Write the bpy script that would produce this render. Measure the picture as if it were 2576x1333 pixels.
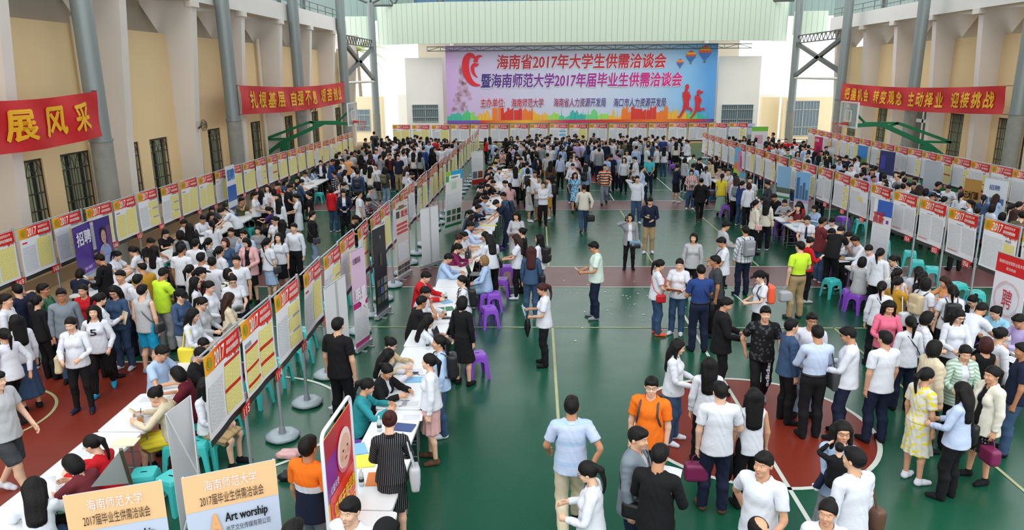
import bpy, math, random, hashlib
import numpy as np
from mathutils import Vector, Matrix
for _o in list(bpy.data.objects): bpy.data.objects.remove(_o)
SC = bpy.context.scene
COL = SC.collection
random.seed(7)
# ---------------------------------------------------------------- camera
EYE = np.array([0.0, 0.0, 5.28])
F_PX, YAW, PITCH, ROLL = 1853.48, -0.0345257, 0.253808, -0.00889877
_cy, _sy = math.cos(YAW), math.sin(YAW)
_fw = np.array([_sy*math.cos(PITCH), _cy*math.cos(PITCH), -math.sin(PITCH)])
_r0 = np.array([_cy, -_sy, 0.0]); _u0 = np.cross(_r0, _fw)
_rt = _r0*math.cos(ROLL)+_u0*math.sin(ROLL); _up = -_r0*math.sin(ROLL)+_u0*math.cos(ROLL)
cam = bpy.data.cameras.new('camera'); cam.sensor_width = 36.0; cam.lens = 36.0*F_PX/2576.0
cam.clip_start = 0.05; cam.clip_end = 600
camo = bpy.data.objects.new('camera', cam); COL.objects.link(camo)
_M = Matrix([[_rt[i], _up[i], -_fw[i], EYE[i]] for i in range(3)]+[[0, 0, 0, 1]])
camo.matrix_world = _M
SC.camera = camo
# ---------------------------------------------------------------- sky, light, exposure
SC.view_settings.view_transform = 'Standard'; SC.view_settings.look = 'None'
SC.view_settings.gamma = 1.0; SC.view_settings.use_curve_mapping = False
SC.view_settings.exposure = 0.10
wd = bpy.data.worlds.new('overcast_sky'); SC.world = wd; wd.use_nodes = True
_bg = wd.node_tree.nodes['Background']; _bg.inputs[0].default_value = (0.95, 0.98, 1.0, 1); _bg.inputs[1].default_value = 1.9
sun = bpy.data.lights.new('soft_daylight', 'SUN'); sun.energy = 0.55; sun.angle = math.radians(40); sun.color = (1.0, 0.98, 0.95)
suno = bpy.data.objects.new('soft_daylight', sun); COL.objects.link(suno)
suno.rotation_euler = (math.radians(38), math.radians(-8), math.radians(0))
SC.cycles.max_bounces = 5; SC.cycles.diffuse_bounces = 3; SC.cycles.glossy_bounces = 2; SC.cycles.transmission_bounces = 3
SC.cycles.transparent_max_bounces = 6
SC.cycles.caustics_reflective = False; SC.cycles.caustics_refractive = False
# ---------------------------------------------------------------- helpers
def lin(c):
    if isinstance(c, str):
        c = [int(c[i:i+2], 16)/255 for i in (0, 2, 4)]
    return tuple((x/12.92 if x <= 0.04045 else ((x+0.055)/1.055)**2.4) for x in c)
MATS = {}
def mat(name, col='cccccc', rough=0.6, metal=0.0, spec=0.5, noise=0.0, nscale=8.0, bump=0.0, bscale=60.0, emit=None, alpha=None):
    if name in MATS: return MATS[name]
    m = bpy.data.materials.new(name); m.use_nodes = True; nt = m.node_tree
    b = nt.nodes['Principled BSDF']; c = lin(col)
    b.inputs['Base Color'].default_value = (*c, 1); b.inputs['Roughness'].default_value = rough
    b.inputs['Metallic'].default_value = metal; b.inputs['Specular IOR Level'].default_value = spec
    if alpha is not None: b.inputs['Alpha'].default_value = alpha
    m.diffuse_color = (*c, 1)
    if noise > 0 or bump > 0:
        tc = nt.nodes.new('ShaderNodeTexCoord')
    if noise > 0:
        n = nt.nodes.new('ShaderNodeTexNoise'); n.inputs['Scale'].default_value = nscale; n.inputs['Detail'].default_value = 4
        nt.links.new(tc.outputs['Object'], n.inputs['Vector'])
        mx = nt.nodes.new('ShaderNodeMix'); mx.data_type = 'RGBA'
        mx.inputs[6].default_value = (*[max(0, x*(1-noise)) for x in c], 1); mx.inputs[7].default_value = (*[min(1, x*(1+noise)) for x in c], 1)
        nt.links.new(n.outputs['Fac'], mx.inputs[0]); nt.links.new(mx.outputs[2], b.inputs['Base Color'])
    if bump > 0:
        n2 = nt.nodes.new('ShaderNodeTexNoise'); n2.inputs['Scale'].default_value = bscale; n2.inputs['Detail'].default_value = 3
        nt.links.new(tc.outputs['Object'], n2.inputs['Vector'])
        bp = nt.nodes.new('ShaderNodeBump'); bp.inputs['Strength'].default_value = bump; bp.inputs['Distance'].default_value = 0.02
        nt.links.new(n2.outputs['Fac'], bp.inputs['Height']); nt.links.new(bp.outputs['Normal'], b.inputs['Normal'])
    MATS[name] = m
    return m
def tag(o, label=None, cat=None, group=None, kind=None):
    if label: o['label'] = label
    if cat: o['category'] = cat
    if group: o['group'] = group
    if kind: o['kind'] = kind
    return o
def empty(name, loc=(0, 0, 0), rz=0.0, label=None, cat=None, group=None):
    o = bpy.data.objects.new(name, None); COL.objects.link(o); o.empty_display_size = 0.1
    o.location = loc; o.rotation_euler = (0, 0, rz)
    return tag(o, label, cat, group)
def link(name, me, parent=None, loc=None, rot=None):
    o = bpy.data.objects.new(name, me); COL.objects.link(o)
    if parent is not None: o.parent = parent
    if loc is not None: o.location = loc
    if rot is not None: o.rotation_euler = rot
    return o
def kids(o): return [c for c in bpy.data.objects if c.parent == o]
class MB:
    def __init__(s): s.v = []; s.f = []; s.m = []; s.sm = []
    def add(s, vs, fs, mi=0, smooth=False):
        n = len(s.v); s.v += [tuple(map(float, p)) for p in vs]
        for f in fs: s.f.append(tuple(i+n for i in f)); s.m.append(mi); s.sm.append(smooth)
        return s
    def box(s, x0, y0, z0, x1, y1, z1, mi=0):
        return s.add([(x0, y0, z0), (x1, y0, z0), (x1, y1, z0), (x0, y1, z0), (x0, y0, z1), (x1, y0, z1), (x1, y1, z1), (x0, y1, z1)],
            [(0, 3, 2, 1), (4, 5, 6, 7), (0, 1, 5, 4), (1, 2, 6, 5), (2, 3, 7, 6), (3, 0, 4, 7)], mi)
    def quad(s, a, b, c, d, mi=0): return s.add([a, b, c, d], [(0, 1, 2, 3)], mi)
    def bar(s, p, q, w, h, mi=0, up=(0, 0, 1)):
        p = Vector(p); q = Vector(q); d = (q-p).normalized(); u = Vector(up)
        if abs(d.dot(u)) > 0.95: u = Vector((0, 1, 0))
        a = d.cross(u).normalized(); b = a.cross(d)
        vs = []
        for e in (p, q):
            for sx, sz in ((-1, -1), (1, -1), (1, 1), (-1, 1)): vs.append(e+a*(sx*w/2)+b*(sz*h/2))
        return s.add(vs, [(3, 2, 1, 0), (4, 5, 6, 7), (0, 1, 5, 4), (1, 2, 6, 5), (2, 3, 7, 6), (3, 0, 4, 7)], mi)
    def tube(s, pts, r, n=8, mi=0, cap=True):
        pts = [Vector(p) for p in pts]; R = r if hasattr(r, '__len__') else [r]*len(pts)
        d0 = (pts[1]-pts[0]).normalized(); u = Vector((0, 0, 1)) if abs(d0.z) < 0.9 else Vector((0, 1, 0))
        a = d0.cross(u).normalized(); vs = []; fs = []
        for i, p in enumerate(pts):
            d = (pts[min(i+1, len(pts)-1)]-pts[max(i-1, 0)]).normalized()
            a = (a-d*a.dot(d)).normalized(); b = d.cross(a)
            for k in range(n):
                t = 2*math.pi*k/n; vs.append(p+(a*math.cos(t)+b*math.sin(t))*R[i])
        for i in range(len(pts)-1):
            for k in range(n):
                fs.append((i*n+k, i*n+(k+1) % n, (i+1)*n+(k+1) % n, (i+1)*n+k))
        s.add(vs, fs, mi, True)
        if cap:
            m = len(pts)-1
            s.add(vs[:n], [tuple(range(n))[::-1]], mi); s.add(vs[m*n:], [tuple(range(n))], mi)
        return s
    def lathe(s, prof, n=16, mi=0, cx=0, cy=0, sx=1, sy=1, wob=0):
        vs = []; fs = []
        for j, (r, z) in enumerate(prof):
            for k in range(n):
                t = 2*math.pi*k/n; rr = r*(1+wob*math.sin(6*t+j))
                vs.append((cx+rr*math.cos(t)*sx, cy+rr*math.sin(t)*sy, z))
        for j in range(len(prof)-1):
            for k in range(n): fs.append((j*n+k, j*n+(k+1) % n, (j+1)*n+(k+1) % n, (j+1)*n+k))
        s.add(vs, fs, mi, True)
        s.add(vs[:n], [tuple(range(n))[::-1]], mi); s.add(vs[-n:], [tuple(range(n))], mi)
        return s
    def prism(s, poly, y0, y1, mi=0):     # polygon in (x, z), swept along y
        n = len(poly); vs = [(x, y0, z) for x, z in poly]+[(x, y1, z) for x, z in poly]
        fs = [tuple(range(n)), tuple(range(n, 2*n))[::-1]]+[(i, i+n, (i+1) % n+n, (i+1) % n) for i in range(n)]
        return s.add(vs, fs, mi)
    def slab(s, poly, z0, z1, mi=0):      # polygon in (x, y), swept along z
        n = len(poly); vs = [(x, y, z0) for x, y in poly]+[(x, y, z1) for x, y in poly]
        fs = [tuple(range(n))[::-1], tuple(range(n, 2*n))]+[(i, (i+1) % n, (i+1) % n+n, i+n) for i in range(n)]
        return s.add(vs, fs, mi)
    def mesh(s, name, mats):
        me = bpy.data.meshes.new(name); me.from_pydata(s.v, [], s.f)
        for m in (mats if isinstance(mats, (list, tuple)) else [mats]): me.materials.append(m)
        me.polygons.foreach_set('material_index', s.m); me.polygons.foreach_set('use_smooth', s.sm); me.update()
        return me
    def build(s, name, mats, parent=None, loc=None, rot=None):
        return link(name, s.mesh(name, mats), parent, loc, rot)
def struct(o, label=None): return tag(o, label, kind='structure')
def copy_tree(o, parent=None):
    c = o.copy(); COL.objects.link(c)
    if parent is not None: c.parent = parent
    for ch in o.children: copy_tree(ch, c)
    return c
_TX = {}
def text_arrays(body, bold=0.0, res=2, shear=0.0, font=None):
    k = (body, bold, res, shear)
    if k in _TX: return _TX[k]
    cu = bpy.data.curves.new('t', 'FONT'); cu.body = body; cu.resolution_u = res; cu.offset = bold; cu.shear = shear; cu.fill_mode = 'FRONT'
    cu.size = 1.0
    ob = bpy.data.objects.new('t', cu); COL.objects.link(ob)
    dg = bpy.context.evaluated_depsgraph_get(); me = ob.evaluated_get(dg).to_mesh()
    v = np.array([p.co[:2] for p in me.vertices]) if len(me.vertices) else np.zeros((0, 2)); f = [tuple(p.vertices) for p in me.polygons]
    ob.evaluated_get(dg).to_mesh_clear(); bpy.data.objects.remove(ob); bpy.data.curves.remove(cu)
    _TX[k] = (v, f)
    return v, f
def fit_text(body, x0, z0, w, h, bold=0.0, **kw):
    """flat lettering filling the box (x0, z0, w, h); returns verts (x, z) and faces; bold strokes come from shifted layers"""
    v, f = text_arrays(body, **kw)
    lo = v.min(0); hi = v.max(0); s = np.array([w, h])/np.maximum(hi-lo, 1e-6); o = (v-lo)*s+np.array([x0, z0])
    if bold <= 0: return o, f
    bx_, bz_ = bold*h, bold*h; n = len(o); vs = []; fs = []
    for k, (a, b) in enumerate(((-1, 0), (1, 0), (0, -1), (0, 1))):
        vs.append(o+np.array([a*bx_, b*bz_])); fs += [tuple(i+k*n for i in q) for q in f]
    return np.vstack(vs), fs
# ---------------------------------------------------------------- places in the hall from the survey of the photo
def _ray(x, y): return _fw+(x-1288.0)/F_PX*_rt-(y-666.5)/F_PX*_up
def at_z(x, y, z=0.0):
    d = _ray(x, y); return EYE+d*((z-EYE[2])/d[2])
def at_y(x, y, Y):
    d = _ray(x, y); return EYE+d*(Y/d[1])
def at_x(x, y, X):
    d = _ray(x, y); return EYE+d*(X/d[0])
def to_px(p):
    v = np.array(p)-EYE; d = v@_fw
    return 1288+F_PX*(v@_rt)/d, 666.5-F_PX*(v@_up)/d
HC = 3.3                                                    # centre line of the hall
# ---------------------------------------------------------------- floor
def floor_mat(name, c1, c2, rough=0.34, cracks=False):
    m = bpy.data.materials.new(name); m.use_nodes = True; nt = m.node_tree; b = nt.nodes['Principled BSDF']
    tc = nt.nodes.new('ShaderNodeTexCoord')
    n = nt.nodes.new('ShaderNodeTexNoise'); n.inputs['Scale'].default_value = 0.6; n.inputs['Detail'].default_value = 8; n.inputs['Roughness'].default_value = 0.65
    nt.links.new(tc.outputs['Object'], n.inputs['Vector'])
    mx = nt.nodes.new('ShaderNodeMix'); mx.data_type = 'RGBA'; mx.inputs[6].default_value = (*lin(c1), 1); mx.inputs[7].default_value = (*lin(c2), 1)
    nt.links.new(n.outputs['Fac'], mx.inputs[0]); nt.links.new(mx.outputs[2], b.inputs['Base Color'])
    n2 = nt.nodes.new('ShaderNodeTexNoise'); n2.inputs['Scale'].default_value = 1.7; n2.inputs['Detail'].default_value = 5
    nt.links.new(tc.outputs['Object'], n2.inputs['Vector'])
    mr = nt.nodes.new('ShaderNodeMapRange'); mr.inputs[3].default_value = rough-0.04; mr.inputs[4].default_value = rough+0.05
    nt.links.new(n2.outputs['Fac'], mr.inputs[0]); nt.links.new(mr.outputs[0], b.inputs['Roughness'])
    b.inputs['Specular IOR Level'].default_value = 0.5
    return m
M_green = floor_mat('green_court_paint', '154b36', '1a543e', 0.27)
M_redc = floor_mat('red_court_paint', '6a1f12', '87301d', 0.42)
M_strip = floor_mat('brown_strip_paint', '5c3530', '75494a', 0.4)
M_tan = floor_mat('tan_concrete', '8d7555', 'ab9270', 0.8)
M_line = mat('court_line_white', 'c9cfc6', 0.5, noise=0.12, nscale=5)
M_liney = mat('court_line_yellow', 'a9ad80', 0.5, noise=0.15, nscale=5)
fl = MB(); fl.quad((-13.6, -6, 0), (23, -6, 0), (23, 58, 0), (-13.6, 58, 0))
struct(fl.build('floor', M_green))
def ring(cx, cy, r0, r1, a0=0, a1=360, n=72, z=0.0):
    vs = []; fs = []
    for i in range(n+1):
        t = math.radians(a0+(a1-a0)*i/n)
        for r in (r0, r1): vs.append((cx+r*math.cos(t), cy+r*math.sin(t), z))
    for i in range(n): fs.append((2*i, 2*i+1, 2*i+3, 2*i+2))
    return vs, fs
z1, z2 = 0.003, 0.006
mk = MB()
mk.quad((-10.7, 8.05, z1), (-4.85, 8.05, z1), (-4.85, 12.95, z1), (-10.7, 12.95, z1), 0)
mk.quad((11.45, 8.05, z1), (17.3, 8.05, z1), (17.3, 12.95, z1), (11.45, 12.95, z1), 0)
v, f = ring(HC, 10.49, 0.0, 1.78, z=z1); mk.add(v, f, 0)
v, f = ring(HC, 38.4, 0.0, 1.78, z=z1); mk.add(v, f, 0)
mk.quad((-10.7, 35.9, z1), (-4.85, 35.9, z1), (-4.85, 40.9, z1), (-10.7, 40.9, z1), 0)
mk.quad((-11.3, 18.12, z1), (18.6, 18.12, z1), (18.6, 20.12, z1), (-11.3, 20.12, z1), 1)
mk.quad((-11.3, 29.1, z1), (18.6, 29.1, z1), (18.6, 31.2, z1), (-11.3, 31.2, z1), 1)
struct(mk.build('floor_zone_markings', [M_redc, M_strip]))
ml = MB()
def fline(x0, y0, x1, y1, w=0.06, mi=0):
    d = Vector((x1-x0, y1-y0)).normalized(); n = Vector((-d.y, d.x))*w/2
    ml.quad((x0-n.x, y0-n.y, z2), (x1-n.x, y1-n.y, z2), (x1+n.x, y1+n.y, z2), (x0+n.x, y0+n.y, z2), mi)
for (cx, cy) in ((HC, 10.49), (HC, 38.4)):
    v, f = ring(cx, cy, 1.76, 1.83, z=z2); ml.add(v, f, 0)
v, f = ring(-4.85, 10.5, 1.76, 1.82, -90, 90, z=z2); ml.add(v, f, 0)
v, f = ring(-9.1, 10.5, 1.2, 1.25, -90, 90, z=z2); ml.add(v, f, 1)
v, f = ring(11.45, 10.5, 1.76, 1.82, 90, 270, z=z2); ml.add(v, f, 0)
fline(HC, 3, HC, 18.1); fline(3.32, 20.15, 3.32, 28.9, .05, 1); fline(HC, 31.2, HC, 45.5, .05, 0)
fline(6.22, 20.15, 6.22, 29.0, .05, 1); fline(6.22, 31.2, 6.22, 45, .05, 0); fline(6.3, 8.5, 6.3, 15.05, .05, 1)
fline(0.34, 6.0, 0.34, 15.0, .05, 1); fline(0.34, 20.15, 0.34, 28.9, .05, 1)
for y, mi in ((18.09, 0), (20.15, 0), (15.0, 1), (29.07, 0), (31.23, 0), (34.1, 0), (45.4, 0), (3.0, 0)): fline(-10.7, y, 17.3, y, .05, mi)
for y in (8.05, 12.95): fline(-10.7, y, -4.85, y); fline(11.45, y, 17.3, y)
fline(-4.85, 8.05, -4.85, 12.95); fline(11.45, 8.05, 11.45, 12.95)
for k in range(5): fline(8.0, 13.9+k*.75, 8.0, 14.2+k*.75, .05, 0)
struct(ml.build('floor_court_lines', [M_line, M_liney]))
M_litter = mat('paper_scrap', 'e6e8e4', 0.6)
sc = MB()
for i in range(70):
    x = random.gauss(2.5, 0.9); y = random.gauss(16.7, 1.0); s = random.uniform(.01, .03); a = random.random()*3
    if 17.9 < y < 18.3: y += .6
    c, d = math.cos(a)*s, math.sin(a)*s
    sc.quad((x-c, y-d, .0075), (x+d, y-c, .0075), (x+c, y+d, .0085), (x-d, y+c, .0075))
tag(sc.build('paper_bits', M_litter), 'tiny white paper scraps scattered on the green court', 'litter', kind='stuff')
# tan apron and steps along both long walls
ap = MB(); ap.quad((-13.6, -6, .004), (-11.35, -6, .004), (-11.35, 56, .004), (-13.6, 56, .004)); ap.quad((18.6, -6, .004), (23, -6, .004), (23, 56, .004), (18.6, 56, .004))
struct(ap.build('floor_apron', M_tan))
st = MB(); st.box(-13.6, -6, 0, -12.62, 56, .38); struct(st.build('trim_1', M_tan))
st = MB(); st.box(20.0, -6, 0, 22.0, 56, .38); struct(st.build('trim_2', M_tan))
# ---------------------------------------------------------------- side walls with windows, fins and gallery
M_beige = mat('beige_plaster', 'efd3a2', 0.85, noise=0.10, nscale=0.5, bump=0.05, bscale=20)
M_fin = mat('pale_concrete', 'e2dad2', 0.85, noise=0.08, nscale=0.7, bump=0.08, bscale=12)
M_white = mat('white_plaster', 'f0ebe4', 0.8, noise=0.06, nscale=0.6)
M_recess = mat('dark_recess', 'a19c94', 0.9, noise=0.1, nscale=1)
M_bar = mat('rusty_grille', '4a4038', 0.6, 0.3)
M_pane = mat('curtained_glass', '4d5a4c', 0.15, spec=0.6)
M_pane2 = mat('dark_glass', '2c3532', 0.12, spec=0.6)
M_curt = mat('green_curtain', 'b5c09c', 0.8)
M_alum = mat('aluminium_frame', 'a8aaa8', 0.4, 0.6)
M_wdoor = mat('white_door_frame', 'e4e4e2', 0.4)
def wall_holes(X0, X1, Y0, Y1, Z0, Z1, holes):
    m = MB(); y = Y0
    for (a, b, c, d) in sorted(holes):
        m.box(X0, y, Z0, X1, a, Z1); m.box(X0, a, Z0, X1, b, c); m.box(X0, a, d, X1, b, Z1); y = b
    m.box(X0, y, Z0, X1, Y1, Z1)
    return m
WZ0, WZ1 = 0.85, 3.17
finsL = [12.6, 17.7, 22.9, 27.7, 32.3, 37.1, 42.0, 46.9, 52.6]
holesL = []
for a, b in zip(finsL[:-1], finsL[1:]):
    s = (b-a)
    holesL += [(a+s*.14, a+s*.40, WZ0, WZ1), (a+s*.55, a+s*.82, WZ0, WZ1)]
doorL = (33.0, 34.2, 0.4, 3.1)
holesL = [h for h in holesL if not (32.3 < h[0] < 34.0)]+[doorL]
struct(wall_holes(-13.85, -13.5, 2, 54.5, 0, 6.8, holesL).build('wall_left', M_beige))
finsR = [18.8, 22.9, 27.1, 31.2, 35.3, 39.3, 43.4, 47.4, 51.8]
holesR = []
for a, b in zip(finsR[:-1], finsR[1:]):
    s = b-a; holesR += [(a+s*.13, a+s*.40, WZ0, WZ1), (a+s*.55, a+s*.86, WZ0, WZ1)]
doorR = (40.4, 42.6, 0.4, 3.5)
holesR = [h for h in holesR if not (39.3 < h[0] < 43.3)]+[doorR]
struct(wall_holes(20.95, 21.3, 8, 54.0, 0, 6.8, holesR).build('wall_right', M_beige))
_wn = [0]
def window(X, side, y0, y1, z0, z1, arch):
    _wn[0] += 1; n = _wn[0]
    root = struct(empty('window_%d' % n, (X-side*.12, (y0+y1)/2, z0)))
    w = y1-y0; h = z1-z0; xo = -side*.12
    p = MB(); p.box(xo-.01, -w/2, 0, xo+.01, w/2, h, 0); struct(p.build('pane', M_pane2, root))
    c = MB(); k = int(w/.09)
    for i in range(k):                                       # curtain hung in vertical folds behind the bars
        if i % 7 in (5, 6) and arch: continue
        y = -w/2+w*(i+.5)/k; c.tube([(xo+side*.035, y, .02), (xo+side*.035, y, h-.02)], .034, 6)
    struct(c.build('curtain', M_curt, root))
    fr = MB()
    for (a, b2, c2, d) in ((-w/2, -w/2+.05, 0, h), (w/2-.05, w/2, 0, h), (-w/2, w/2, 0, .05), (-w/2, w/2, h-.05, h), (-.03, .03, 0, h)):
        fr.box(xo+side*.07, a, c2, xo+side*.10, b2, d)
    struct(fr.build('frame', M_alum, root))
    g = MB(); gx = side*.06
    for i in range(1, int(w/.13)): g.tube([(gx, -w/2+i*.13, 0), (gx, -w/2+i*.13, h*.80 if arch else h)], .011, 5)
    for t in (.02, .2, .4, .6, .8, .98): g.bar((gx, -w/2, h*t), (gx, w/2, h*t), .03, .03)
    for s in (-w/2, w/2): g.bar((gx, s, 0), (gx, s, h), .03, .03)
    if arch:
        for cy in (-w/4, w/4):
            for r in (w/4-.02,):
                g.tube([(gx, cy+r*math.cos(t), h*.80+min(h*.18, r*math.sin(t)*1.3)) for t in [math.pi*k/10 for k in range(11)]], .012, 5)
            for t in (.8, 1.57, 2.34): g.tube([(gx, cy, h*.8), (gx, cy+.8*(w/4)*math.cos(t), h*.8+.8*(w/4)*1.2*math.sin(t))], .01, 5)
    struct(g.build('grille', M_bar, root))
def door(X, side, y0, y1, z0, z1, n):
    root = struct(empty('door_%d' % n, (X-side*.1, (y0+y1)/2, z0))); w = y1-y0; h = z1-z0
    p = MB(); p.box(-.015, -w/2, 0, .015, w/2, h); struct(p.build('pane', M_pane, root))
    f = MB()
    for a, b in ((-w/2, -w/2+.1), (w/2-.1, w/2), (-.08, .08)): f.box(-.05, a, 0, .06, b, h)
    for a, b in ((0, .18), (h*.68, h*.74), (h-.1, h)): f.box(-.05, -w/2, a, .06, w/2, b)
    struct(f.build('frame', M_wdoor, root))
    hd = MB(); hd.tube([(side*.1, .12, .95), (side*.1, .12, 1.25)], .018, 6); struct(hd.build('handle', M_alum, root))
for i, h in enumerate(sorted(holesL)):
    if h == doorL: door(-13.5, 1, *h, 1)
    else: window(-13.5, 1, *h, arch=True)
for i, h in enumerate(sorted(holesR)):
    if h == doorR: door(20.95, -1, *h, 2)
    else: window(20.95, -1, *h, arch=False)
for Y in finsL:
    m = MB(); m.prism([(-13.5, 0), (-12.88, 0), (-12.78, 3.5), (-12.4, 7.95), (-14.4, 7.95), (-13.5, 6.4)], Y-.05, Y+.33, 0)
    m.box(-12.62, Y-.12, 7.72, -12.34, Y+.4, 7.95)
    struct(m.build('wall_fin', M_fin))
for Y in finsR:
    m = MB(); m.prism([(20.95, 0), (20.28, 0), (20.2, 3.5), (19.9, 7.95), (22.0, 7.95), (20.95, 6.4)][::-1], Y-.05, Y+.33, 0)
    m.box(19.65, Y-.12, 7.70, 19.95, Y+.4, 7.95)
    struct(m.build('wall_fin', M_fin))
M_rail = mat('grey_steel_rail', '6f7877', 0.5, 0.4)
def corr_mat(name, c1, c2, scale, axis):
    m = bpy.data.materials.new(name); m.use_nodes = True; nt = m.node_tree; b = nt.nodes['Principled BSDF']
    tc = nt.nodes.new('ShaderNodeTexCoord'); sp = nt.nodes.new('ShaderNodeSeparateXYZ'); nt.links.new(tc.outputs['Object'], sp.inputs[0])
    mu = nt.nodes.new('ShaderNodeMath'); mu.operation = 'MULTIPLY'; mu.inputs[1].default_value = scale; nt.links.new(sp.outputs[axis], mu.inputs[0])
    fr = nt.nodes.new('ShaderNodeMath'); fr.operation = 'FRACT'; nt.links.new(mu.outputs[0], fr.inputs[0])
    rp = nt.nodes.new('ShaderNodeValToRGB'); rp.color_ramp.interpolation = 'LINEAR'
    e = rp.color_ramp.elements; e[0].position = 0.0; e[0].color = (*lin(c2), 1); e[1].position = 0.16; e[1].color = (*lin(c1), 1)
    nt.links.new(fr.outputs[0], rp.inputs[0]); nt.links.new(rp.outputs[0], b.inputs['Base Color']); b.inputs['Roughness'].default_value = 0.5
    return m
M_teal = corr_mat('teal_cladding', '9fb0ac', '6f817d', 2.2, 'Y')
M_fascia = corr_mat('pale_green_cladding', 'c3d2bf', '8b9c8a', 2.4, 'X')
M_gable = corr_mat('blue_roof_sheet', '4d7391', '3e6483', 1.6, 'X')
M_white2 = mat('painted_concrete', 'e4e1dc', 0.8, noise=0.05, nscale=0.8)
def gallery(s, Y0, Y1, xf, xb):
    # s = -1 left, 1 right; xf front face, xb back
    lo, hi = min(xf, xb), max(xf, xb); nm = 'left' if s < 0 else 'right'
    m = MB(); m.box(lo, Y0, 7.95, hi, Y1, 8.12); m.box(min(xf-s*.02, xf+s*.25), Y0-.02, 7.93, max(xf-s*.02, xf+s*.25), Y1+.02, 8.72); struct(m.build('ceiling_gallery_'+nm, M_white2))
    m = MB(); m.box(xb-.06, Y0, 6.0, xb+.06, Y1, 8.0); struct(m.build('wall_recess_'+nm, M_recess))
    r = MB()
    for z in (8.95, 9.25): r.tube([(xf+s*.15, Y0, z), (xf+s*.15, Y1, z)], .025, 6)
    y = Y0
    while y < Y1: r.tube([(xf+s*.15, y, 8.7), (xf+s*.15, y, 9.25)], .022, 6); y += 1.6
    struct(r.build('gallery_rail', M_rail), 'grey railing along the gallery')
    m = MB(); xw = xf+s*1.7
    m.box(xw-.04, Y0, 8.1, xw+.04, Y1+4, 10.6); struct(m.build('wall_cladding_'+nm, M_teal))
    m = MB(); y = Y0
    while y < Y1: m.box(xw-s*.16-.05, y-.09, 8.1, xw-s*.16+.05, y+.09, 12.5); y += 4.5
    m.box(xw-.08, Y0, 12.3, xw+.08, Y1, 12.5); struct(m.build('wall_posts_'+nm, M_rail))
gallery(-1, 6, 50.2, -12.45, -14.4)
gallery(1, 8, 52.5, 19.7, 22.3)
# ---------------------------------------------------------------- steel columns, bracing, lattice beams
M_col = mat('grey_green_steel', '868f8e', 0.42, 0.25, noise=0.08, nscale=1.2)
M_colb = mat('patched_concrete', '8e8e86', 0.8, noise=0.3, nscale=3.5, bump=0.15, bscale=14)
M_brace = mat('dark_steel', '5c615e', 0.5, 0.4)
CL = [(-12.15, y) for y in (11.5, 20.4, 29.7, 38.4, 47.7, 56.6)]; CR = [(18.85, y) for y in (12.0, 21.2, 30.1, 38.5, 47.6, 56.4)]
for i, (x, y) in enumerate(CL+CR):
    c = empty('column', (x, y, 0)); struct(c, 'tall round grey steel roof column')
    m = MB(); m.lathe([(.27, 3.6), (.27, 13.5)] if y < 50 else [(.27, 2.4), (.27, 10.4)], 24); struct(m.build('shaft', M_col, c))
    m = MB(); m.lathe([(.285, 0), (.285, 3.6 if y < 50 else 2.4)], 24); struct(m.build('concrete_jacket', M_colb, c))
    m = MB(); m.box(-.02, -.3, 9.5, .02, .3, 10.3); m.lathe([(.31, 3.55), (.31, 3.62)], 24) if y < 50 else None; struct(m.build('gusset', M_col, c))
def brace(X, ya, yb, s):
    b = empty('cross_brace', (X, ya, 0)); struct(b)
    m = MB(); d = yb-ya
    m.bar((0, .2, 7.35), (0, d-.2, 4.95), .2, .26); m.bar((0, .2, 5.2), (0, d-.2, 7.2), .2, .26); struct(m.build('diagonals', M_brace, b))
    m = MB(); m.tube([(0, .2, 4.82), (0, d-.2, 4.82)], .09, 10); struct(m.build('strut', M_fin, b))
    m = MB(); n = 12
    for z in (7.25, 7.75): m.tube([(0, 0, z), (0, d, z)], .045, 6)
    for k in range(n): m.tube([(0, d*k/n, 7.25), (0, d*(k+.5)/n, 7.75), (0, d*(k+1)/n, 7.25)], .03, 5)
    struct(m.build('lattice', M_brace, b))
brace(-12.15, 47.7, 56.6, -1); brace(18.85, 47.6, 56.4, 1)
# ---------------------------------------------------------------- end of the hall: fascia, gable, roof steel
fa = MB(); N = 60; vs = []; fs = []
for i in range(N+1):
    t = i/N; x = -12.15+31.0*t; q = abs(x-HC)/15.5; y = 56.1+(2.6*max(0, (q-.62)/.38)**2)
    vs += [(x, y, 7.48), (x, y, 10.36), (x, y+.12, 10.36), (x, y+.12, 7.48)]
for i in range(N):
    a = 4*i; b = a+4
    fs += [(a, b, b+1, a+1), (a+1, b+1, b+2, a+2), (a+3, a+2, b+2, b+3), (a, a+3, b+3, b)]
fa.add(vs, fs, 0, False); struct(fa.build('trim_3', M_fascia))
for x0, x1, y in ((-14.8, -12.4, 58.4), (19.1, 21.6, 58.2)):
    m = MB(); m.box(x0, y, 7.9, x1, y+.1, 9.6); struct(m.build('trim_fascia_end', M_fascia))
m = MB(); m.box(-9.6, 60.5, 8.9, 16.6, 60.7, 11.7); struct(m.build('wall_gable', M_gable))
m = MB(); m.box(-16, 60.2, 9.4, -9.6, 60.4, 12.2); m.box(16.6, 60.2, 9.4, 23, 60.4, 12.2); struct(m.build('wall_gable_sides', corr_mat('grey_green_sheet', '7e938d', '64776f', 2.0, 'X')))
m = MB(); m.box(-6.5, 12, 14.0, 13.1, 41, 14.2); struct(m.build('ceiling_unseen_band', M_gable))  # unseen partial roof added to darken near floor reflections; sides left open for light
tr = MB()
for y in (57.6,):
    for k in range(9):
        x = -10.6+k*3.45
        tr.tube([(x, y, 10.3), (x-1.5, y, 12.6)], .07, 6); tr.tube([(x, y, 10.3), (x+1.5, y, 12.6)], .07, 6)
    tr.tube([(-12.1, y, 10.3), (18.8, y, 10.3)], .09, 8)
    tr.tube([(-12.1, y, 12.6), (18.8, y, 12.6)], .09, 8)
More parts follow.
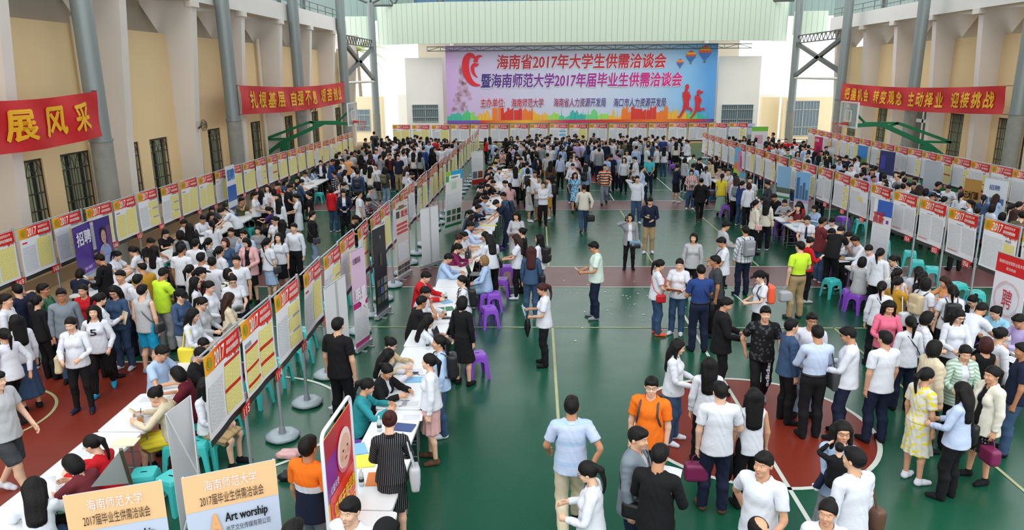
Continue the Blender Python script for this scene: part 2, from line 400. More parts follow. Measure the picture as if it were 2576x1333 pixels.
for x, s in ((-12.15, -1), (18.85, 1)):
    tr.tube([(x, 56.6, 10.3), (x-3.2, 55.5, 11.6)], .08, 6); tr.tube([(x, 56.6, 10.3), (x+3.2, 55.5, 11.6)], .08, 6); tr.tube([(x, 56.6, 10.3), (x+.4, 55.5, 11.9)], .08, 6)
struct(tr.build('ceiling_roof_truss', M_brace))
# ---------------------------------------------------------------- stage building behind the backdrop
YB = 58.0
def blk(x0, x1, y0, y1, z0, z1, mt, name, lab=None):
    m = MB(); m.box(x0, y0, z0, x1, y1, z1); return struct(m.build(name, mt), lab)
blk(-10.05, -7.2, YB, YB+4, 0, 6.52, M_white, 'wall_stage_left'); blk(13.75, 16.9, YB, YB+4, 0, 6.42, M_white, 'wall_stage_right')
blk(-9.6, 16.2, YB+3.9, YB+4.3, 0, 8.4, mat('cream_plaster', 'd8ccb8', 0.8, noise=0.05, nscale=0.6), 'wall_back')
blk(-7.2, 13.75, YB-.2, YB, 0, 1.62, mat('tan_stage_front', 'c9ac7c', 0.8, noise=0.08), 'wall_stage_front')
def grille_window(x0, x1, z0, z1, y, n):
    _wn[0] += 1; root = struct(empty('window_%d' % _wn[0], ((x0+x1)/2, y, z0))); w = x1-x0; h = z1-z0
    p = MB(); p.box(-w/2, -.02, 0, w/2, 0, h); struct(p.build('pane', mat('blue_grey_glass', '62747c', 0.2), root))
    g = MB()
    for i in range(n+1): x = -w/2+w*i/n; g.bar((x, -.06, 0), (x, -.06, h), .025, .025)
    for t in (0, .25, .75, 1): g.bar((-w/2, -.06, h*t), (w/2, -.06, h*t), .05, .05)
    g.bar((0, -.06, 0), (0, -.06, h), .06, .05)
    struct(g.build('grille', mat('painted_grille', 'a9b0ac', 0.5), root))
grille_window(-9.6, -7.62, 1.75, 3.02, YB, 14); grille_window(14.15, 16.5, 1.4, 2.85, YB, 14)
m = MB()
for x in (-6.4, 13.9): m.tube([(x-.4, YB+3.7, 5.8), (x-.4, YB+3.7, 8.0)], .16, 10)
struct(m.build('wall_pipe', M_white))
lt = MB()                                                     # light steel lattice over the backdrop
for z in (7.28, 6.98): lt.tube([(-8.2, YB-.75, z), (15.9, YB-.75, z)], .03, 6)
for k in range(24):
    x = -8.2+k*1.004; lt.tube([(x, YB-.75, 7.28), (x, YB-.75, 6.98)], .02, 5)
    lt.tube([(x, YB-.75, 7.28 if k % 2 else 6.98), (x+1.0, YB-.75, 6.98 if k % 2 else 7.28)], .02, 5)
struct(lt.build('trim_4', M_brace), 'thin lattice truss above the big printed backdrop')
# outside
M_cream = mat('cream_yard_wall', 'e6d3ae', 0.85); M_pale = mat('pale_outdoor_wall', 'e3e3de', 0.85)  # plain cream and pale base colours of the yard walls
g = MB(); g.quad((-90, 56, -.03), (90, 56, -.03), (90, 200, -.03), (-90, 200, -.03)); struct(g.build('ground_outside', mat('pale_paving', 'c9c6bd', 0.9)))
blk(-16.2, -12.4, 60, 61, 0, 3.6, M_cream, 'wall_yard_left'); blk(-12.2, -8, 66, 66.3, 0, 3.6, M_pale, 'wall_yard_gate'); blk(17, 20.6, 66, 66.3, 0, 3.4, M_pale, 'wall_yard_right')
blk(18.2, 19.6, 61.5, 62, 0, 3.3, M_cream, 'wall_yard_pier'); blk(19.6, 24, 60.5, 61, 0, 3.3, M_cream, 'wall_yard_far')
grille_window(-15.9, -13.4, .9, 2.6, 60, 6); grille_window(19.9, 22.4, .3, 3.0, 60.5, 10)
def palm(x, y, h):
    t = empty('palm_tree', (x, y, 0), 0, 'tall coconut palm with drooping fronds outside the hall', 'palm tree')
    m = MB(); m.tube([(0, 0, 0), (.15, 0, h*.4), (.1, 0, h*.75), (0, 0, h)], [.22, .17, .15, .13], 10); m.build('trunk', mat('palm_bark', '8b7a63', 0.9), t)
    rnd = random.Random(3)
    for k in range(15):
        a = k*2.399; el = rnd.uniform(-.1, .9); L = rnd.uniform(2.6, 3.6); pts = []
        for i in range(9):
            s = i/8; r = L*s*math.cos(el*(1-s*.5)); z = L*(s*math.sin(el)-.55*s*s)
            pts.append(Vector((math.cos(a)*r, math.sin(a)*r, z)))
        f = MB(); f.tube(pts, [.035-.003*i for i in range(9)], 5)
        for i in range(1, 33):
            s = i/33*8; j = int(min(7, s)); p = pts[j].lerp(pts[j+1], s-j); d = (pts[j+1]-pts[j]).normalized(); sd = d.cross(Vector((0, 0, 1))).normalized()
            ll = .75*math.sin(math.pi*min(1, .15+i/38))
            for sg in (-1, 1):
                tip = p+sd*sg*ll*.75+d*.25*ll-Vector((0, 0, .45*ll)); w = d*.035
                f.add([p-w, p+w, tip], [(0, 1, 2)])
        o = f.build('frond', mat('palm_leaf', '9fb06a', 0.6), t); o.location = (0, 0, h)
palm(-17.0, 72, 7.6)
# ---------------------------------------------------------------- printed backdrop
def grad_mat(name, stops, axis='X', lo=0.0, hi=1.0, rough=0.5, noise=0.0, nsc=2.0):
    if name in MATS: return MATS[name]
    m = bpy.data.materials.new(name); m.use_nodes = True; nt = m.node_tree; b = nt.nodes['Principled BSDF']
    tc = nt.nodes.new('ShaderNodeTexCoord'); sp = nt.nodes.new('ShaderNodeSeparateXYZ'); nt.links.new(tc.outputs['Object'], sp.inputs[0])
    mr = nt.nodes.new('ShaderNodeMapRange'); mr.inputs[1].default_value = lo; mr.inputs[2].default_value = hi
    src = sp.outputs[axis]
    if noise:
        n = nt.nodes.new('ShaderNodeTexNoise'); n.inputs['Scale'].default_value = nsc; n.inputs['Detail'].default_value = 5; nt.links.new(tc.outputs['Object'], n.inputs['Vector'])
        a = nt.nodes.new('ShaderNodeMath'); a.operation = 'MULTIPLY_ADD'; a.inputs[1].default_value = noise; nt.links.new(n.outputs['Fac'], a.inputs[0]); nt.links.new(src, a.inputs[2]); src = a.outputs[0]
    nt.links.new(src, mr.inputs[0]); rp = nt.nodes.new('ShaderNodeValToRGB'); el = rp.color_ramp.elements
    while len(el) < len(stops): el.new(0.5)
    for e, (p, c) in zip(el, stops): e.position = p; e.color = (*lin(c), 1)
    nt.links.new(mr.outputs[0], rp.inputs[0]); nt.links.new(rp.outputs[0], b.inputs['Base Color']); b.inputs['Roughness'].default_value = rough
    MATS[name] = m
    return m
BW, BH = 20.3, 5.75                                            # local: x 0..BW, z 0..BH, facing -y
bd = empty('backdrop_banner', (-6.85, 57.35, 1.60), 0, 'huge printed backdrop banner with red heart, runners, balloons and coloured skyline', 'banner')
m = MB(); NX = 80; vs = []; fs = []
for i in range(NX+1):
    for j in range(13):
        x = BW*i/NX; z = BH*j/12; vs.append((x, .012*math.sin(x*3.1+z)*math.sin(z*2.0+x*.4), z))
for i in range(NX):
    for j in range(12): a = i*13+j; fs.append((a, a+13, a+14, a+1))
m.add(vs, fs, 0, True)
m.build('printed_sheet', grad_mat('backdrop_print', [(0, 'c99ad6'), (.10, 'cdb4da'), (.3, 'cbc7de'), (.55, 'cdd0e4'), (.8, 'b4cbe6'), (.93, '86bde8'), (1, '5d9fdc')], 'X', 0, BW, 0.5, 1.2, .5), bd)
def layers(v, f):
    """depth step per connected layer so overlapping strokes of one print do not coincide"""
    lay = np.zeros(len(v)); k = 0; top = -1
    for q in f:
        if min(q) > top: k += 1
        top = max(top, max(q)); lay[list(q)] = k
    return lay
def flat(name, v, f, y, mt, parent, step=0.0):
    lay = layers(v, f) if step else None
    me = bpy.data.meshes.new(name); me.from_pydata([(p[0], y-(step*lay[i] if step else 0), p[1]) for i, p in enumerate(v)], [], f); me.materials.append(mt); return link(name, me, parent)
def flat4(name, v, f, y, mt):
    q = max(1, len(v)//4); me = bpy.data.meshes.new(name); me.from_pydata([(p[0], y-.003*(i//q), p[1]) for i, p in enumerate(v)], [], f); me.materials.append(mt); return link(name, me, bd)
M_ltr_sh = mat('white_letter_edge', 'ece9f2', 0.5)
def backdrop_text(s, x0, z0, w, h, mt, bold=.022, sh=.10, edge=.07):
    v, f = fit_text(s, x0, z0, w, h, bold=bold+.035, shear=sh); flat4('letter_outline', [(a+edge*.3, b-edge*.5) for a, b in v], f, -.03, M_ltr_sh)
    v, f = fit_text(s, x0, z0, w, h, bold=bold, shear=sh); flat4('lettering', v, f, -.05, mt)
def bx(px): return (px-1123)/685*BW
def bz(py): return BH-(py-114)/197*BH
g1 = grad_mat('title_red', [(0, 'b3202f'), (.5, 'c22a38'), (1, 'd8182a')], 'X', 4, 16.5)
g2 = grad_mat('title_purple', [(0, '3b2a7c'), (.3, '7c2f96'), (.6, 'b02a94'), (1, 'e3127c')], 'X', 2.6, 17.8)
g3 = grad_mat('host_line', [(0, 'c8202f'), (.22, 'c01f4c'), (.5, '8a2b7c'), (.62, '3e3a8c'), (1, '322f7a')], 'X', 2.6, 16.7)
backdrop_text('海南省2017年大学生供需洽谈会', bx(1254), bz(173), bx(1680)-bx(1254), bz(137)-bz(173), g1)
backdrop_text('暨海南师范大学2017年届毕业生供需洽谈会', bx(1212), bz(219), bx(1722)-bx(1212), bz(184)-bz(219), g2)
backdrop_text('主办单位:', bx(1210), bz(269), bx(1273)-bx(1210), bz(246)-bz(269), g3, .012, .08, .04)
backdrop_text('海南师范大学', bx(1290), bz(269), bx(1372)-bx(1290), bz(247)-bz(269), g3, .012, .08, .04)
backdrop_text('海南省人力资源开发局', bx(1398), bz(269), bx(1531)-bx(1398), bz(247)-bz(269), g3, .012, .08, .04)
backdrop_text('海口市人力资源开发局', bx(1551), bz(270), bx(1684)-bx(1551), bz(248)-bz(270), g3, .012, .08, .04)
def stroke(pts, wid):
    """flat brush stroke through points with widths -> verts, faces"""
    vs = []; fs = []; P = [Vector(p) for p in pts]
    for i, p in enumerate(P):
        d = (P[min(i+1, len(P)-1)]-P[max(0, i-1)]).normalized(); n = Vector((-d.y, d.x))*wid[i]/2; vs += [tuple(p+n), tuple(p-n)]
    for i in range(len(P)-1): fs.append((2*i, 2*i+1, 2*i+3, 2*i+2))
    return vs, fs
def bez(p, n=18):
    p = [Vector(q) for q in p]; o = []
    for i in range(n+1):
        t = i/n; q = p
        while len(q) > 1: q = [a.lerp(b, t) for a, b in zip(q[:-1], q[1:])]
        o.append(tuple(q[0]))
    return o
M_heart = mat('heart_red', 'd81e2c', 0.5)
hb = lambda x, y: (bx(x), bz(y))
hv = []; hf = []
def addst(pts, wid):
    v, f = stroke(pts, wid); n = len(hv); hv.extend(v); hf.extend([tuple(i+n for i in q) for q in f])
addst(bez([hb(1200, 148), hb(1186, 122), hb(1160, 140), hb(1170, 190), hb(1182, 216), hb(1210, 212)], 26), [.08+.46*math.sin(math.pi*min(1, i/26*1.02))**.7 for i in range(27)])
addst(bez([hb(1199, 155), hb(1200, 140), hb(1212, 138), hb(1217, 141)], 10), [.35-.03*i for i in range(11)])
addst(bez([hb(1206, 162), hb(1192, 152), hb(1186, 170), hb(1191, 185), hb(1204, 193)], 14), [.05+.22*math.sin(math.pi*i/14) for i in range(15)])
addst(bez([hb(1200, 166), hb(1202, 158), hb(1208, 160)], 8), [.16-.015*i for i in range(9)])
flat('heart_emblem', hv, hf, -.05, M_heart, bd, .004)
# coloured skyline along the foot
rs = random.Random(11)
sky_cols = [('3fb59a', 1123, 1160), ('4fc07e', 1160, 1183), ('8fd05a', 1183, 1204), ('f0b33a', 1204, 1240), ('ee7a2a', 1240, 1262), ('d9362a', 1262, 1318), ('ee7a2a', 1318, 1345), ('f0b33a', 1345, 1382),
            ('9fd65a', 1382, 1412), ('4fc48a', 1412, 1440), ('3fb0a8', 1440, 1480), ('6fcf7a', 1480, 1510), ('9fd65a', 1510, 1538), ('f0b33a', 1538, 1572), ('ee7a2a', 1572, 1596), ('d9362a', 1596, 1660), ('ee7a2a', 1660, 1690), ('f0b33a', 1690, 1738), ('6fcf6a', 1738, 1765), ('3fb59a', 1765, 1792)]
for ci, (c, a, b) in enumerate(sky_cols):
    hot = c in ('ee7a2a', 'd9362a'); base = bz(305); x = bx(a); v = []; f = []
    while x < bx(b)-.02:
        w = min(rs.uniform(.16, .42), bx(b)-x); top = bz(rs.uniform(270, 286) if hot else rs.uniform(282, 298)); k = rs.randrange(4); n = len(v)
        if k == 0: poly = [(x, base), (x+w, base), (x+w, top), (x+w*.5, top+.25), (x, top)]
        elif k == 1: poly = [(x, base), (x+w, base), (x+w, top+.2), (x, top)]
        elif k == 2: poly = [(x, base), (x+w, base), (x+w, top), (x+w*.6, top), (x+w*.5, top+.5), (x+w*.4, top), (x, top)]
        else: poly = [(x, base), (x+w, base), (x+w, top), (x, top)]
        v += poly; f.append(tuple(range(n, n+len(poly)))); x += w*rs.uniform(.95, 1.12)
    flat('skyline_print', v, f, -.024-.001*(ci % 2), mat('skyline_'+c, c, 0.5), bd)
flat('foot_stripe', [(0, .02), (BW, .02), (BW, .25), (0, .25)], [(0, 1, 2, 3)], -.03, grad_mat('foot_stripe', [(0, '7a4fb0'), (.12, '7a4fb0'), (.13, 'd03a2a'), (.3, 'f0b33a'), (.45, 'c02a5c'), (.6, 'd03a2a'), (.8, 'f07a2a'), (.93, 'd03a2a'), (1, '4a4a9c')], 'X', 0, BW), bd)
def runner(jts, r, name):
    v = []; f = []
    for a, b, w0, w1 in r:
        q, g = stroke([jts[a], tuple(Vector(jts[a]).lerp(Vector(jts[b]), .5)), jts[b]], [w0, (w0+w1)/2, w1]); n = len(v); v += q; f += [tuple(i+n for i in h) for h in g]
    hx, hz = jts['h']; n = len(v); v += [(hx+.15*math.cos(t*math.pi/6), hz+.2*math.sin(t*math.pi/6)) for t in range(12)]; f.append(tuple(range(n, n+12)))
    flat(name, v, f, -.055, mat('runner_red', 'cf2a33', 0.5), bd, .004)
J1 = dict(h=hb(1735, 221), n=hb(1734, 228), s=hb(1733, 234), e1=hb(1726, 244), w1=hb(1731, 252), e2=hb(1744, 244), w2=hb(1741, 254), p=hb(1735, 259), k1=hb(1731, 276), f1=hb(1720, 297), t1=hb(1715, 297), k2=hb(1738, 274), f2=hb(1749, 277), t2=hb(1750, 286))
R1 = [('n', 's', .2, .3), ('s', 'p', .55, .42), ('s', 'e1', .2, .16), ('e1', 'w1', .16, .1), ('s', 'e2', .2, .16), ('e2', 'w2', .16, .1), ('p', 'k1', .4, .26), ('k1', 'f1', .24, .12), ('f1', 't1', .14, .1), ('p', 'k2', .4, .26), ('k2', 'f2', .24, .12), ('f2', 't2', .14, .08)]
runner(J1, R1, 'runner_print')
J2 = dict(h=hb(1765, 235), n=hb(1764, 241), s=hb(1763, 246), e1=hb(1758, 252), w1=hb(1757, 243), e2=hb(1772, 254), w2=hb(1771, 262), p=hb(1764, 266), k1=hb(1760, 282), f1=hb(1750, 299), t1=hb(1746, 299), k2=hb(1768, 281), f2=hb(1780, 275), t2=hb(1782, 281))
runner(J2, [(a, b, c*.8, d*.8) for a, b, c, d in R1], 'runner_print')
v, f = stroke([hb(1768, 234), hb(1773, 235), hb(1777, 233)], [.2, .16, .04]); flat('ponytail_print', v, f, -.055, MATS['runner_red'], bd)
for (px, py, r) in ((1776, 134, .46), (1741, 143, .36), (1715, 160, .25)):
    cx, cz = hb(px, py)
    for k, c in enumerate(('d8402a', 'f2b632', 'e2582a', '3a6fb8')):
        a0, a1 = ((1.0, .55), (.55, .2), (.2, -.15), (-.15, -1.0))[k]; v = []; f = []
        for i in range(9):
            for a in (a0, a1):
                zz = a; ww = math.sqrt(max(0, 1-zz*zz)) if zz > -.2 else max(.16, .98*(1-((-zz-.15)/.85)**1.3)); x = -1+i/4
                v.append((cx+x*ww*r, cz+r*zz*(1.0 if zz > 0 else 1.35)+(.07*r*(1 if i % 2 else -1) if (k and a == a0) or (k < 3 and a == a1) else 0)))
        for i in range(8): f.append((2*i, 2*i+1, 2*i+3, 2*i+2))
        flat('balloon_print', v, f, -.05-.001*k, mat('balloon_'+c, c, 0.5), bd)
    flat('balloon_basket_print', [(cx-.09*r/.46, cz-1.5*r), (cx+.09*r/.46, cz-1.5*r), (cx+.07*r/.46, cz-1.72*r), (cx-.07*r/.46, cz-1.72*r)], [(0, 1, 2, 3)], -.05, mat('basket_brown', '7a4a33', 0.6), bd)
# faint word cloud shaped like a tower at the left edge
v = []; f = []
for i in range(46):
    py = rs.uniform(170, 285); hw = 6+max(0, py-200)*.32; px = 1160+rs.uniform(-hw, min(hw, 24)); w, g = fit_text(rs.choice('幸福温暖力量感动爱心奉献青春'), *hb(px, py), rs.uniform(.18, .42), rs.uniform(.18, .34)); n = len(v); v += [tuple(p) for p in w]; f += [tuple(j+n for j in q) for q in g]
flat('word_cloud_print', v, f, -.028, mat('pale_red_print', 'd0a6b6', 0.5), bd)
# ---------------------------------------------------------------- red cloth slogans
M_cloth_red = mat('red_slogan_cloth', 'c8141c', 0.55, noise=0.12, nscale=0.9, bump=0.25, bscale=3)
M_cloth_yel = mat('yellow_slogan_print', 'efb21a', 0.6)
def slogan(X, Y0, Y1, z0a, z1a, z0b, z1b, s, text, slots, label):
    """cloth on the plane x = X from Y0 (text start) to Y1"""
    L = abs(Y1-Y0); t = empty('slogan_banner', (X, Y0, 0), 0, label, 'banner', None); sg = 1 if Y1 > Y0 else -1
    def P(u, w, off): # u along 0..1, w 0..1 height
        lo = z0a+(z0b-z0a)*u; hi = z1a+(z1b-z1a)*u; sag = -.16*math.sin(math.pi*u)
        return (s*(off+.05*math.sin(u*23+w*2)*math.sin(w*3.1+.5)), sg*L*u, lo+(hi-lo)*w+sag*(1 if w > .5 else 1.0))
    m = MB(); n = 70; vs = []; fs = []
    for i in range(n+1):
        for j in range(9): vs.append(P(i/n, j/8, 0))
    for i in range(n):
        for j in range(8): a = i*9+j; fs.append((a, a+9, a+10, a+1) if s*sg < 0 else (a, a+1, a+10, a+9))
    m.add(vs, fs, 0, True); o = m.build('cloth', M_cloth_red, t)
    for ch, u0, u1 in slots:
        v, f = fit_text(ch, 0, 0, 1, 1, bold=.035)
        q4 = max(1, len(v)//4); v2 = [P(u0+(u1-u0)*a, .22+.58*b, .03+.002*(i//q4)) for i, (a, b) in enumerate(v)]
        me = bpy.data.meshes.new('lettering'); me.from_pydata(v2, [], f); me.materials.append(M_cloth_yel); link('lettering', me, t)
    c = MB()
    for u, w in ((0, 0), (0, 1), (1, 0), (1, 1)): p = Vector(P(u, w, 0)); c.tube([p, p+Vector((-s*.3, (-.25 if u == 0 else .25)*sg, 0))], .012, 5)
    c.build('tie_cord', mat('thin_cord', '7a2a24', 0.7), t)
def slots(words, margin, gap):
    n = sum(len(w) for w in words); tot = 1-2*margin-gap*(len(words)-1); cw = tot/n; u = margin; out = []
    for w in words:
        for ch in w: out.append((ch, u+cw*.12, u+cw*.88)); u += cw
        u += gap
    return out
slogan(-11.78, 29.7, 46.1, 3.80, 4.93, 3.70, 4.88, 1, '', slots(['扎根基层', '自强不息', '艰苦创业'], .045, .045), 'red cloth slogan banner across three columns on the left wall, reading 扎根基层')
slogan(-11.78, 13.2, 19.9, 3.86, 4.98, 3.74, 4.93, 1, '', [('展', .455, .595), ('风', .655, .775), ('采', .825, .92)], 'red cloth slogan banner at the near left wall, reading 展风采')
slogan(18.5, 46.5, 30.5, 3.42, 4.56, 3.55, 4.66, -1, '', slots(['把握机会', '转变观念', '主动择业', '迎接挑战'], .035, .035), 'red cloth slogan banner between the right columns, reading 把握机会')
# ---------------------------------------------------------------- basketball stands
M_hoopg = mat('green_hoop_steel', '17714a', 0.4, 0.1)
M_clear = mat('clear_backboard', 'c7d6d6', 0.1, alpha=0.35)
M_rim = mat('orange_rim', 'c9402a', 0.5)
def hoop(rx, ry, s, label):
    t = empty('basketball_hoop', (rx, ry, 0), 0, label, 'basketball hoop', 'basketball hoops at the sides')   # s: +1 arm goes to +x
    b = MB(); x = s*.45
    b.box(min(x-.02, x+.02), -.9, 2.9, max(x-.02, x+.02), .9, 3.95); b.build('backboard', M_clear, t)
    f = MB()
    for a, c in (((x, -.9, 2.9), (x, .9, 2.9)), ((x, -.9, 3.95), (x, .9, 3.95)), ((x, -.9, 2.9), (x, -.9, 3.95)), ((x, .9, 2.9), (x, .9, 3.95))): f.bar(a, c, .06, .06)
    for a, c in (((x-s*.03, -.3, 3.15), (x-s*.03, .3, 3.15)), ((x-s*.03, -.3, 3.6), (x-s*.03, .3, 3.6)), ((x-s*.03, -.3, 3.15), (x-s*.03, -.3, 3.6)), ((x-s*.03, .3, 3.15), (x-s*.03, .3, 3.6))): f.bar(a, c, .04, .04)
    f.build('board_frame', mat('white_board_frame', 'dfe3e2', 0.4), t)
    r = MB(); r.tube([(.225*math.cos(k*math.pi/10), .225*math.sin(k*math.pi/10), 3.05) for k in range(21)], .012, 6); r.box(min(s*.2, s*.42), -.08, 2.98, max(s*.2, s*.42), .08, 3.1); r.build('rim', M_rim, t)
    nt = MB()
    for k in range(12):
        a = k*math.pi/6
        for d in (1, -1): nt.tube([(.22*math.cos(a), .22*math.sin(a), 3.04), (.16*math.cos(a+d*.35), .16*math.sin(a+d*.35), 2.82), (.12*math.cos(a), .12*math.sin(a), 2.62)], .006, 4)
    nt.build('net', mat('red_white_net', 'c98a84', 0.8), t)
    a = MB()
    a.bar((x, 0, 2.95), (s*1.9, 0, 3.0), .16, .16); a.bar((s*1.9, 0, 3.0), (s*4.1, 0, 2.05), .18, .18); a.bar((s*1.1, 0, 3.05), (s*2.6, 0, 3.05), .1, .1); a.bar((s*2.6, 0, 3.05), (s*5.0, 0, 2.2), .1, .12)
    a.bar((s*4.1, 0, 2.05), (s*4.95, 0, 1.45), .16, .16); a.bar((s*3.5, 0, 2.25), (s*5.0, 0, 2.2), .1, .1); a.bar((x, -.25, 3.7), (s*1.2, 0, 3.05), .06, .06); a.bar((x, .25, 3.7), (s*1.2, 0, 3.05), .06, .06); a.bar((s*2.2, 0, 2.9), (s*2.6, 0, 3.05), .1, .1)
    a.build('arm', M_hoopg, t)
    p = MB(); p.box(min(s*3.75, s*4.15), -.2, .3, max(s*3.75, s*4.15), .2, 2.1); p.bar((s*4.9, 0, .3), (s*4.9, 0, 1.6), .14, .14); p.build('post', M_hoopg, t)
    c = MB(); c.box(min(s*3.2, s*5.3), -.55, .02, max(s*3.2, s*5.3), .55, .5); c.build('base', M_hoopg, t)
hoop(-8.66, 36.9, -1, 'green basketball hoop stand by the left wall with a clear backboard')
hoop(13.2, 33.3, 1, 'green basketball hoop stand by the right wall with a clear backboard')
# ---------------------------------------------------------------- display boards on pole stands
M_sheet = mat('glossy_white_vinyl', 'f1f2f6', 0.28)
M_head = grad_mat('board_header', [(0, 'f2b21c'), (.18, 'f3a21a'), (.42, 'ea5a18'), (.55, 'da2318'), (1, 'd11515')], 'X', -.52, .52, 0.3, .16, 5)
M_wh = mat('header_white', 'fbf4ec', 0.4); M_yel = mat('yellow_notice', 'f8ee98', 0.4); M_strip2 = mat('dark_foot_strip', '34342f', 0.35)
M_redbar = mat('red_heading_bar', 'cf2a1c', 0.4); M_greybar = mat('grey_heading_bar', '9c9ca0', 0.5); M_tagred = mat('red_number_tag', 'd9261a', 0.4); M_emb = mat('emblem_green', '8a9a1c', 0.5)
M_leafp = mat('orange_leaf_print', 'e0641c', 0.4); M_bluebox = mat('blue_notice', '6fc1e8', 0.4)
def print_mat(name, paper, ink, dens=46.0, along=9.0):
    """rows of small illegible print: word-length dashes on paper"""
    m = bpy.data.materials.new(name); m.use_nodes = True; nt = m.node_tree; b = nt.nodes['Principled BSDF']; b.inputs['Roughness'].default_value = .35
    tc = nt.nodes.new('ShaderNodeTexCoord'); sp = nt.nodes.new('ShaderNodeSeparateXYZ'); nt.links.new(tc.outputs['Object'], sp.inputs[0])
    cb = nt.nodes.new('ShaderNodeCombineXYZ'); nt.links.new(sp.outputs['X'], cb.inputs[0]); nt.links.new(sp.outputs['Z'], cb.inputs[1])
    br = nt.nodes.new('ShaderNodeTexBrick'); br.inputs['Scale'].default_value = 1.0; br.inputs['Mortar Size'].default_value = .0085; br.inputs['Brick Width'].default_value = 1/along; br.inputs['Row Height'].default_value = 1/dens
    br.inputs['Color1'].default_value = (*lin(ink), 1); br.inputs['Color2'].default_value = (*lin(ink), 1); br.inputs['Mortar'].default_value = (*lin(paper), 1); br.inputs['Mortar Smooth'].default_value = .3
    nt.links.new(cb.outputs[0], br.inputs['Vector'])
    n = nt.nodes.new('ShaderNodeTexNoise'); n.inputs['Scale'].default_value = 55; nt.links.new(cb.outputs[0], n.inputs['Vector'])
    gt = nt.nodes.new('ShaderNodeMath'); gt.operation = 'GREATER_THAN'; gt.inputs[1].default_value = .42; nt.links.new(n.outputs['Fac'], gt.inputs[0])
    mx = nt.nodes.new('ShaderNodeMix'); mx.data_type = 'RGBA'; mx.inputs[6].default_value = (*lin(paper), 1); nt.links.new(gt.outputs[0], mx.inputs[0]); nt.links.new(br.outputs['Color'], mx.inputs[7]); nt.links.new(mx.outputs[2], b.inputs['Base Color'])
    MATS[name] = m
    return m
M_text = print_mat('grey_print', 'eceef2', 'a6a8af', 44, 9); M_ytext = print_mat('yellow_print', 'f8ee98', 'dccf82', 34, 7)
M_rtext = print_mat('pink_print', 'e2dde2', 'cfaab0', 40, 8)
PW, PH = 1.10, 1.12
def bow(x, z): return .014*math.cos(math.pi*x/PW)*(1-(z/PH))+.012*math.sin(5*z)+.006*math.sin(9*x+2*z)
def panel_mesh(name, rects, mt, off):
    vs = []; fs = []
    for (x0, z0, x1, z1) in rects:
        nx = max(1, int(abs(x1-x0)/.14)); nz = max(1, int(abs(z1-z0)/.16)); b = len(vs)
        for i in range(nx+1):
            for j in range(nz+1):
                x = x0+(x1-x0)*i/nx; z = z0+(z1-z0)*j/nz; vs.append((x, bow(x, z)-off, z))
        for i in range(nx):
            for j in range(nz): a = b+i*(nz+1)+j; fs.append((a, a+nz+1, a+nz+2, a+1))
    me = bpy.data.meshes.new(name); me.from_pydata(vs, [], fs); me.materials.append(mt); me.polygons.foreach_set('use_smooth', [True]*len(fs)); me.update()
    return me
def panel_text(name, items, mt, off):
    vs = []; fs = []
    for s, x, z, w, h, kw in items:
        v, f = fit_text(s, x, z, w, h, **kw); n = len(vs); q4 = max(1, len(v)//4); vs += [(a, bow(a, b)-off-.0008*(i//q4), b) for i, (a, b) in enumerate(v)]; fs += [tuple(i+n for i in q) for q in f]
    me = bpy.data.meshes.new(name); me.from_pydata(vs, [], fs); me.materials.append(mt)
    return me
PM = {}
PM['sheet'] = panel_mesh('sheet', [(-PW/2, 0, PW/2, PH)], M_sheet, 0)
PM['header'] = panel_mesh('header', [(-PW/2, PH-.235, PW/2, PH-.005)], M_head, .004)
PM['header_lettering'] = panel_text('header_lettering', [('2017', -.29, PH-.205, .34, .165, dict(bold=.03, shear=.2)), ('海南师范大学', .10, PH-.10, .34, .062, dict(bold=0, shear=.15, res=1)), ('届毕业生供需洽谈会', .085, PH-.20, .385, .068, dict(bold=.02, shear=.05, res=1))], M_wh, .009)
v, f = ring(0, 0, 0, .075, n=24); PM['emblem'] = None
me = bpy.data.meshes.new('emblem'); vv = []; ff = []
for (r0, r1) in ((.066, .078), (.0, .05)):
    v, f = ring(0, 0, r0, r1, n=20); n = len(vv); vv += [(-.43+a*(1 if r0 else .8), bow(-.43, PH-.12)-.008, PH-.12+b) for a, b, _ in v]; ff += [tuple(i+n for i in q) for q in f]
me.from_pydata(vv, [], ff); me.materials.append(M_emb); PM['emblem'] = me
vv = []; ff = []; rl = random.Random(5)
for k in range(9):
    x = .10+k*.052; z = PH-.235; d = rl.uniform(.03, .085)*(0.5+k*.09); n = len(vv)
    for a, b in ((x-.03, z+.01), (x+.035, z+.01), (x+.02+rl.uniform(-.02, .03), z-d)): vv.append((a, bow(a, b)-.006, b))
    ff.append((n, n+1, n+2))
me = bpy.data.meshes.new('leaf_print'); me.from_pydata(vv, [], ff); me.materials.append(mat('splash_red', 'd5301a', .4)); PM['leaf_print'] = me
PM['foot_strip'] = panel_mesh('foot_strip', [(-PW/2, 0, PW/2, .085)], M_strip2, .004)
L0, L1, R0, R1, T = -.49, -.04, .02, .49, .83
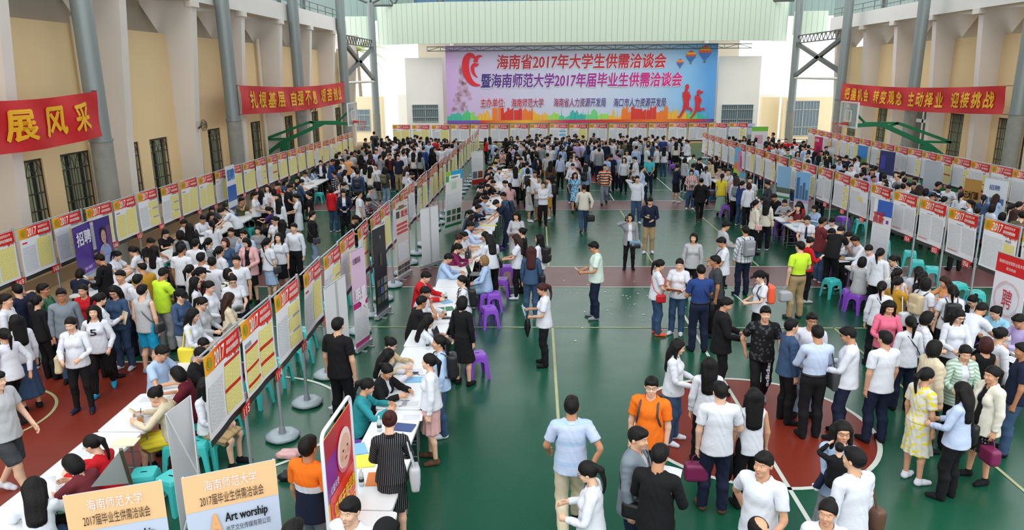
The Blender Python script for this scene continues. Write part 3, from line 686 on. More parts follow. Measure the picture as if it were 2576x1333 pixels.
VAR = {
 'a': dict(text=[(L0, .16, L1, T-.12)], notice=[(R0, .16, R1, T-.02)], bars=[(L0, T-.05, L0+.16, T-.02)], gbars=[(.12, T+.0, .34, T+.035)]),
 'b': dict(text=[], notice=[(L0, .14, L1, T-.1), (R0, .14, R1, T-.02)], bars=[], gbars=[(L0, T-.06, L0+.18, T-.02)]),
 'c': dict(text=[(L0, .16, L1, T-.12)], notice=[(R0, .62, R1, T-.03), (R0, .37, R1, .58), (R0, .12, R1, .33)], bars=[], gbars=[(.1, T+.0, .36, T+.035), (.2, .58, R1, .61), (.2, .33, R1, .36)]),
 'd': dict(text=[(L0, .16, L1, T-.1)], notice=[(R0, .14, R1, T-.05)], bars=[(R0, T-.05, R1, T-.01), (R0, .42, R1, .47)], gbars=[]),
 'e': dict(text=[], notice=[(L0, .13, L1, T-.14), (R0, .13, R1, T-.02)], bars=[(L0, T-.14, L1, T-.1), (L0, .42, L1, .46), (L0, .2, L1, .24), (R0, .52, R1, .57), (R0, .3, R1, .35)], gbars=[(L0, T-.08, L0+.2, T-.02)]),
 'f': dict(text=[(L0, .14, L1, T-.06), (R0, .2, R1, T-.06)], notice=[], bars=[(L0, .17, -.1, .185)], gbars=[(-.2, T-.03, .05, T-.012)]),
 'g': dict(text=[(L0, .14, .10, T-.06)], notice=[(.15, .14, R1, T-.10)], bars=[(.15, .14, R1, .2), (.15, .4, R1, .43)], gbars=[(.2, T-.07, .38, T-.03)]),
 'h': dict(text=[(L0, .14, .10, T-.06)], notice=[(.16, .58, R1, T-.08), (.16, .36, R1, .54), (.16, .14, R1, .32)], bars=[(.16, .545, .3, .56), (.16, .325, .3, .34)], gbars=[(.18, T-.05, .36, T-.015)]),
 'i': dict(text=[(L0, .14, .05, T-.06), (.1, .14, R1, T-.3)], notice=[(-.1, .5, .2, .66)], bars=[], gbars=[]),
 'j': dict(text=[(L0, .14, 0, T-.06)], notice=[], blue=[(.05, .62, .47, .72), (.05, .38, .47, .5)], bars=[], gbars=[(.12, .75, .4, .77), (.1, .53, .42, .55)]),
}
for k, d in VAR.items():
    d['me'] = {}
    for part, mt, off in (('text', M_text, .004), ('notice', M_ytext, .005), ('bars', M_redbar, .008), ('gbars', M_greybar, .008), ('blue', M_bluebox, .006)):
        if d.get(part): d['me'][{'text': 'text_block', 'notice': 'yellow_notice', 'bars': 'red_heading', 'gbars': 'grey_heading', 'blue': 'blue_notice'}[part]] = panel_mesh(part, d[part], mt, off)
m = MB(); m.add([(PW/2-.30, -.06, -.05), (PW/2-.02, -.06, -.05), (PW/2+.02, -.055, .05), (PW/2+.05, -.05, .10), (PW/2-.27, -.06, .10)], [(0, 1, 2, 3, 4)]); PM['number_tag'] = m.mesh('number_tag', M_tagred)
M_pole = mat('galvanised_pole', 'b2b6ba', 0.35, 0.55); M_bag = mat('grey_water_bag', '98a4ab', 0.35, bump=0.3, bscale=9)
_pm = MB(); _pm.tube([(-PW/2-.02, .03, PH+.012), (PW/2+.03, .03, PH+.012)], .013, 6); PM['top_rail'] = _pm.mesh('top_rail', M_pole)
BOARDS = []
def board(x, y, z, rz, var, num, where, group, tilt=0.0):
    lab = ('white display board with red header and tag %s, %s' % (num, where)) if num else where
    t = empty('display_board', (x, y, z-PH), rz, lab, 'display board', group); t.rotation_euler = (tilt, 0, rz)
    for p in ('sheet', 'header', 'header_lettering', 'emblem', 'leaf_print', 'foot_strip'): link(p, PM[p], t)
    for p, me in VAR[var]['me'].items(): link(p, me, t)
    link('top_rail', PM['top_rail'], t)
    if num:
        g = link('number_tag', PM['number_tag'], t)
        v, f = fit_text(num, PW/2-.235, -.028, .20, .105, bold=.03)
        me = bpy.data.meshes.new('digits'); me.from_pydata([(a, -.066-.0008*(i//max(1, len(v)//4)), b) for i, (a, b) in enumerate(v)], [], f); me.materials.append(M_wh); link('digits', me, g)
    BOARDS.append((num, x, y)); return t
_pm = MB(); _pm.tube([(0, 0, .1), (0, 0, 1.25)], .026, 8); _pm.tube([(0, 0, 1.2), (0, 0, 2.24)], .02, 8); PM['pole'] = _pm.mesh('pole', M_pole)
_pm = MB(); _pm.lathe([(.034, 1.15), (.036, 1.27)], 8); PM['collar'] = _pm.mesh('collar', mat('grey_collar', '8c9296', 0.5))
_pm = MB(); _pm.lathe([(.05, .085), (.10, .10), (.17, .105), (.235, .075), (.255, .045), (.235, .012), (.1, .004)][::-1], 24, wob=.035); PM['water_bag'] = _pm.mesh('water_bag', M_bag)
_pm = MB(); _pm.lathe([(.055, .08), (.042, .17), (.03, .20)], 10); PM['socket'] = _pm.mesh('socket', mat('grey_socket', '7d858a', 0.5))
def stand(x, y, rz, barlen, label, group):
    t = empty('board_stand', (x, y, 0), rz, label, 'stand', group)
    for p in ('pole', 'collar', 'water_bag', 'socket'): link(p, PM[p], t)
    return t
rb = random.Random(21)
def row(n, pos, pitch_rz, nums, vars_, rowname, group, zt=2.2):
    """pos(i) -> (x, y) of panel centre; rz faces the print; stand at the far/near edge"""
    for i in range(n):
        x, y = pos(i); rz = pitch_rz(i); z = zt+rb.uniform(-.015, .015)
        num = nums(i); var = vars_[i % len(vars_)] if not isinstance(vars_, dict) else vars_.get(i, rb.choice('bbac'))
        lab = None
        board(x+math.sin(rz)*.03, y-math.cos(rz)*.03, z, rz+rb.uniform(-.02, .02), var, num, rowname, group, rb.uniform(-.05, .02))
        dx, dy = math.cos(rz)*(PW/2+.035), math.sin(rz)*(PW/2+.035)
        stand(x+dx, y+dy, rz, 1.16, 'grey pole stand with water bag foot at the edge of board %s' % num, 'pole stands of the display boards')
# left row: faces +x (text start at small y) -> rz = +90 deg
row(24, lambda i: (-11.0+.033*i, 14.25+1.17*i-.02*i), lambda i: math.radians(90+1.5), lambda i: str(169-i), {0: 'b', 1: 'a', 2: 'c', 3: 'a', 4: 'b', 5: 'c', 6: 'c', 7: 'b', 8: 'b', 9: 'a', 10: 'b', 11: 'b', 12: 'c', 13: 'd', 14: 'b', 15: 'b', 16: 'b'}, 'left row by the beige wall', 'left row of display boards')
# second row
row(30, lambda i: (-3.83+.018*i, 8.22+1.17*i), lambda i: math.radians(90+1.0), lambda i: '%03d' % (115-i), {0: 'd', 1: 'e', 2: 'c', 3: 'a', 4: 'c', 5: 'c', 6: 'd', 7: 'b', 8: 'b', 9: 'c', 10: 'b', 11: 'f', 12: 'c'}, 'row left of the main aisle', 'second row of display boards')
# inner right row faces -x: text starts far -> rz = -90 deg; tags at near end
row(21, lambda i: (9.72-.045*i, 14.1+1.26*i), lambda i: math.radians(-90+2.0), lambda i: '%03d' % (58-i), {0: 'a', 1: 'g', 2: 'f', 3: 'f', 4: 'f', 5: 'i', 6: 'i', 7: 'h', 8: 'f', 9: 'h', 10: 'd', 11: 'g', 12: 'h', 13: 'h', 14: 'a', 15: 'f', 16: 'i', 17: 'f', 18: 'g', 19: 'g', 20: 'g'}, 'row right of the main aisle', 'inner right row of display boards')
row(18, lambda i: (15.2, 22.3+1.14*i), lambda i: math.radians(-90), lambda i: '%03d' % (20-i), {0: 'g', 1: 'g', 2: 'h', 3: 'g', 4: 'h', 5: 'd', 6: 'g', 7: 'h', 8: 'f', 9: 'g', 10: 'g', 11: 'a', 12: 'a', 13: 'h', 14: 'h', 15: 'g', 16: 'g', 17: 'h'}, 'outer row by the right wall', 'outer right row of display boards')
row(18, lambda i: (-8.55+1.24*i, 47.0), lambda i: 0.0, lambda i: '%03d' % (85-i), {0: 'b', 1: 'b', 2: 'a', 3: 'f', 4: 'f', 5: 'f', 6: 'f', 7: 'f', 8: 'j', 9: 'a', 10: 'f', 11: 'f', 12: 'f', 13: 'f', 14: 'f', 15: 'f', 16: 'f', 17: 'h'}, 'row across the back below the backdrop', 'back row of display boards')
# ---------------------------------------------------------------- people: continuous bodies grown from a blended volume, then posed
def smin(a, b, k):
    h = np.clip(.5+.5*(b-a)/k, 0, 1); return b*(1-h)+a*h-k*h*(1-h)
class Vol:
    def __init__(s, xs, ys, zs):
        s.x, s.y, s.z = [np.asarray(v, np.float64) for v in (xs, ys, zs)]; s.F = np.full((len(xs), len(ys), len(zs)), .3)
    def sub(s, lo, hi):
        r = []
        for ax, a, b in ((s.x, lo[0], hi[0]), (s.y, lo[1], hi[1]), (s.z, lo[2], hi[2])):
            r.append(slice(max(0, np.searchsorted(ax, a)-1), min(len(ax), np.searchsorted(ax, b)+1)))
        return tuple(r)
    def grid(s, sl): return s.x[sl[0]][:, None, None], s.y[sl[1]][None, :, None], s.z[sl[2]][None, None, :]
    def put(s, sl, d, k, mode):
        if mode == 'add': s.F[sl] = smin(s.F[sl], d, k)
        else: s.F[sl] = np.maximum(s.F[sl], -d)
    def cone(s, a, b, ra, rb, k=.02, fx=1.0, fy=1.0, mode='add'):
        a = np.array(a, float); b = np.array(b, float); R = max(ra, rb)*max(1, fx, fy)+k+.03
        sl = s.sub(np.minimum(a, b)-R, np.maximum(a, b)+R); X, Y, Z = s.grid(sl)
        ba = b-a; px, py, pz = (X-a[0]), (Y-a[1]), (Z-a[2])
        h = np.clip((px*ba[0]+py*ba[1]+pz*ba[2])/max(1e-9, ba@ba), 0, 1)
        d = np.sqrt(((px-ba[0]*h)/fx)**2+((py-ba[1]*h)/fy)**2+(pz-ba[2]*h)**2)-(ra+(rb-ra)*h)
        s.put(sl, d*min(fx, fy, 1.0), k, mode); return s
    def ell(s, c, r, k=.02, mode='add'):
        c = np.array(c, float); r = np.array(r, float); sl = s.sub(c-r-k-.03, c+r+k+.03); X, Y, Z = s.grid(sl)
        k0 = np.sqrt(((X-c[0])/r[0])**2+((Y-c[1])/r[1])**2+((Z-c[2])/r[2])**2); k1 = np.sqrt(((X-c[0])/r[0]**2)**2+((Y-c[1])/r[1]**2)**2+((Z-c[2])/r[2]**2)**2)+1e-9
        s.put(sl, k0*(k0-1)/k1, k, mode); return s
    def cut(s, fn):
        X, Y, Z = s.grid((slice(None),)*3); s.F = np.maximum(s.F, np.broadcast_to(fn(X, Y, Z), s.F.shape)); return s
    def warp(s, fn):
        X, Y, Z = s.grid((slice(None),)*3); s.F = s.F+fn(X, Y, Z); return s
    def mesh(s):
        F = s.F; F[0] = F[-1] = .1; F[:, 0] = F[:, -1] = .1; F[:, :, 0] = F[:, :, -1] = .1
        S = F < 0; n = np.array(F.shape)
        C = [(i, j, k) for i in (0, 1) for j in (0, 1) for k in (0, 1)]
        cnt = sum(S[i:n[0]-1+i, j:n[1]-1+j, k:n[2]-1+k].astype(np.int8) for i, j, k in C)
        act = np.argwhere((cnt > 0) & (cnt < 8)); vid = -np.ones(n-1, np.int64); vid[tuple(act.T)] = np.arange(len(act))
        val = np.stack([F[act[:, 0]+i, act[:, 1]+j, act[:, 2]+k] for i, j, k in C], 1)
        acc = np.zeros((len(act), 3)); m = np.zeros(len(act))
        for a in range(8):
            for ax in range(3):
                b = a | (4 >> ax)
                if b == a: continue
                fa, fb = val[:, a], val[:, b]; ok = (fa < 0) != (fb < 0); t = np.where(ok, fa/np.where(ok, fa-fb, 1), 0)
                p = np.array(C[a], float)[None]+np.eye(3)[ax][None]*t[:, None]; acc += p*ok[:, None]; m += ok
        q = act+acc/m[:, None]; V = np.stack([np.interp(q[:, d], np.arange(n[d]), ax) for d, ax in enumerate((s.x, s.y, s.z))], 1)
        faces = []
        for ax in range(3):
            o1, o2 = [(1, 2), (2, 0), (0, 1)][ax]
            A = [slice(1, n[0]-1), slice(1, n[1]-1), slice(1, n[2]-1)]; A[ax] = slice(0, n[ax]-1); B = list(A); B[ax] = slice(1, n[ax])
            sa, sb = S[tuple(A)], S[tuple(B)]; e = np.argwhere(sa != sb)
            if not len(e): continue
            off = np.array([1, 1, 1]); off[ax] = 0; e = e+off; flip = S[tuple(e.T)]
            u = np.zeros(3, int); u[o1] = 1; w = np.zeros(3, int); w[o2] = 1
            c0 = vid[tuple(e.T)]; c1 = vid[tuple((e-u).T)]; c2 = vid[tuple((e-u-w).T)]; c3 = vid[tuple((e-w).T)]
            f = np.stack([c0, c1, c2, c3], 1); f[~flip] = f[~flip][:, ::-1]; faces.append(f)
        return V, np.vstack(faces)
def axis(*segs):
    """coordinates from (start, end, step) pieces"""
    o = []
    for a, b, st in segs: n = max(1, int(round((b-a)/st))); o += list(a+(b-a)*np.arange(n)/n)
    return o+[segs[-1][1]]
AD = np.array([.7071, 0, -.7071])                                      # arm direction at rest
def J(sex):
    sw = .178 if sex == 'm' else .158
    S = np.array([sw, -.015, 1.392]); E = S+AD*.285; W = E+AD*.25
    return dict(S=S, E=E, W=W, H=np.array([.088, 0, .90]), K=np.array([.098, .012, .49]), A=np.array([.100, -.02, .085]), T=np.array([.12, .14, .03]), hips=np.array([0, 0, .92]), belly=np.array([0, 0, 1.03]), chest=np.array([0, -.005, 1.17]), neck=np.array([0, -.018, 1.45]), head=np.array([0, -.002, 1.535]))
JM = {'m': J('m'), 'f': J('f')}
def mir(p, s): return np.array([p[0]*s, p[1], p[2]])
def torso(V, sex, e, k=.04):
    if sex == 'm':
        V.ell((0, 0, .93), (.158+e, .112+e, .12+e), k); V.cone((0, 0, .98), (0, -.005, 1.15), .146+e, .15+e, k, 1, .74); V.ell((0, -.008, 1.27), (.176+e, .118+e, .17+e), k)
        V.cone((-.135, -.015, 1.385), (.135, -.015, 1.385), .064+e, .064+e, k); V.ell((0, .04, 1.29), (.12+e, .075+e, .09+e), k)
    else:
        V.ell((0, -.01, .92), (.163+e, .118+e, .125+e), k); V.cone((0, 0, .98), (0, -.005, 1.15), .132+e, .122+e, k, 1, .74); V.ell((0, -.008, 1.27), (.152+e, .102+e, .16+e), k)
        V.cone((-.118, -.015, 1.385), (.118, -.015, 1.385), .056+e, .056+e, k)
        for s in (-1, 1): V.ell((s*.068, .065, 1.265), (.068+e, .062+e, .068+e), .03)
    V.cone((0, -.02, 1.38), (0, -.015, 1.45), .10+e*.7, .066+e*.6, k, 1.15, .8)
def arm(V, sex, r0, r1, r2, k=.03, to='W'):
    j = JM[sex]
    for s in (-1, 1):
        V.cone(mir(j['S'], s), mir(j['E'], s), r0, r1, k)
        if to == 'W': V.cone(mir(j['E'], s), mir(j['W'], s), r1, r2, .02)
def leg(V, sex, rh, rk, ra, k=.03, shin=True):
    j = JM[sex]
    for s in (-1, 1):
        V.cone(mir(j['H'], s)+np.array([0, -.005, .0]), mir(j['K'], s), rh, rk, k)
        if shin: V.cone(mir(j['K'], s), mir(j['K'], s)*.5+mir(j['A'], s)*.5+np.array([0, -.02, .08]), rk, rk*1.0 if ra < .05 else rk*.98, .02); V.cone(mir(j['K'], s)*.5+mir(j['A'], s)*.5+np.array([0, -.02, .08]), mir(j['A'], s), rk*.97, ra, .02)
GX = [axis((-.80, -.49, .0074), (-.49, -.10, .016), (-.10, .10, .008), (.10, .49, .016), (.49, .80, .0074)), axis((-.80, -.14, .019), (-.14, .14, .0135), (.14, .80, .019)), axis((-.80, .80, .030)), axis((-.80, .80, .042))]
GY = [axis((-.17, -.06, .012), (-.06, .115, .0074), (.115, .24, .014)), axis((-.17, .24, .0145)), axis((-.17, .24, .022)), axis((-.17, .24, .031))]
GZ = [axis((-.02, .12, .013), (.12, .80, .022), (.80, 1.05, .0078), (1.05, 1.46, .018), (1.46, 1.78, .008)), axis((-.02, .80, .026), (.80, 1.46, .020), (1.46, 1.78, .013)), axis((-.02, 1.46, .036), (1.46, 1.78, .023)), axis((-.02, 1.46, .052), (1.46, 1.78, .034))]
def body_volume(sex, lod):
    V = Vol(GX[lod], GY[lod], GZ[lod]); j = JM[sex]; g = 1.0 if sex == 'm' else .88
    torso(V, sex, -.016); arm(V, sex, .043*g, .039*g, .027*g); leg(V, sex, .074, .053*g+.003, .037*g)
    V.cone((0, -.015, 1.42), (0, .0, 1.56), .057*g+.002, .054*g+.002, .02)
    V.ell((0, -.008, 1.632), (.077, .094, .092), .01); V.ell((0, .028, 1.575), (.060, .068, .074), .02); V.cone((0, .072, 1.522), (0, .074, 1.526), .026, .026, .03)
    V.cone((0, .088, 1.622), (0, .106, 1.590), .008, .014, .012); V.ell((0, .077, 1.650), (.05, .018, .014), .02)
    for s in (-1, 1):
        V.ell((s*.078, -.008, 1.605), (.010, .022, .032), .004); V.ell((s*.034, .066, 1.585), (.028, .026, .026), .02); V.ell((s*.031, .097, 1.628), (.017, .014, .011), 0, 'sub')
        W = mir(j['W'], s); d = mir(AD, s); nrm = np.array([-.7071*s, 0, -.7071]); y = np.array([0, 1., 0])
        V.cone(W+d*.01, W+d*.085, .030, .036, .012, .62, 1.05)
        if lod < 2:
            for q in range(4):
                b = W+d*.085+y*(.033-.022*q); L = (.034, .039, .036, .028)[q]; m1 = b+d*L+nrm*.006; tip = m1+d*L*.75+nrm*L*.62
                V.cone(b, m1, .0092, .0086, .006); V.cone(m1, tip, .0086, .0072, .004)
            t0 = W+d*.028+y*.026; t1 = t0+d*.034+y*.024+nrm*.010; V.cone(t0, t1, .0125, .0105, .008); V.cone(t1, t1+d*.03+y*.004+nrm*.008, .0100, .0078, .004)
        else:
            V.cone(W+d*.08, W+d*.16+nrm*.02, .03, .02, .012, .7, 1)
        V.cone(mir(j['A'], s)+np.array([0, -.01, -.035]), mir(j['T'], s), .040, .028, .03)
    V.cut(lambda X, Y, Z: -Z)
    return V.mesh()
def weights(P, sex, mode='body'):
    j = JM[sex]; B = [(((-.075, 0, .92), (.075, 0, .92)), .11), (((0, 0, 1.03), (0, 0, 1.1)), .13), (((0, -.01, 1.2), (0, -.01, 1.36)), .13), (((0, -.015, 1.455), (0, -.005, 1.51)), .055), (((0, 0, 1.575), (0, -.005, 1.66)), .085)]
    for s in (1, -1):
        B += [((mir(j['S'], s)+mir(AD, s)*.03, mir(j['E'], s)), .045), ((mir(j['E'], s), mir(j['W'], s)), .035), ((mir(j['W'], s)+mir(AD, s)*.01, mir(j['W'], s)+mir(AD, s)*.2), .03)]
    for s in (1, -1):
        B += [((mir(j['H'], s)+np.array([0, 0, -.07]), mir(j['K'], s)), .08), ((mir(j['K'], s), mir(j['A'], s)), .05), ((mir(j['A'], s)+np.array([0, .02, -.04]), mir(j['T'], s)), .04)]
    D = []
    for (a, b), r in B:
        a = np.array(a, float); b = np.array(b, float); ba = b-a; h = np.clip(((P-a)@ba)/max(1e-9, ba@ba), 0, 1); D.append(np.linalg.norm(P-a-h[:, None]*ba, axis=1)-r)
    D = np.stack(D, 1)
    for s in (1, -1):
        a = np.array([0, -.015, 1.385]); b = np.array([s*(j['S'][0]-.05), -.015, 1.385]); ba = b-a; h = np.clip(((P-a)@ba)/(ba@ba), 0, 1); D[:, 2] = np.minimum(D[:, 2], np.linalg.norm(P-a-h[:, None]*ba, axis=1)-.05)
    W = np.exp(-(np.maximum(D, -.05)-np.maximum(D, -.05).min(1, keepdims=True))/.020)
    if mode in ('hair', 'skirt'): W[:] = 0
    ss = lambda a, b, t: np.clip((t-a)/(b-a), 0, 1)**2*(3-2*np.clip((t-a)/(b-a), 0, 1))
    if mode == 'hair':
        t = ss(1.36, 1.53, P[:, 2]); W[:, 4] = t; W[:, 2] = 1-t
    if mode == 'skirt':
        z = P[:, 2]; up = ss(.80, .98, z); r = ss(-.13, .13, P[:, 0]); sh = 1-ss(.40, .58, z)
        W[:, 1] = ss(.98, 1.08, z)*up; W[:, 0] = up*(1-ss(.98, 1.08, z)); lo = 1-up
        W[:, 11] = lo*r*(1-sh); W[:, 12] = lo*r*sh; W[:, 14] = lo*(1-r)*(1-sh); W[:, 15] = lo*(1-r)*sh
        tt = ss(1.10, 1.2, z); W *= (1-tt)[:, None]; W[:, 2] += tt
    if mode == 'top':                                                   # keep shirts off the legs and hands
        W[:, [12, 13, 15, 16]] = 0; W[:, [11, 14]] *= .55
    return W/W.sum(1, keepdims=True)
GS = (.0135, .020, .030, .044)
def cloth_axes(lod, x, y0, y1, z0, z1): g = GS[lod]; return axis((-x, x, g)), axis((y0, y1, g)), axis((z0, z1, g))
def folds(V, amp=.0035):
    V.warp(lambda X, Y, Z: amp*np.sin(38*Z+9*np.sin(11*X+3*Y)+13*Y)*np.sin(17*X+21*Y+4))
def top_volume(kind, sex, lod):
    j = JM[sex]; sl = kind.split('_')[0]; hem = float(kind.split('_')[1])/100
    V = Vol(*cloth_axes(lod, .62 if sl in ('long', 'jacket') else .45, -.22, .24, hem-.06, 1.53)); e = {'jacket': .032, 'inner': .006}.get(sl, .016)
    torso(V, sex, e)
    if hem < .93: V.cone((0, 0, 1.10), (0, -.004, hem-.05), .152+e if sex == 'm' else .140+e, .190+e, .03, 1, .88)
    if sl == 'short':
        arm(V, sex, .068, .066, 0, .03, 'E'); folds(V); V.cut(lambda X, Y, Z: np.minimum((np.abs(X)-j['S'][0])*.7071-(Z-j['S'][2])*.7071-.195, np.abs(X)-.225))
    elif sl in ('long', 'jacket'):
        q = .008 if sl == 'jacket' else 0; arm(V, sex, .062+q, .052+q, .040+q); folds(V); V.cut(lambda X, Y, Z: np.minimum((np.abs(X)-j['S'][0])*.7071-(Z-j['S'][2])*.7071-.53, np.abs(X)-.3))
    else:
        folds(V); V.cut(lambda X, Y, Z: np.abs(X)-(.12 if sl == 'inner' else .165 if sex == 'm' else .148))
    V.cut(lambda X, Y, Z: hem-Z+0*X)
    V.cone((0, -.012, 1.40), (0, .01, 1.60), .064 if sl != 'none' else .085, .075, 0, 1, 1, 'sub')
    if sl == 'jacket': V.cut(lambda X, Y, Z: np.minimum(Y-.0, np.minimum(.055+(1.30-Z)*.03-np.abs(X), 1.5-Z)))
    return V.mesh()
def low_volume(kind, sex, lod):
    j = JM[sex]
    if kind in ('trousers', 'slim', 'shorts'):
        V = Vol(*cloth_axes(lod, .26, -.2, .2, .02, 1.08)); e = .016
        V.ell((0, -.005, .93), (.160+e, .115+e, .115+e), .03); V.cone((0, 0, .98), (0, -.003, 1.05), .150+e if sex == 'm' else .138+e, .152+e if sex == 'm' else .132+e, .03, 1, .77)
        if kind == 'slim': leg(V, sex, .097, .064, .048)
        elif kind == 'shorts': leg(V, sex, .108, .094, .09, .03, False); V.cut(lambda X, Y, Z: .52-Z+0*X)
        else: leg(V, sex, .101, .075, .066)
        folds(V, .004); V.cut(lambda X, Y, Z: np.maximum(.045-Z, Z-1.03)+0*X)
    else:
        hem = {'skirt': .50, 'midi': .24, 'mini': .62, 'dress': .47, 'longdress': .20}[kind]; top = 1.40 if 'dress' in kind else 1.03
        V = Vol(*cloth_axes(lod, .34, -.26, .28, hem-.06, 1.08)); w = {'skirt': .178, 'midi': .235, 'mini': .185, 'dress': .215, 'longdress': .25}[kind]
        V.ell((0, -.005, .93), (.172, .126, .125), .03); V.cone((0, 0, 1.03), (0, 0, .80), .138, .165, .03, 1, .78); V.cone((0, 0, .86), (0, .0, hem-.05), .160, w, .03, 1, .82)
        V.warp(lambda X, Y, Z: .010*np.sin(np.arctan2(Y, X)*11)*np.clip((.9-Z)/.4, 0, 1)); folds(V, .003); V.cut(lambda X, Y, Z: np.maximum(hem-Z, Z-1.05)+0*X)
    return V.mesh()
def hair_volume(kind, lod):
    g = (.009, .013, .020, .030)[lod]; lz = 1.18 if kind == 'long' else 1.30 if kind == 'pony' else 1.42
    V = Vol(axis((-.16, .16, g)), axis((-.26, .17, g)), axis((lz, 1.80, g)))
    if kind == 'short': V.ell((0, -.010, 1.636), (.087, .107, .107), .01); V.ell((0, .055, 1.695), (.062, .048, .032), .03); V.cut(lambda X, Y, Z: (Y-.050)-1.25*(Z-1.628)+.22*np.abs(X)); V.cut(lambda X, Y, Z: 1.535-Z+0*X)
    elif kind == 'crew': V.ell((0, -.009, 1.634), (.0815, .0985, .0975), .01); V.cut(lambda X, Y, Z: (Y-.042)-1.25*(Z-1.632))
    elif kind == 'bald': V.ell((0, -.012, 1.632), (.084, .100, .097), .01); V.cut(lambda X, Y, Z: (Y-.0)-1.2*(Z-1.62)); V.ell((0, .025, 1.735), (.052, .095, .062), 0, 'sub')
    else:
        V.ell((0, -.012, 1.640), (.090, .108, .107), .01)
        if kind == 'bob': V.ell((0, -.022, 1.575), (.104, .100, .115), .03)
        if kind == 'long':
            V.cone((0, -.050, 1.62), (0, -.105, 1.26), .097, .080, .03, 1.32, .62)
            for s in (-1, 1): V.cone((s*.086, -.005, 1.62), (s*.105, .045, 1.36), .032, .022, .03)
        V.cut(lambda X, Y, Z: np.minimum((Y-.045)-1.0*(Z-1.655)-.05*np.abs(X), np.maximum(Y-.060, Y-.060)) if False else np.where((np.abs(X) < .070-.35*np.clip(1.60-Z, 0, .1)) & (Y > -.035), (Y-.044)-1.15*(Z-1.640), (Y-.058)))
        if kind in ('pony', 'bun'): V.cut(lambda X, Y, Z: np.minimum(1.545-Z+.35*(Y+.05), .05)+0*X); V.cut(lambda X, Y, Z: (Y-.048)-1.2*(Z-1.634))
        if kind == 'pony': V.cone((0, -.105, 1.675), (0, -.150, 1.60), .024, .036, .01); V.cone((0, -.150, 1.60), (0, -.125, 1.38), .036, .014, .02)
        if kind == 'bun': V.ell((0, -.115, 1.672), (.043, .04, .043), .01)
    if kind in ('short', 'bob', 'long'): V.warp(lambda X, Y, Z: .002*np.sin(90*X+30*Y)*np.sin(60*Y+20*X))
    return V.mesh()
def cap_volume(lod):
    g = (.009, .013, .020, .03)[lod]; V = Vol(axis((-.13, .13, g)), axis((-.16, .24, g)), axis((1.60, 1.80, g)))
    V.ell((0, -.01, 1.655), (.097, .115, .100), .01); V.cut(lambda X, Y, Z: 1.655-Z+0*X); V.cone((0, .09, 1.662), (0, .155, 1.650), .070, .055, .01, 1, .9)
    V.cut(lambda X, Y, Z: np.where(Y > .105, np.maximum(Z-1.672+.25*(Y-.1), 1.645-Z-.2*(Y-.1)), -1)); return V.mesh()
def shoe_volume(s, lod):
    g = (.010, .016, .026, .036)[lod]; j = JM['m']; V = Vol(axis((s*.115-.08, s*.115+.08, g)), axis((-.13, .24, g)), axis((-.02, .15, g)))
    V.cone((s*.100, -.045, .04), (s*.106, .06, .042), .042, .043, .02); V.cone((s*.106, .06, .038), (s*.117, .135, .032), .043, .034, .02); V.cone((s*.10, -.03, .05), (s*.10, -.025, .10), .05, .042, .02); V.cut(lambda X, Y, Z: np.maximum(-Z, Z-.112)+0*X); return V.mesh()
_PC = {}
def piece(key):
    if key not in _PC:
        fam, *a = key
        V, F = dict(body=lambda: body_volume(a[0], a[1]), top=lambda: top_volume(a[1], a[0], a[2]), low=lambda: low_volume(a[1], a[0], a[2]), hair=lambda: hair_volume(a[0], a[1]), cap=lambda: cap_volume(a[0]), shoe=lambda: shoe_volume(a[0], a[1]))[fam]()
        sex = a[0] if fam in ('body', 'top', 'low') else 'm'
        mode = {'hair': 'hair', 'cap': 'hair', 'top': 'top'}.get(fam, 'body')
        if fam == 'low' and a[1] in ('skirt', 'midi', 'mini', 'dress', 'longdress'): mode = 'skirt'
        W = weights(V, sex, mode)
        if fam == 'shoe': W[:] = 0; W[:, 13 if a[0] > 0 else 16] = 1
        if fam == 'cap': W[:] = 0; W[:, 4] = 1
        if fam == 'low' and mode == 'body': W[:, 2:11] = 0; W[:, [13, 16]] = 0; W /= W.sum(1, keepdims=True)
        mi = np.zeros(len(F), np.int32)
        if fam == 'body' and a[1] < 2: V, F, W, mi = add_face(V, F, W, a[1])
        if fam == 'body' and a[1] == 2: V, F, W, mi = add_face(V, F, W, 2)
        _PC[key] = (V.astype(np.float32), F.astype(np.int32), W.astype(np.float32), mi)
    return _PC[key]
def add_face(V, F, W, lod):
    n = (10, 8, 6, 6)[lod]; Vs = [V]; Fs = [F]; Ms = [np.zeros(len(F), np.int32)]; c0 = len(V)
    spec = [((s*.031, .084, 1.6265), (.0112, .0070, .0046), 1) for s in (-1, 1)]+[((s*.031, .0895, 1.6265), (.0054, .003, .0047), 2) for s in (-1, 1)]+[((s*.032, .0865, 1.651), (.017, .0045, .0028), 2) for s in (-1, 1)]+[((0, .0985, 1.5485), (.021, .0065, .0062), 3)]
    for c, r, m in spec:
        vs = []; fs = []
        for i in range(n//2+1):
            for k in range(n):
                t = math.pi*i/(n//2); p = 2*math.pi*k/n; vs.append((c[0]+r[0]*math.sin(t)*math.cos(p), c[1]+r[1]*math.sin(t)*math.sin(p), c[2]+r[2]*math.cos(t)))
        for i in range(n//2):
            for k in range(n): fs.append((i*n+k, (i+1)*n+k, (i+1)*n+(k+1) % n, i*n+(k+1) % n))
        Vs.append(np.array(vs)); Fs.append(np.array(fs)+c0); Ms.append(np.full(len(fs), m, np.int32)); c0 += len(vs)
    V2 = np.vstack(Vs); W2 = np.zeros((len(V2), W.shape[1])); W2[:len(V)] = W; W2[len(V):, 4] = 1
    return V2, np.vstack(Fs), W2, np.concatenate(Ms)
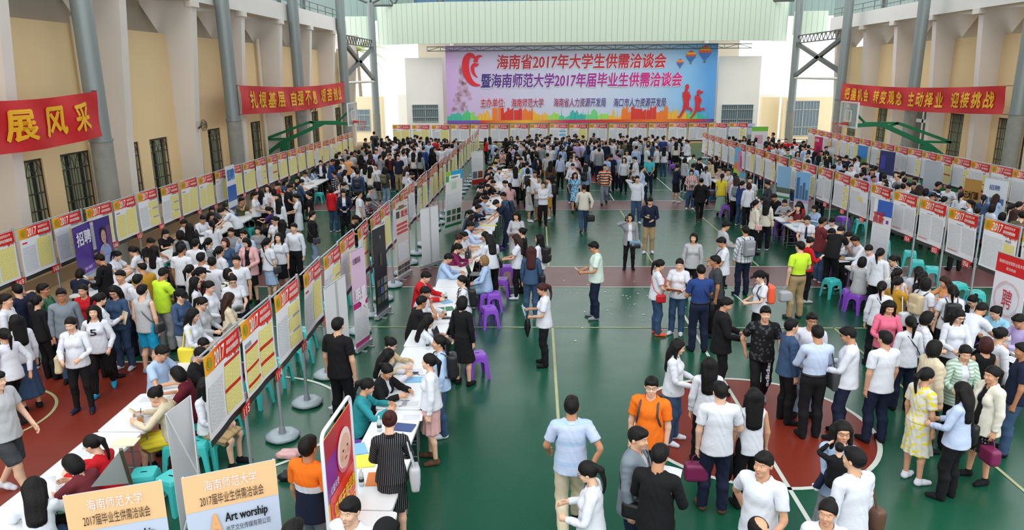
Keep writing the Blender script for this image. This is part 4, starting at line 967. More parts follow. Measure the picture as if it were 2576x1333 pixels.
# ---- posing
def RX(a): c, s = math.cos(a), math.sin(a); return np.array([[1, 0, 0], [0, c, -s], [0, s, c]])
def RZ(a): c, s = math.cos(a), math.sin(a); return np.array([[c, -s, 0], [s, c, 0], [0, 0, 1.]])
def rot_to(a, b):
    a = a/np.linalg.norm(a); b = b/np.linalg.norm(b); v = np.cross(a, b); c = a@b
    if c < -.9999: return -np.eye(3)
    K = np.array([[0, -v[2], v[1]], [v[2], 0, -v[0]], [-v[1], v[0], 0]]); return np.eye(3)+K+K@K/(1+c)
def ik(S, T, l1, l2, pole):
    d = T-S; L = np.linalg.norm(d); L2 = min(L, l1+l2-.004); u = d/L; T = S+u*L2
    a = (l1*l1-l2*l2+L2*L2)/(2*L2); h = math.sqrt(max(0, l1*l1-a*a)); p = np.array(pole, float); p = p-u*(p@u); p /= np.linalg.norm(p)+1e-9
    return S+u*a+p*h, T
R_ = np.array
POSES = {
 's': dict(r=(.225, .03, .83), l=(-.225, .03, .83)), 'w': dict(r=(.235, -.13, .87), l=(-.235, .20, .90), ra=(.085, .26, .085), la=(-.085, -.25, .13), dz=-.045),
 'h': dict(r=(.13, .29, 1.06), l=(-.13, .29, 1.06), hp=.35), 'r': dict(r=(.10, .30, 1.15), l=(-.12, .26, 1.06), hp=.42), 'p': dict(r=(.155, .055, 1.50), l=(-.22, .06, .84), rd=(-.35, .25, .9), hp=.05),
 'x': dict(r=(-.09, .20, 1.13), l=(.10, .23, 1.10), rp=(.7, -.2, -1), lp=(-.7, -.2, -1)), 'b': dict(r=(.05, -.17, .93), l=(-.05, -.17, .93), rp=(1, -.6, 0), lp=(-1, -.6, 0)),
 'v': dict(r=(.07, .17, 1.41), l=(-.13, .24, 1.10), rd=(-.3, .0, 1), hp=.1), 'c': dict(r=(.20, .22, 1.0), l=(-.225, .03, .83), hp=.05),
 't': dict(sit=1, lean=.22, r=(.15, .44, .80), l=(-.15, .44, .80), hp=.45), 'u': dict(sit=1, lean=.06, r=(.12, .30, .69), l=(-.12, .30, .69), hp=.1), 'e': dict(sit=1, lean=.3, r=(.05, .34, 1.16), l=(-.15, .44, .80), rd=(-.1, .1, 1), hp=.1),
 'l': dict(lean=.75, r=(.20, .62, .84), l=(-.20, .60, .86), hp=.6, py=-.12), 'k': dict(r=(-.05, .26, 1.10), l=(.04, .27, .98), hp=.05), 'a': dict(lean=.15, r=(.18, .36, 1.0), l=(-.15, .30, .98), hp=.4),
}
def pose(sex, kind, rnd, over=None):
    P = dict(POSES[kind]); P.update(over or {}); j = JM[sex]; lean = P.get('lean', 0)*(.85+.3*rnd.random())+rnd.uniform(-.02, .03); sit = P.get('sit')
    dz = P.get('dz', -.004); pel = np.array([0, P.get('py', 0), (.565 if sit else .92+dz)])
    tw = rnd.uniform(-.08, .08); M = [None]*17
    def setb(i, R, rest, pos): M[i] = np.hstack([R, (pos-R@rest)[:, None]])
    def ap(i, p): return M[i][:, :3]@p+M[i][:, 3]
    Rh = RX(-lean*(.25 if sit else .35)); setb(0, Rh, j['hips'], pel); Rb = RZ(tw*.5)@RX(-lean*.65); setb(1, Rb, j['belly'], ap(0, j['belly'])); Rc = RZ(tw)@RX(-lean); setb(2, Rc, j['chest'], ap(1, j['chest']))
    hp = P.get('hp', .04)+rnd.uniform(-.06, .10); hy = P.get('hy', rnd.uniform(-.25, .25)); Rhd = RZ(hy)@RX(-hp)@RX(-lean*.35); Rn = RZ(hy*.5)@RX(-(lean*.8+hp*.3)); setb(3, Rn, j['neck'], ap(2, j['neck'])); setb(4, Rhd, j['head'], ap(3, j['head']))
    hands = []
    for s, nm, b in ((1, 'r', 5), (-1, 'l', 8)):
        S = ap(2, mir(j['S'], s)); T = np.array(P[nm], float)+np.array([rnd.uniform(-.015, .015), rnd.uniform(-.02, .02), rnd.uniform(-.02, .02)]); pole = P.get(nm+'p', (s*.55, -.35, -.8) if not sit else (s*.8, -.2, -.7))
        E, Wp = ik(S, T, .285, .25, pole); d0 = mir(AD, s); setb(b, rot_to(d0, E-S), mir(j['S'], s), S); Rf = rot_to(d0, Wp-E); setb(b+1, Rf, mir(j['E'], s), E)
        hd = Wp-E; hd = hd/np.linalg.norm(hd)
        if nm+'d' in P: hd = np.array(P[nm+'d'], float)
        elif kind in 'hrta' or sit: hd = hd*.7+np.array([-s*.25, .35, -.1])
        setb(b+2, rot_to(d0, hd), mir(j['W'], s), Wp); hands.append(Wp+hd/np.linalg.norm(hd)*.09)
    for s, nm, b in ((1, 'ra', 11), (-1, 'la', 14)):
        A = np.array(P.get(nm, (s*(.10+rnd.uniform(0, .03)), (.36+rnd.uniform(-.08, .1) if sit else rnd.uniform(-.05, .06)), .085)), float)
        Hh = ap(0, mir(j['H'], s)); K, A2 = ik(Hh, A, .4105, .405, (s*.08, 1, .1)); setb(b, rot_to(mir(j['K'], s)-mir(j['H'], s), K-Hh), mir(j['H'], s), Hh); setb(b+1, rot_to(mir(j['A'], s)-mir(j['K'], s), A2-K), mir(j['K'], s), K)
        fp = -.35 if (kind == 'w' and s < 0) else 0
        setb(b+2, RZ(-s*.12)@RX(fp), mir(j['A'], s), A2)
    return np.stack(M), hands
def skin(V, W, M):
    B = np.tensordot(W, M, (1, 0)); return np.einsum('nij,nj->ni', B[:, :, :3], V)+B[:, :, 3]
def np_mesh(name, V, F, mats, mi=None, uv=None):
    me = bpy.data.meshes.new(name); n = len(F); me.vertices.add(len(V)); me.vertices.foreach_set('co', np.ascontiguousarray(V, np.float32).ravel())
    me.loops.add(n*4); me.loops.foreach_set('vertex_index', np.ascontiguousarray(F, np.int32).ravel()); me.polygons.add(n); me.polygons.foreach_set('loop_start', np.arange(n, dtype=np.int32)*4)
    me.polygons.foreach_set('use_smooth', np.ones(n, bool))
    for m in mats: me.materials.append(m)
    if mi is not None: me.polygons.foreach_set('material_index', np.ascontiguousarray(mi, np.int32))
    if uv is not None: me.uv_layers.new(name='rest').data.foreach_set('uv', np.ascontiguousarray(uv[F.ravel()], np.float32).ravel())
    me.update(calc_edges=True); return me
# ---- cloth colours and prints
HEX = dict(white='d6d9e2', ivory='d8d4c6', cream='d2c5aa', ltgrey='b3b5b9', grey='8b8f94', slate='77828c', dkgrey='3d4045', black='141417', navy='1a2138', blue='27407a', denim='39506f', ltdenim='86a3bf', jeans='37506f', ltjeans='7f98b0', ltblue='a9c1e2', sky='8fc3e0', pale='bac8e4', red='c01a24', wine='5c1725', maroon='6b2a30', pink='e0708c', rose='d9a9a9', palepink='e0c6c4', yellow='e6d23c', mustard='b98a2a', lime='c8ee3a', orange='f0741c', peach='e0a06a', green='2f6e4c', olive='5a5a3c', khaki='a8906a', beige='c9b795', brown='5c4030', purple='5a3f8c', lilac='b8a8d8', teal='2c8c94', cyan='1a9ecb', turquoise='45b5c2', mint='cfe0d6', sage='9db8a4', plum='7a2050', coral='f0603c')
def fabric(c, pat=None):
    nm = 'fabric_%s%s' % (c, '_'+pat if pat else '')
    if nm in MATS: return MATS[nm]
    m = mat(nm, HEX[c], .85, spec=.25, bump=.22, bscale=26)
    if pat:
        nt = m.node_tree; b = nt.nodes['Principled BSDF']; uv = nt.nodes.new('ShaderNodeUVMap'); uv.uv_map = 'rest'; sp = nt.nodes.new('ShaderNodeSeparateXYZ'); nt.links.new(uv.outputs[0], sp.inputs[0])
        def band(axis, freq, duty):
            mu = nt.nodes.new('ShaderNodeMath'); mu.operation = 'MULTIPLY'; mu.inputs[1].default_value = freq; nt.links.new(sp.outputs[axis], mu.inputs[0]); fr = nt.nodes.new('ShaderNodeMath'); fr.operation = 'FRACT'; nt.links.new(mu.outputs[0], fr.inputs[0])
            lt = nt.nodes.new('ShaderNodeMath'); lt.operation = 'LESS_THAN'; lt.inputs[1].default_value = duty; nt.links.new(fr.outputs[0], lt.inputs[0]); return lt.outputs[0], fr.outputs[0]
        def mixc(fac, a, c2):
            mx = nt.nodes.new('ShaderNodeMix'); mx.data_type = 'RGBA'; nt.links.new(fac, mx.inputs[0])
            if isinstance(a, str): mx.inputs[6].default_value = (*lin(HEX.get(a, a)), 1)
            else: nt.links.new(a, mx.inputs[6])
            mx.inputs[7].default_value = (*lin(HEX.get(c2, c2)), 1); return mx.outputs[2]
        if pat == 'stripes': o = mixc(band('Y', 28, .45)[0], c, 'black')
        elif pat == 'bold': o = mixc(band('Y', 9, .33)[0], mixc(band('Y', 9, .66)[0], c, 'white'), 'black')
        elif pat == 'pin': o = mixc(band('X', 45, .14)[0], c, 'grey')
        elif pat == 'plaid': o = mixc(band('X', 14, .25)[0], mixc(band('Y', 14, .25)[0], c, 'ltgrey'), 'slate')
        elif pat == 'pplaid': o = mixc(band('X', 14, .3)[0], mixc(band('Y', 14, .3)[0], c, 'rose'), 'maroon')
        elif pat == 'mint': o = mixc(band('Y', 20, .5)[0], c, 'sage')
        elif pat == 'chest': o = mixc(band('Y', 4.2, .22)[0], c, 'ltblue')
        elif pat == 'check': o = mixc(band('X', 16, .5)[0], mixc(band('Y', 16, .5)[0], c, 'black'), 'black')
        elif pat == 'split':
            g = nt.nodes.new('ShaderNodeMath'); g.operation = 'GREATER_THAN'; g.inputs[1].default_value = 1.25; nt.links.new(sp.outputs['Y'], g.inputs[0]); g2 = nt.nodes.new('ShaderNodeMath'); g2.operation = 'GREATER_THAN'; g2.inputs[1].default_value = 1.18; nt.links.new(sp.outputs['Y'], g2.inputs[0]); o = mixc(g.outputs[0], mixc(g2.outputs[0], 'navy', 'white'), c)
        else:
            vo = nt.nodes.new('ShaderNodeTexVoronoi'); vo.inputs['Scale'].default_value = 38 if pat == 'dots' else 17; nt.links.new(uv.outputs[0], vo.inputs['Vector']); lt = nt.nodes.new('ShaderNodeMath'); lt.operation = 'LESS_THAN'; lt.inputs[1].default_value = .22 if pat == 'dots' else .36; nt.links.new(vo.outputs['Distance'], lt.inputs[0])
            o = mixc(lt.outputs[0], c, {'dots': 'white', 'floral': 'yellow', 'swirl': 'blue', 'print': 'dkgrey'}[pat])
        nt.links.new(o, b.inputs['Base Color'])
    return m
SKIN = [mat('skin_tone_%d' % i, c, .55, spec=.35) for i, c in enumerate(('d8a98a', 'cf9c7c', 'c08a68', 'e0b498', 'b57d5c'))]
M_eye = mat('eye_white', 'e6e0da', .4); M_iris = mat('dark_eye_brow', '1d1512', .5); M_lip = mat('lip', 'a9524c', .5)
HAIRM = {'k': mat('black_hair', '0f0d0d', .55, spec=.22, bump=.35, bscale=70), 'n': mat('brown_hair', '33201a', .55, spec=.22, bump=.35, bscale=70), 'b': mat('light_brown_hair', '8a6a46', .55, spec=.25, bump=.35, bscale=70), 'r': mat('red_brown_hair', '3c1a18', .55, spec=.25, bump=.35, bscale=70)}
TOPK = {'t': ('short', 't_shirt', 'tee'), 'p': ('short', 'polo_shirt', 'polo shirt'), 'q': ('long', 'shirt', 'shirt'), 'l': ('long', 'sweater', 'long-sleeved top'), 'v': ('none', 'sleeveless_top', 'sleeveless top'), 'j': ('jacket', 'jacket', 'jacket'), 'd': ('short', 'dress_bodice', 'dress'), 'D': ('long', 'dress_bodice', 'dress')}
LOWK = {'T': ('trousers', 'trousers', 'trousers'), 'J': ('trousers', 'jeans', 'jeans'), 'L': ('slim', 'slim_trousers', 'slim trousers'), 'S': ('shorts', 'shorts', 'shorts'), 'K': ('skirt', 'skirt', 'skirt'), 'M': ('midi', 'long_skirt', 'long skirt'), 'N': ('mini', 'short_skirt', 'short skirt'), 'O': ('dress', 'dress_skirt', 'dress'), 'P': ('longdress', 'dress_skirt', 'long dress')}
HAIRK = {'sh': ('short', 'short %s hair'), 'cr': ('crew', 'cropped %s hair'), 'ba': ('bald', 'thinning %s hair'), 'bo': ('bob', '%s bob'), 'lo': ('long', 'long %s hair'), 'po': ('pony', '%s ponytail'), 'bu': ('bun', '%s hair in a bun'), 'ca': ('pony', '%s ponytail under a cap')}
CNAME = dict(ltgrey='light grey', dkgrey='dark grey', ltblue='light blue', sky='sky blue', pale='pale blue', palepink='pale pink', slate='slate grey', ltdenim='light denim', denim='denim blue', jeans='blue', ltjeans='light blue', cyan='bright blue')
PNAME = dict(stripes='striped', bold='striped', pin='pinstriped', plaid='plaid', pplaid='plaid', mint='striped', chest='banded', check='checked', split='colour-blocked', dots='dotted', floral='floral', swirl='swirl-print', print='printed')
def cname(c): return CNAME.get(c, c)
# ---------------------------------------------------------------- who stands where: head position surveyed in the photo, build, pose, facing (0 away, 90 right, 180 to the viewer), clothes
PEOPLE_TXT = '''
# near left aisle
24 736 m s 70 sh q:white T:black
50 713 m p 290 sh t:navy J:jeans ph
95 714 m s 80 sh l:green J:denim bp:black gl
78 742 f s 20 bu l:black T:black
149 724 m s 150 sh q:slate J:denim gl sh:black
200 674 f t 0 bo l:navy T:black
251 637 m r 265 sh l:black T:black ph
207 714 f s 180 po l:red T:black
301 678 m s 195 sh q:white T:navy
280 718 f r 190 lo l:denim J:denim gl ph
254 734 f r 40 po l:white T:black fo:cream
231 767 f w 165 lo l:white L:black sh:cyan tx:5
176 796 f h 165 po q:white L:black sb:beige sh:navy
345 689 m s 20 sh t:white T:grey
361 661 m s 300 ba l:mustard T:black
355 715 m s 15 sh v:ltgrey S:cyan cb:dkgrey sh:grey
408 673 m a 25 sh t:lime T:ltgrey
453 726 f h 110 ca l:denim T:ltgrey sh:black
483 774 f h 95 lo l:white N:denim sb:yellow
403 867 m t 100 sh p:ltblue J:denim gl
33 794 f s 300 lo l:white M:denim
12 821 f w 290 po q:white L:black
-18 932 m w 95 sh t:ltgrey S:dkgrey sh:white h:1.78
447 920 f t 255 bo t:wine T:black
419 965 f t 262 bu l:cream K:yellow ph sh:navy
494 952 f u 100 lo l:white K:khaki
221 1096 f t 275 po l:red T:beige gl
181 1139 f t 285 bo t:maroon T:black
83 1199 f t 335 lo l:white J:denim pa
# upper left aisle
295 630 f t 95 po p:white T:black
330 618 f a 265 po p:white T:black gl
387 617 f s 25 lo l:white T:black
376 597 m t 100 sh t:black T:black gl
417 576 f t 110 po t:black T:black
453 578 f s 10 bo l:grey T:black
477 560 f s 5 lo l:black T:black
454 614 m s 10 sh t:white T:navy
463 606 f s 350 lo t:black T:black
481 599 m s 0 sh p:white T:black
496 638 m s 15 sh t:white T:black
490 660 f s 40 po t:white T:black
504 671 f s 60 ca l:wine T:black
487 695 f s 65 lo t:white T:black gl
525 645 m s 0 sh q:white T:black
550 618 f s 40 po t:white K:black
564 597 f s 195 bo l:denim T:black :r
523 597 f s 20 po t:white:stripes T:black
580 572 m u 185 sh p:grey T:black
612 576 m v 190 sh q:ltblue T:black gl
625 597 f h 185 bo j:rose/black K:black sh:black
648 569 f u 180 bu t:grey T:black
664 597 f s 30 po t:white K:ltblue cb:dkgrey
699 585 f s 180 lo t:white K:black hb:black
739 560 m c 195 sh q:white! T:black sh:black
783 530 m s 60 sh l:black J:ltjeans cb:dkgrey
594 641 m s 170 sh t:white T:navy
583 686 f h 150 bu t:white K:navy pa gl
571 674 f s 100 bo t:ivory:print T:black
526 705 f h 100 po l:white T:black pa
513 745 f h 95 po l:ltgrey J:denim pa gl
570 735 f r 60 lo l:cream T:black ph :n
511 848 m t 95 cr t:grey T:black
502 872 m t 80 sh t:black T:black
849 798 m s 20 sh t:black T:black h:1.76
462 550 m t 200 sh t:white T:black
508 540 m t 120 sh q:white T:black
530 532 f t 130 lo t:black T:black
535 517 f t 150 bo t:dkgrey T:black
562 510 m t 150 sh t:ltgrey T:black
564 520 f l 245 po p:white T:black
531 553 f s 330 po l:white T:black
606 496 m e 110 sh p:olive T:black
643 481 f h 85 po p:white T:black
661 476 f s 20 lo p:white K:black
672 465 f s 190 lo l:white T:black
686 474 f s 10 bo t:palepink K:black
698 458 m t 80 sh t:red T:black
698 486 f s 195 lo l:white T:black
702 498 f s 20 lo l:white T:black
672 519 f t 275 po t:purple:stripes T:black
690 543 f h 200 po t:white T:black gl
710 551 f s 0 lo j:grey/white T:black
726 462 m a 95 sh t:black T:black
744 486 f h 265 po d:white O
775 481 f s 265 po t:black T:black
732 456 f s 90 lo l:grey T:black
753 450 f a 60 bu l:denim T:black
720 450 f t 110 lo t:denim T:black
767 430 m t 115 sh q:white T:black
747 442 m t 100 sh t:black T:black
792 421 f t 95 lo l:ltblue T:black
805 402 f h 170 bu j:navy/white T:black pa
817 411 f t 180 po t:ivory T:black
# far left aisle
837 399 m a 60 sh l:blue T:black
836 412 m t 90 sh t:black T:black
861 398 m s 250 sh q:white T:black cb:black
876 392 m s 20 sh t:peach T:navy
854 381 f s 60 po t:white T:black
846 386 f s 30 bo t:black T:black
869 375 f s 200 bo t:grey T:black
876 368 f t 160 po t:white T:black
884 381 m s 10 sh t:ltgrey T:black
893 377 m a 150 sh l:dkgrey T:black
854 416 m s 20 sh q:denim T:navy
841 428 m s 280 sh q:white:check T:black
855 443 f h 260 bo l:palepink T:black pa:red :n
868 426 f h 60 lo l:white T:black pa
887 417 f s 250 po l:white T:black cb:black
900 426 m s 0 sh l:denim T:navy bp:navy
867 457 f h 85 po j:black/white L:black pa
864 475 f h 165 bu j:navy/white T:black pa:blue
833 467 f c 25 bo l:red J:jeans hb:black
903 478 m s 70 sh p:white T:black gl
933 468 f a 95 po q:white:stripes T:black
928 496 f t 95 po q:maroon:plaid T:black
893 540 m t 100 sh t:black T:black
917 388 f s 5 lo t:black T:black
936 386 f s 10 lo t:wine T:black :n
951 388 f s 20 po t:grey T:black
933 401 f s 40 bo l:white T:black
938 374 m s 185 sh q:pale T:black
918 409 f s 0 lo l:white T:black
932 417 f s 30 lo l:ivory M:ltgrey sb:black
945 412 f c 185 bu t:white K:navy cb:ltblue hb:white
969 419 f s 20 lo t:dkgrey J:ltjeans bp:olive
981 386 m s 180 sh j:black/wine T:navy gl
1001 388 m s 180 sh p:navy T:khaki
970 382 m s 180 cr v:palepink T:black
1024 417 f t 40 lo l:white T:black :n
1035 432 m t 90 sh q:white T:black
1040 382 f s 5 lo t:ivory T:black cb:red
1068 368 m s 5 sh q:blue T:navy
1090 369 f s 60 bu q:white:check T:black
1057 381 f s 30 lo l:grey T:black
1025 371 f s 15 lo t:white T:black
1014 379 m s 40 sh q:white T:black
996 377 f s 60 po t:white T:black
1001 374 f s 80 po l:white T:black
987 355 m s 0 sh q:white T:black
981 367 m s 10 sh q:white T:black
1011 363 f v 90 po t:white T:black
1001 349 f s 0 lo t:white T:black
1017 347 f s 20 lo t:white T:black
1027 349 f s 300 lo t:black T:black
1036 345 f s 0 bo t:grey T:black
1049 340 m s 0 sh t:white T:black
1068 343 f s 10 lo t:ltblue T:black
1085 347 f s 340 lo l:denim T:black
1101 346 m s 30 sh t:red T:navy
1116 350 f s 200 bo t:blue T:black
963 347 m s 20 sh t:white T:black
945 346 f s 0 lo l:denim T:black
941 330 m s 0 sh t:dkgrey T:black h:1.80
919 347 m s 60 sh t:black T:black
918 359 f s 300 lo t:black T:black
927 365 m s 280 sh t:black T:black
912 369 m s 60 sh t:grey T:black
951 358 f s 20 po l:palepink T:black
966 361 m s 30 sh t:white T:black
975 341 f s 60 po t:white T:black
# staff along the main aisle
1128 636 m t 85 sh q:ltblue T:navy tie:purple
1147 610 f t 85 bu l:plum T:black gl
1150 586 f t 70 bu v:black T:black :r
1169 583 f t 100 po t:white T:black
1183 556 m t 80 sh q:pale T:black ph
1186 539 f t 85 lo t:dkgrey T:black
1185 527 f t 85 po l:denim T:black
1203 513 m e 85 sh q:navy T:black gl
1204 500 f t 85 bo t:white T:black
1218 492 m t 80 sh q:ltblue T:black
1204 484 f t 85 lo t:black T:black
1210 465 f t 95 po t:black T:black
1208 457 f t 90 bu t:white T:black
1226 461 f t 100 po t:black T:black
1239 452 m t 95 sh j:black/white T:black
1235 443 m t 95 sh t:white T:black
1225 434 m e 90 sh t:wine T:black
1234 411 m t 100 cr l:navy:bold T:black
1237 419 m t 90 sh t:black T:black
1252 420 m t 80 sh q:white T:black
1247 406 f t 95 po t:white T:black
1252 393 f t 90 po l:ltgrey T:black
1251 386 f t 90 lo t:yellow T:black
1263 377 f t 200 po t:rose T:black
1248 372 f t 90 bo t:ltgrey T:black
1070 681 m t 95 sh j:red/white T:black
1067 719 m t 100 sh q:white T:black
1060 743 m e 60 sh t:black T:black
1076 793 f t 65 lo q:white T:black
971 845 f t 95 bu l:beige T:black gl
974 876 f t 80 lo l:white T:black
974 913 f t 110 po j:black/white T:black
926 950 f t 80 po l:teal T:black
# visitors along the main aisle tables
1163 692 f u 262 po l:white T:black bp:black st:purple
1163 744 f s 25 bo D:black O sh:black
1106 842 f s 262 po l:ltblue J:jeans bp:black sh:white
1080 889 f s 265 po l:white K:rose sh:brown h:1.60
975 1041 f a 350 bu q:black:pin K:black:pin sb:ltgrey :r h:1.64
1219 641 f u 268 bo q:ltblue J:ltjeans st:purple :b gl
1220 581 f a 255 lo l:white T:black gl
1232 588 f a 330 lo l:white T:black cb:black
1266 482 m a 262 sh q:denim J:denim bp:navy gl
1247 501 m l 262 sh t:navy J:navy gl sh:purple
1270 453 f t 230 po q:white T:black gl
1282 459 f u 340 po t:rose T:black st:purple
1298 531 f h 195 lo l:ltgrey O pa
1313 572 f s 285 bu l:black T:black
1299 587 f h 280 lo t:white L:black sb:brown fo:green :n sh:white
1337 618 f s 5 lo l:denim J:denim sb:black :r
1358 587 f s 290 lo l:white T:black bp:black gl
1364 711 f r 270 po p:white T:black um fo:sky ph :r
1334 449 f s 90 lo d:ltgrey O sh:white
1352 441 m x 195 sh t:white S:grey sh:khaki
1367 456 f x 180 po l:white T:black
1378 443 f h 265 po l:white K:mustard bp:black sh:white
1389 438 f s 0 lo l:black T:black
1297 418 f s 350 lo l:white T:black
1310 395 m a 250 sh t:black T:black
1298 387 m a 265 sh q:white T:black
1288 405 f t 270 lo t:black T:black
1281 417 f t 270 po t:white T:black
1294 410 f t 280 lo t:white T:black
1317 408 f s 300 bo t:lime T:black
1326 405 m s 20 sh q:ltblue T:black
1328 422 f s 0 bo t:white T:black bp:black
1345 429 m s 180 sh t:white T:black gl
1356 398 f s 250 lo t:black T:black
1377 384 m s 0 sh p:ltgrey T:khaki
1386 404 f s 20 lo l:brown P:brown
1409 388 f s 20 po q:pale T:black bp:white
1437 392 m h 180 sh t:white T:black gl
1451 391 f h 190 bo v:lilac T:black
1440 410 m h 180 sh q:white J:denim pa:blue gl
1454 421 f s 260 po t:white T:black
1474 413 f s 20 lo l:ltdenim T:black bp:black
1474 404 f h 220 po t:ltgrey T:black
1445 381 f s 180 bu t:white T:black
1348 383 f p 280 bo l:navy T:navy
1417 364 f s 10 lo l:denim K:denim
1391 364 f s 15 lo t:ltblue T:black
1438 368 f s 10 bo l:black T:black
1376 355 f s 0 po v:black T:black
1363 363 m s 30 sh q:grey T:black bp:black
1330 374 f s 280 lo t:white T:black
1318 379 f s 300 lo t:white T:black
1326 367 f s 260 lo t:black T:black
1324 361 m s 300 sh t:ltgrey T:black
1338 353 f s 200 lo q:pale T:black
1296 364 f s 260 bo t:lilac T:black
1348 360 m s 20 sh t:palepink T:black
1358 349 m s 10 sh l:navy T:black
1222 346 f s 60 lo l:red T:black
1232 343 f s 340 lo t:ltgrey J:jeans
1250 354 m t 60 sh t:ltblue T:black
1263 354 m t 90 sh t:grey T:black
1265 366 m t 100 sh t:ltblue T:black
1273 346 f s 0 lo l:black T:black
1286 342 f s 180 lo l:black T:black
# open floor
1495 606 m h 272 sh p:mint T:navy ph gl sh:grey h:1.75
1669 651 f h 85 po t:white J:jeans cb:red sh:coral
1704 649 f h 205 po t:white J:jeans fo:orange sh:white
1745 585 f s 195 bo l:ltgrey T:black h:1.62
1766 665 m r 355 sh p:blue! T:navy cb:black h:1.74 ph sh:black
1802 641 m s 275 sh t:dkgrey T:black
1817 595 m r 280 sh p:white T:black cb:black
1827 556 m h 85 sh q:ltgrey T:black
1828 747 m h 100 sh j:black/white T:black tie:red sh:black
1704 851 f h 110 lo l:white J:denim pa fo:lime
1787 898 f s 5 lo l:white T:black
1446 433 f w 180 lo d:sky:swirl O sh:black
1470 463 m w 0 sh l:ivory J:denim hb:black sh:brown
1522 412 m w 185 sh l:orange:bold T:slate cb:brown sh:black
1603 441 m p 185 sh q:white J:jeans ph gl
1635 495 m r 190 sh l:navy T:khaki ph sh:white
1585 536 f p 185 bo j:grey/white L:black fo:sky ph gl
1634 392 m b 0 sh p:turquoise! T:navy
1615 417 f w 90 bu l:pale T:navy pa
1557 387 m s 300 sh q:ltblue J:navy bp:dkgrey
1539 386 m s 10 sh t:navy T:black
1529 390 m s 60 sh p:ltblue T:black
1570 395 f s 190 lo l:white T:black
1597 393 m h 270 sh t:white S:black cb:black
1634 364 m h 100 sh t:mint T:black bp:black
1656 366 m s 300 sh t:white T:black
1665 368 f s 10 lo t:white J:jeans
1601 366 m s 30 sh q:white:chest T:black bp:navy
1578 377 f v 185 po l:white T:black
1553 376 f s 20 po l:lilac T:black
1508 372 m s 5 sh l:grey T:navy
1493 355 m s 0 sh l:slate T:black
1525 355 m s 0 sh l:navy T:black
1537 347 f s 10 po l:white T:black
1562 339 m s 0 sh q:white T:black bp:blue
1575 351 m s 30 sh l:olive T:black
1558 361 f s 200 lo l:grey T:black
1583 361 f s 10 lo l:black T:black
1601 343 m s 340 sh t:white T:black
1623 346 m s 20 sh t:grey T:black
1632 343 f s 180 bu t:yellow T:black
1631 354 f s 200 lo l:white T:black
1657 342 m s 20 sh l:grey T:black
1667 344 m s 0 cr t:blue T:navy
1691 347 f s 30 po t:white T:black bp:red
1707 347 f s 0 lo t:black T:black bp:brown
1717 343 f s 30 po l:white T:black
1733 353 f s 100 bu l:white T:black
1588 346 f s 0 lo t:black T:black
1492 346 m v 180 sh q:white T:black
1507 362 m s 20 sh t:white T:black
1513 353 f s 180 lo t:ltblue T:black
1466 352 f s 190 lo t:grey T:black
1447 348 f s 0 lo l:navy T:black
1433 347 f s 20 lo t:white T:black
1415 345 f s 10 bo q:pale T:black
1398 358 f s 20 lo q:pale T:black cb:black
1383 344 m s 10 sh t:white T:black
1371 345 m s 200 sh t:grey T:black
1350 342 m s 0 sh t:white T:black
1333 338 m s 0 sh t:black T:black
# inner right tables and visitors
1701 413 f r 60 bu l:navy K:black sh:white h:1.60
1740 425 f h 185 bo q:palepink:pplaid J:denim pa sh:white
1744 410 m s 30 sh t:ltblue T:black bp:sky
1724 396 f s 60 bo l:ltgrey L:black cb:blue sh:white
1764 447 f w 5 bu j:black/white T:black sh:brown
1776 417 f s 20 po l:white T:black hb:brown
1745 387 f a 40 po t:sage T:black
1762 395 f a 60 po l:black K:grey
1789 398 f a 250 lo l:beige T:black
1801 391 f s 270 bo l:black T:black
1792 405 f t 260 lo l:black T:black
1810 417 f t 250 po t:palepink T:black
1820 421 f t 250 bo t:white T:black
1832 423 m s 190 sh t:white T:black cb:wine h:1.74
1818 436 f s 30 po t:yellow P:sage
1848 434 f s 40 po l:white T:black
1853 441 f s 30 po t:pink T:black bp:beige
1860 446 f s 20 lo l:white T:black bp:slate :n
1868 454 f s 60 po l:blue J:jeans
1881 443 m s 190 sh t:white T:black
1885 458 f s 350 bo l:white T:black sb:black sh:lime :r
1937 454 f a 270 bu l:dkgrey T:black
1946 486 m t 250 sh q:black T:black
1902 502 f s 80 po l:ivory T:black cb:rose
1930 500 f s 20 lo l:ivory T:black cb:beige sh:white
1921 494 f t 240 lo t:white T:black
1977 501 f t 195 po l:white:stripes T:black
1984 527 k t 195 cr t:white S:navy
2008 512 f e 215 lo t:maroon T:black
2010 505 f t 250 lo t:red T:black
2051 515 f t 245 bo q:ltblue T:black
2032 540 f a 200 bu p:white T:black tie:navy
2070 545 m x 85 sh t:maroon J:denim
2093 546 m t 230 sh q:white T:black
2118 567 m l 45 sh t:black T:black sh:white
2100 574 m t 250 sh t:black T:black
2130 580 m t 250 sh q:white T:black
2152 591 m t 270 sh q:white T:black
2032 594 f r 75 bu l:red L:black ph sh:ltgrey
2017 606 m c 345 sh p:lime! T:khaki sh:dkgrey h:1.74 hb:ltgrey
1878 567 m s 345 sh q:white:plaid T:navy bp:grey sh:navy gl
1913 680 f h 262 ca t:white L:black bp:coral pa
2186 614 m t 240 sh q:white T:black
2215 623 f s 50 po l:white T:black sb:ivory
2247 641 f t 265 po t:white:stripes T:black gl
2172 645 f u 45 bo l:ltgrey T:black st:purple
2294 671 f s 50 po t:white T:black
2319 684 f s 60 po v:navy T:navy
2286 672 f s 60 po t:white T:black
1925 768 m w 190 sh t:black:print T:black sh:grey h:1.74 lg:adidas
1999 799 m s 85 sh l:denim T:black sh:black
2036 786 m s 195 sh t:white T:ltblue gl
2068 817 m h 0 sh q:pale! T:black sb:dkgrey sh:black h:1.74
2170 822 m h 300 sh q:white T:navy gl sh:black h:1.74
2193 829 m s 345 sh t:white T:navy sh:black
2219 706 f s 20 po l:white L:black cb:black
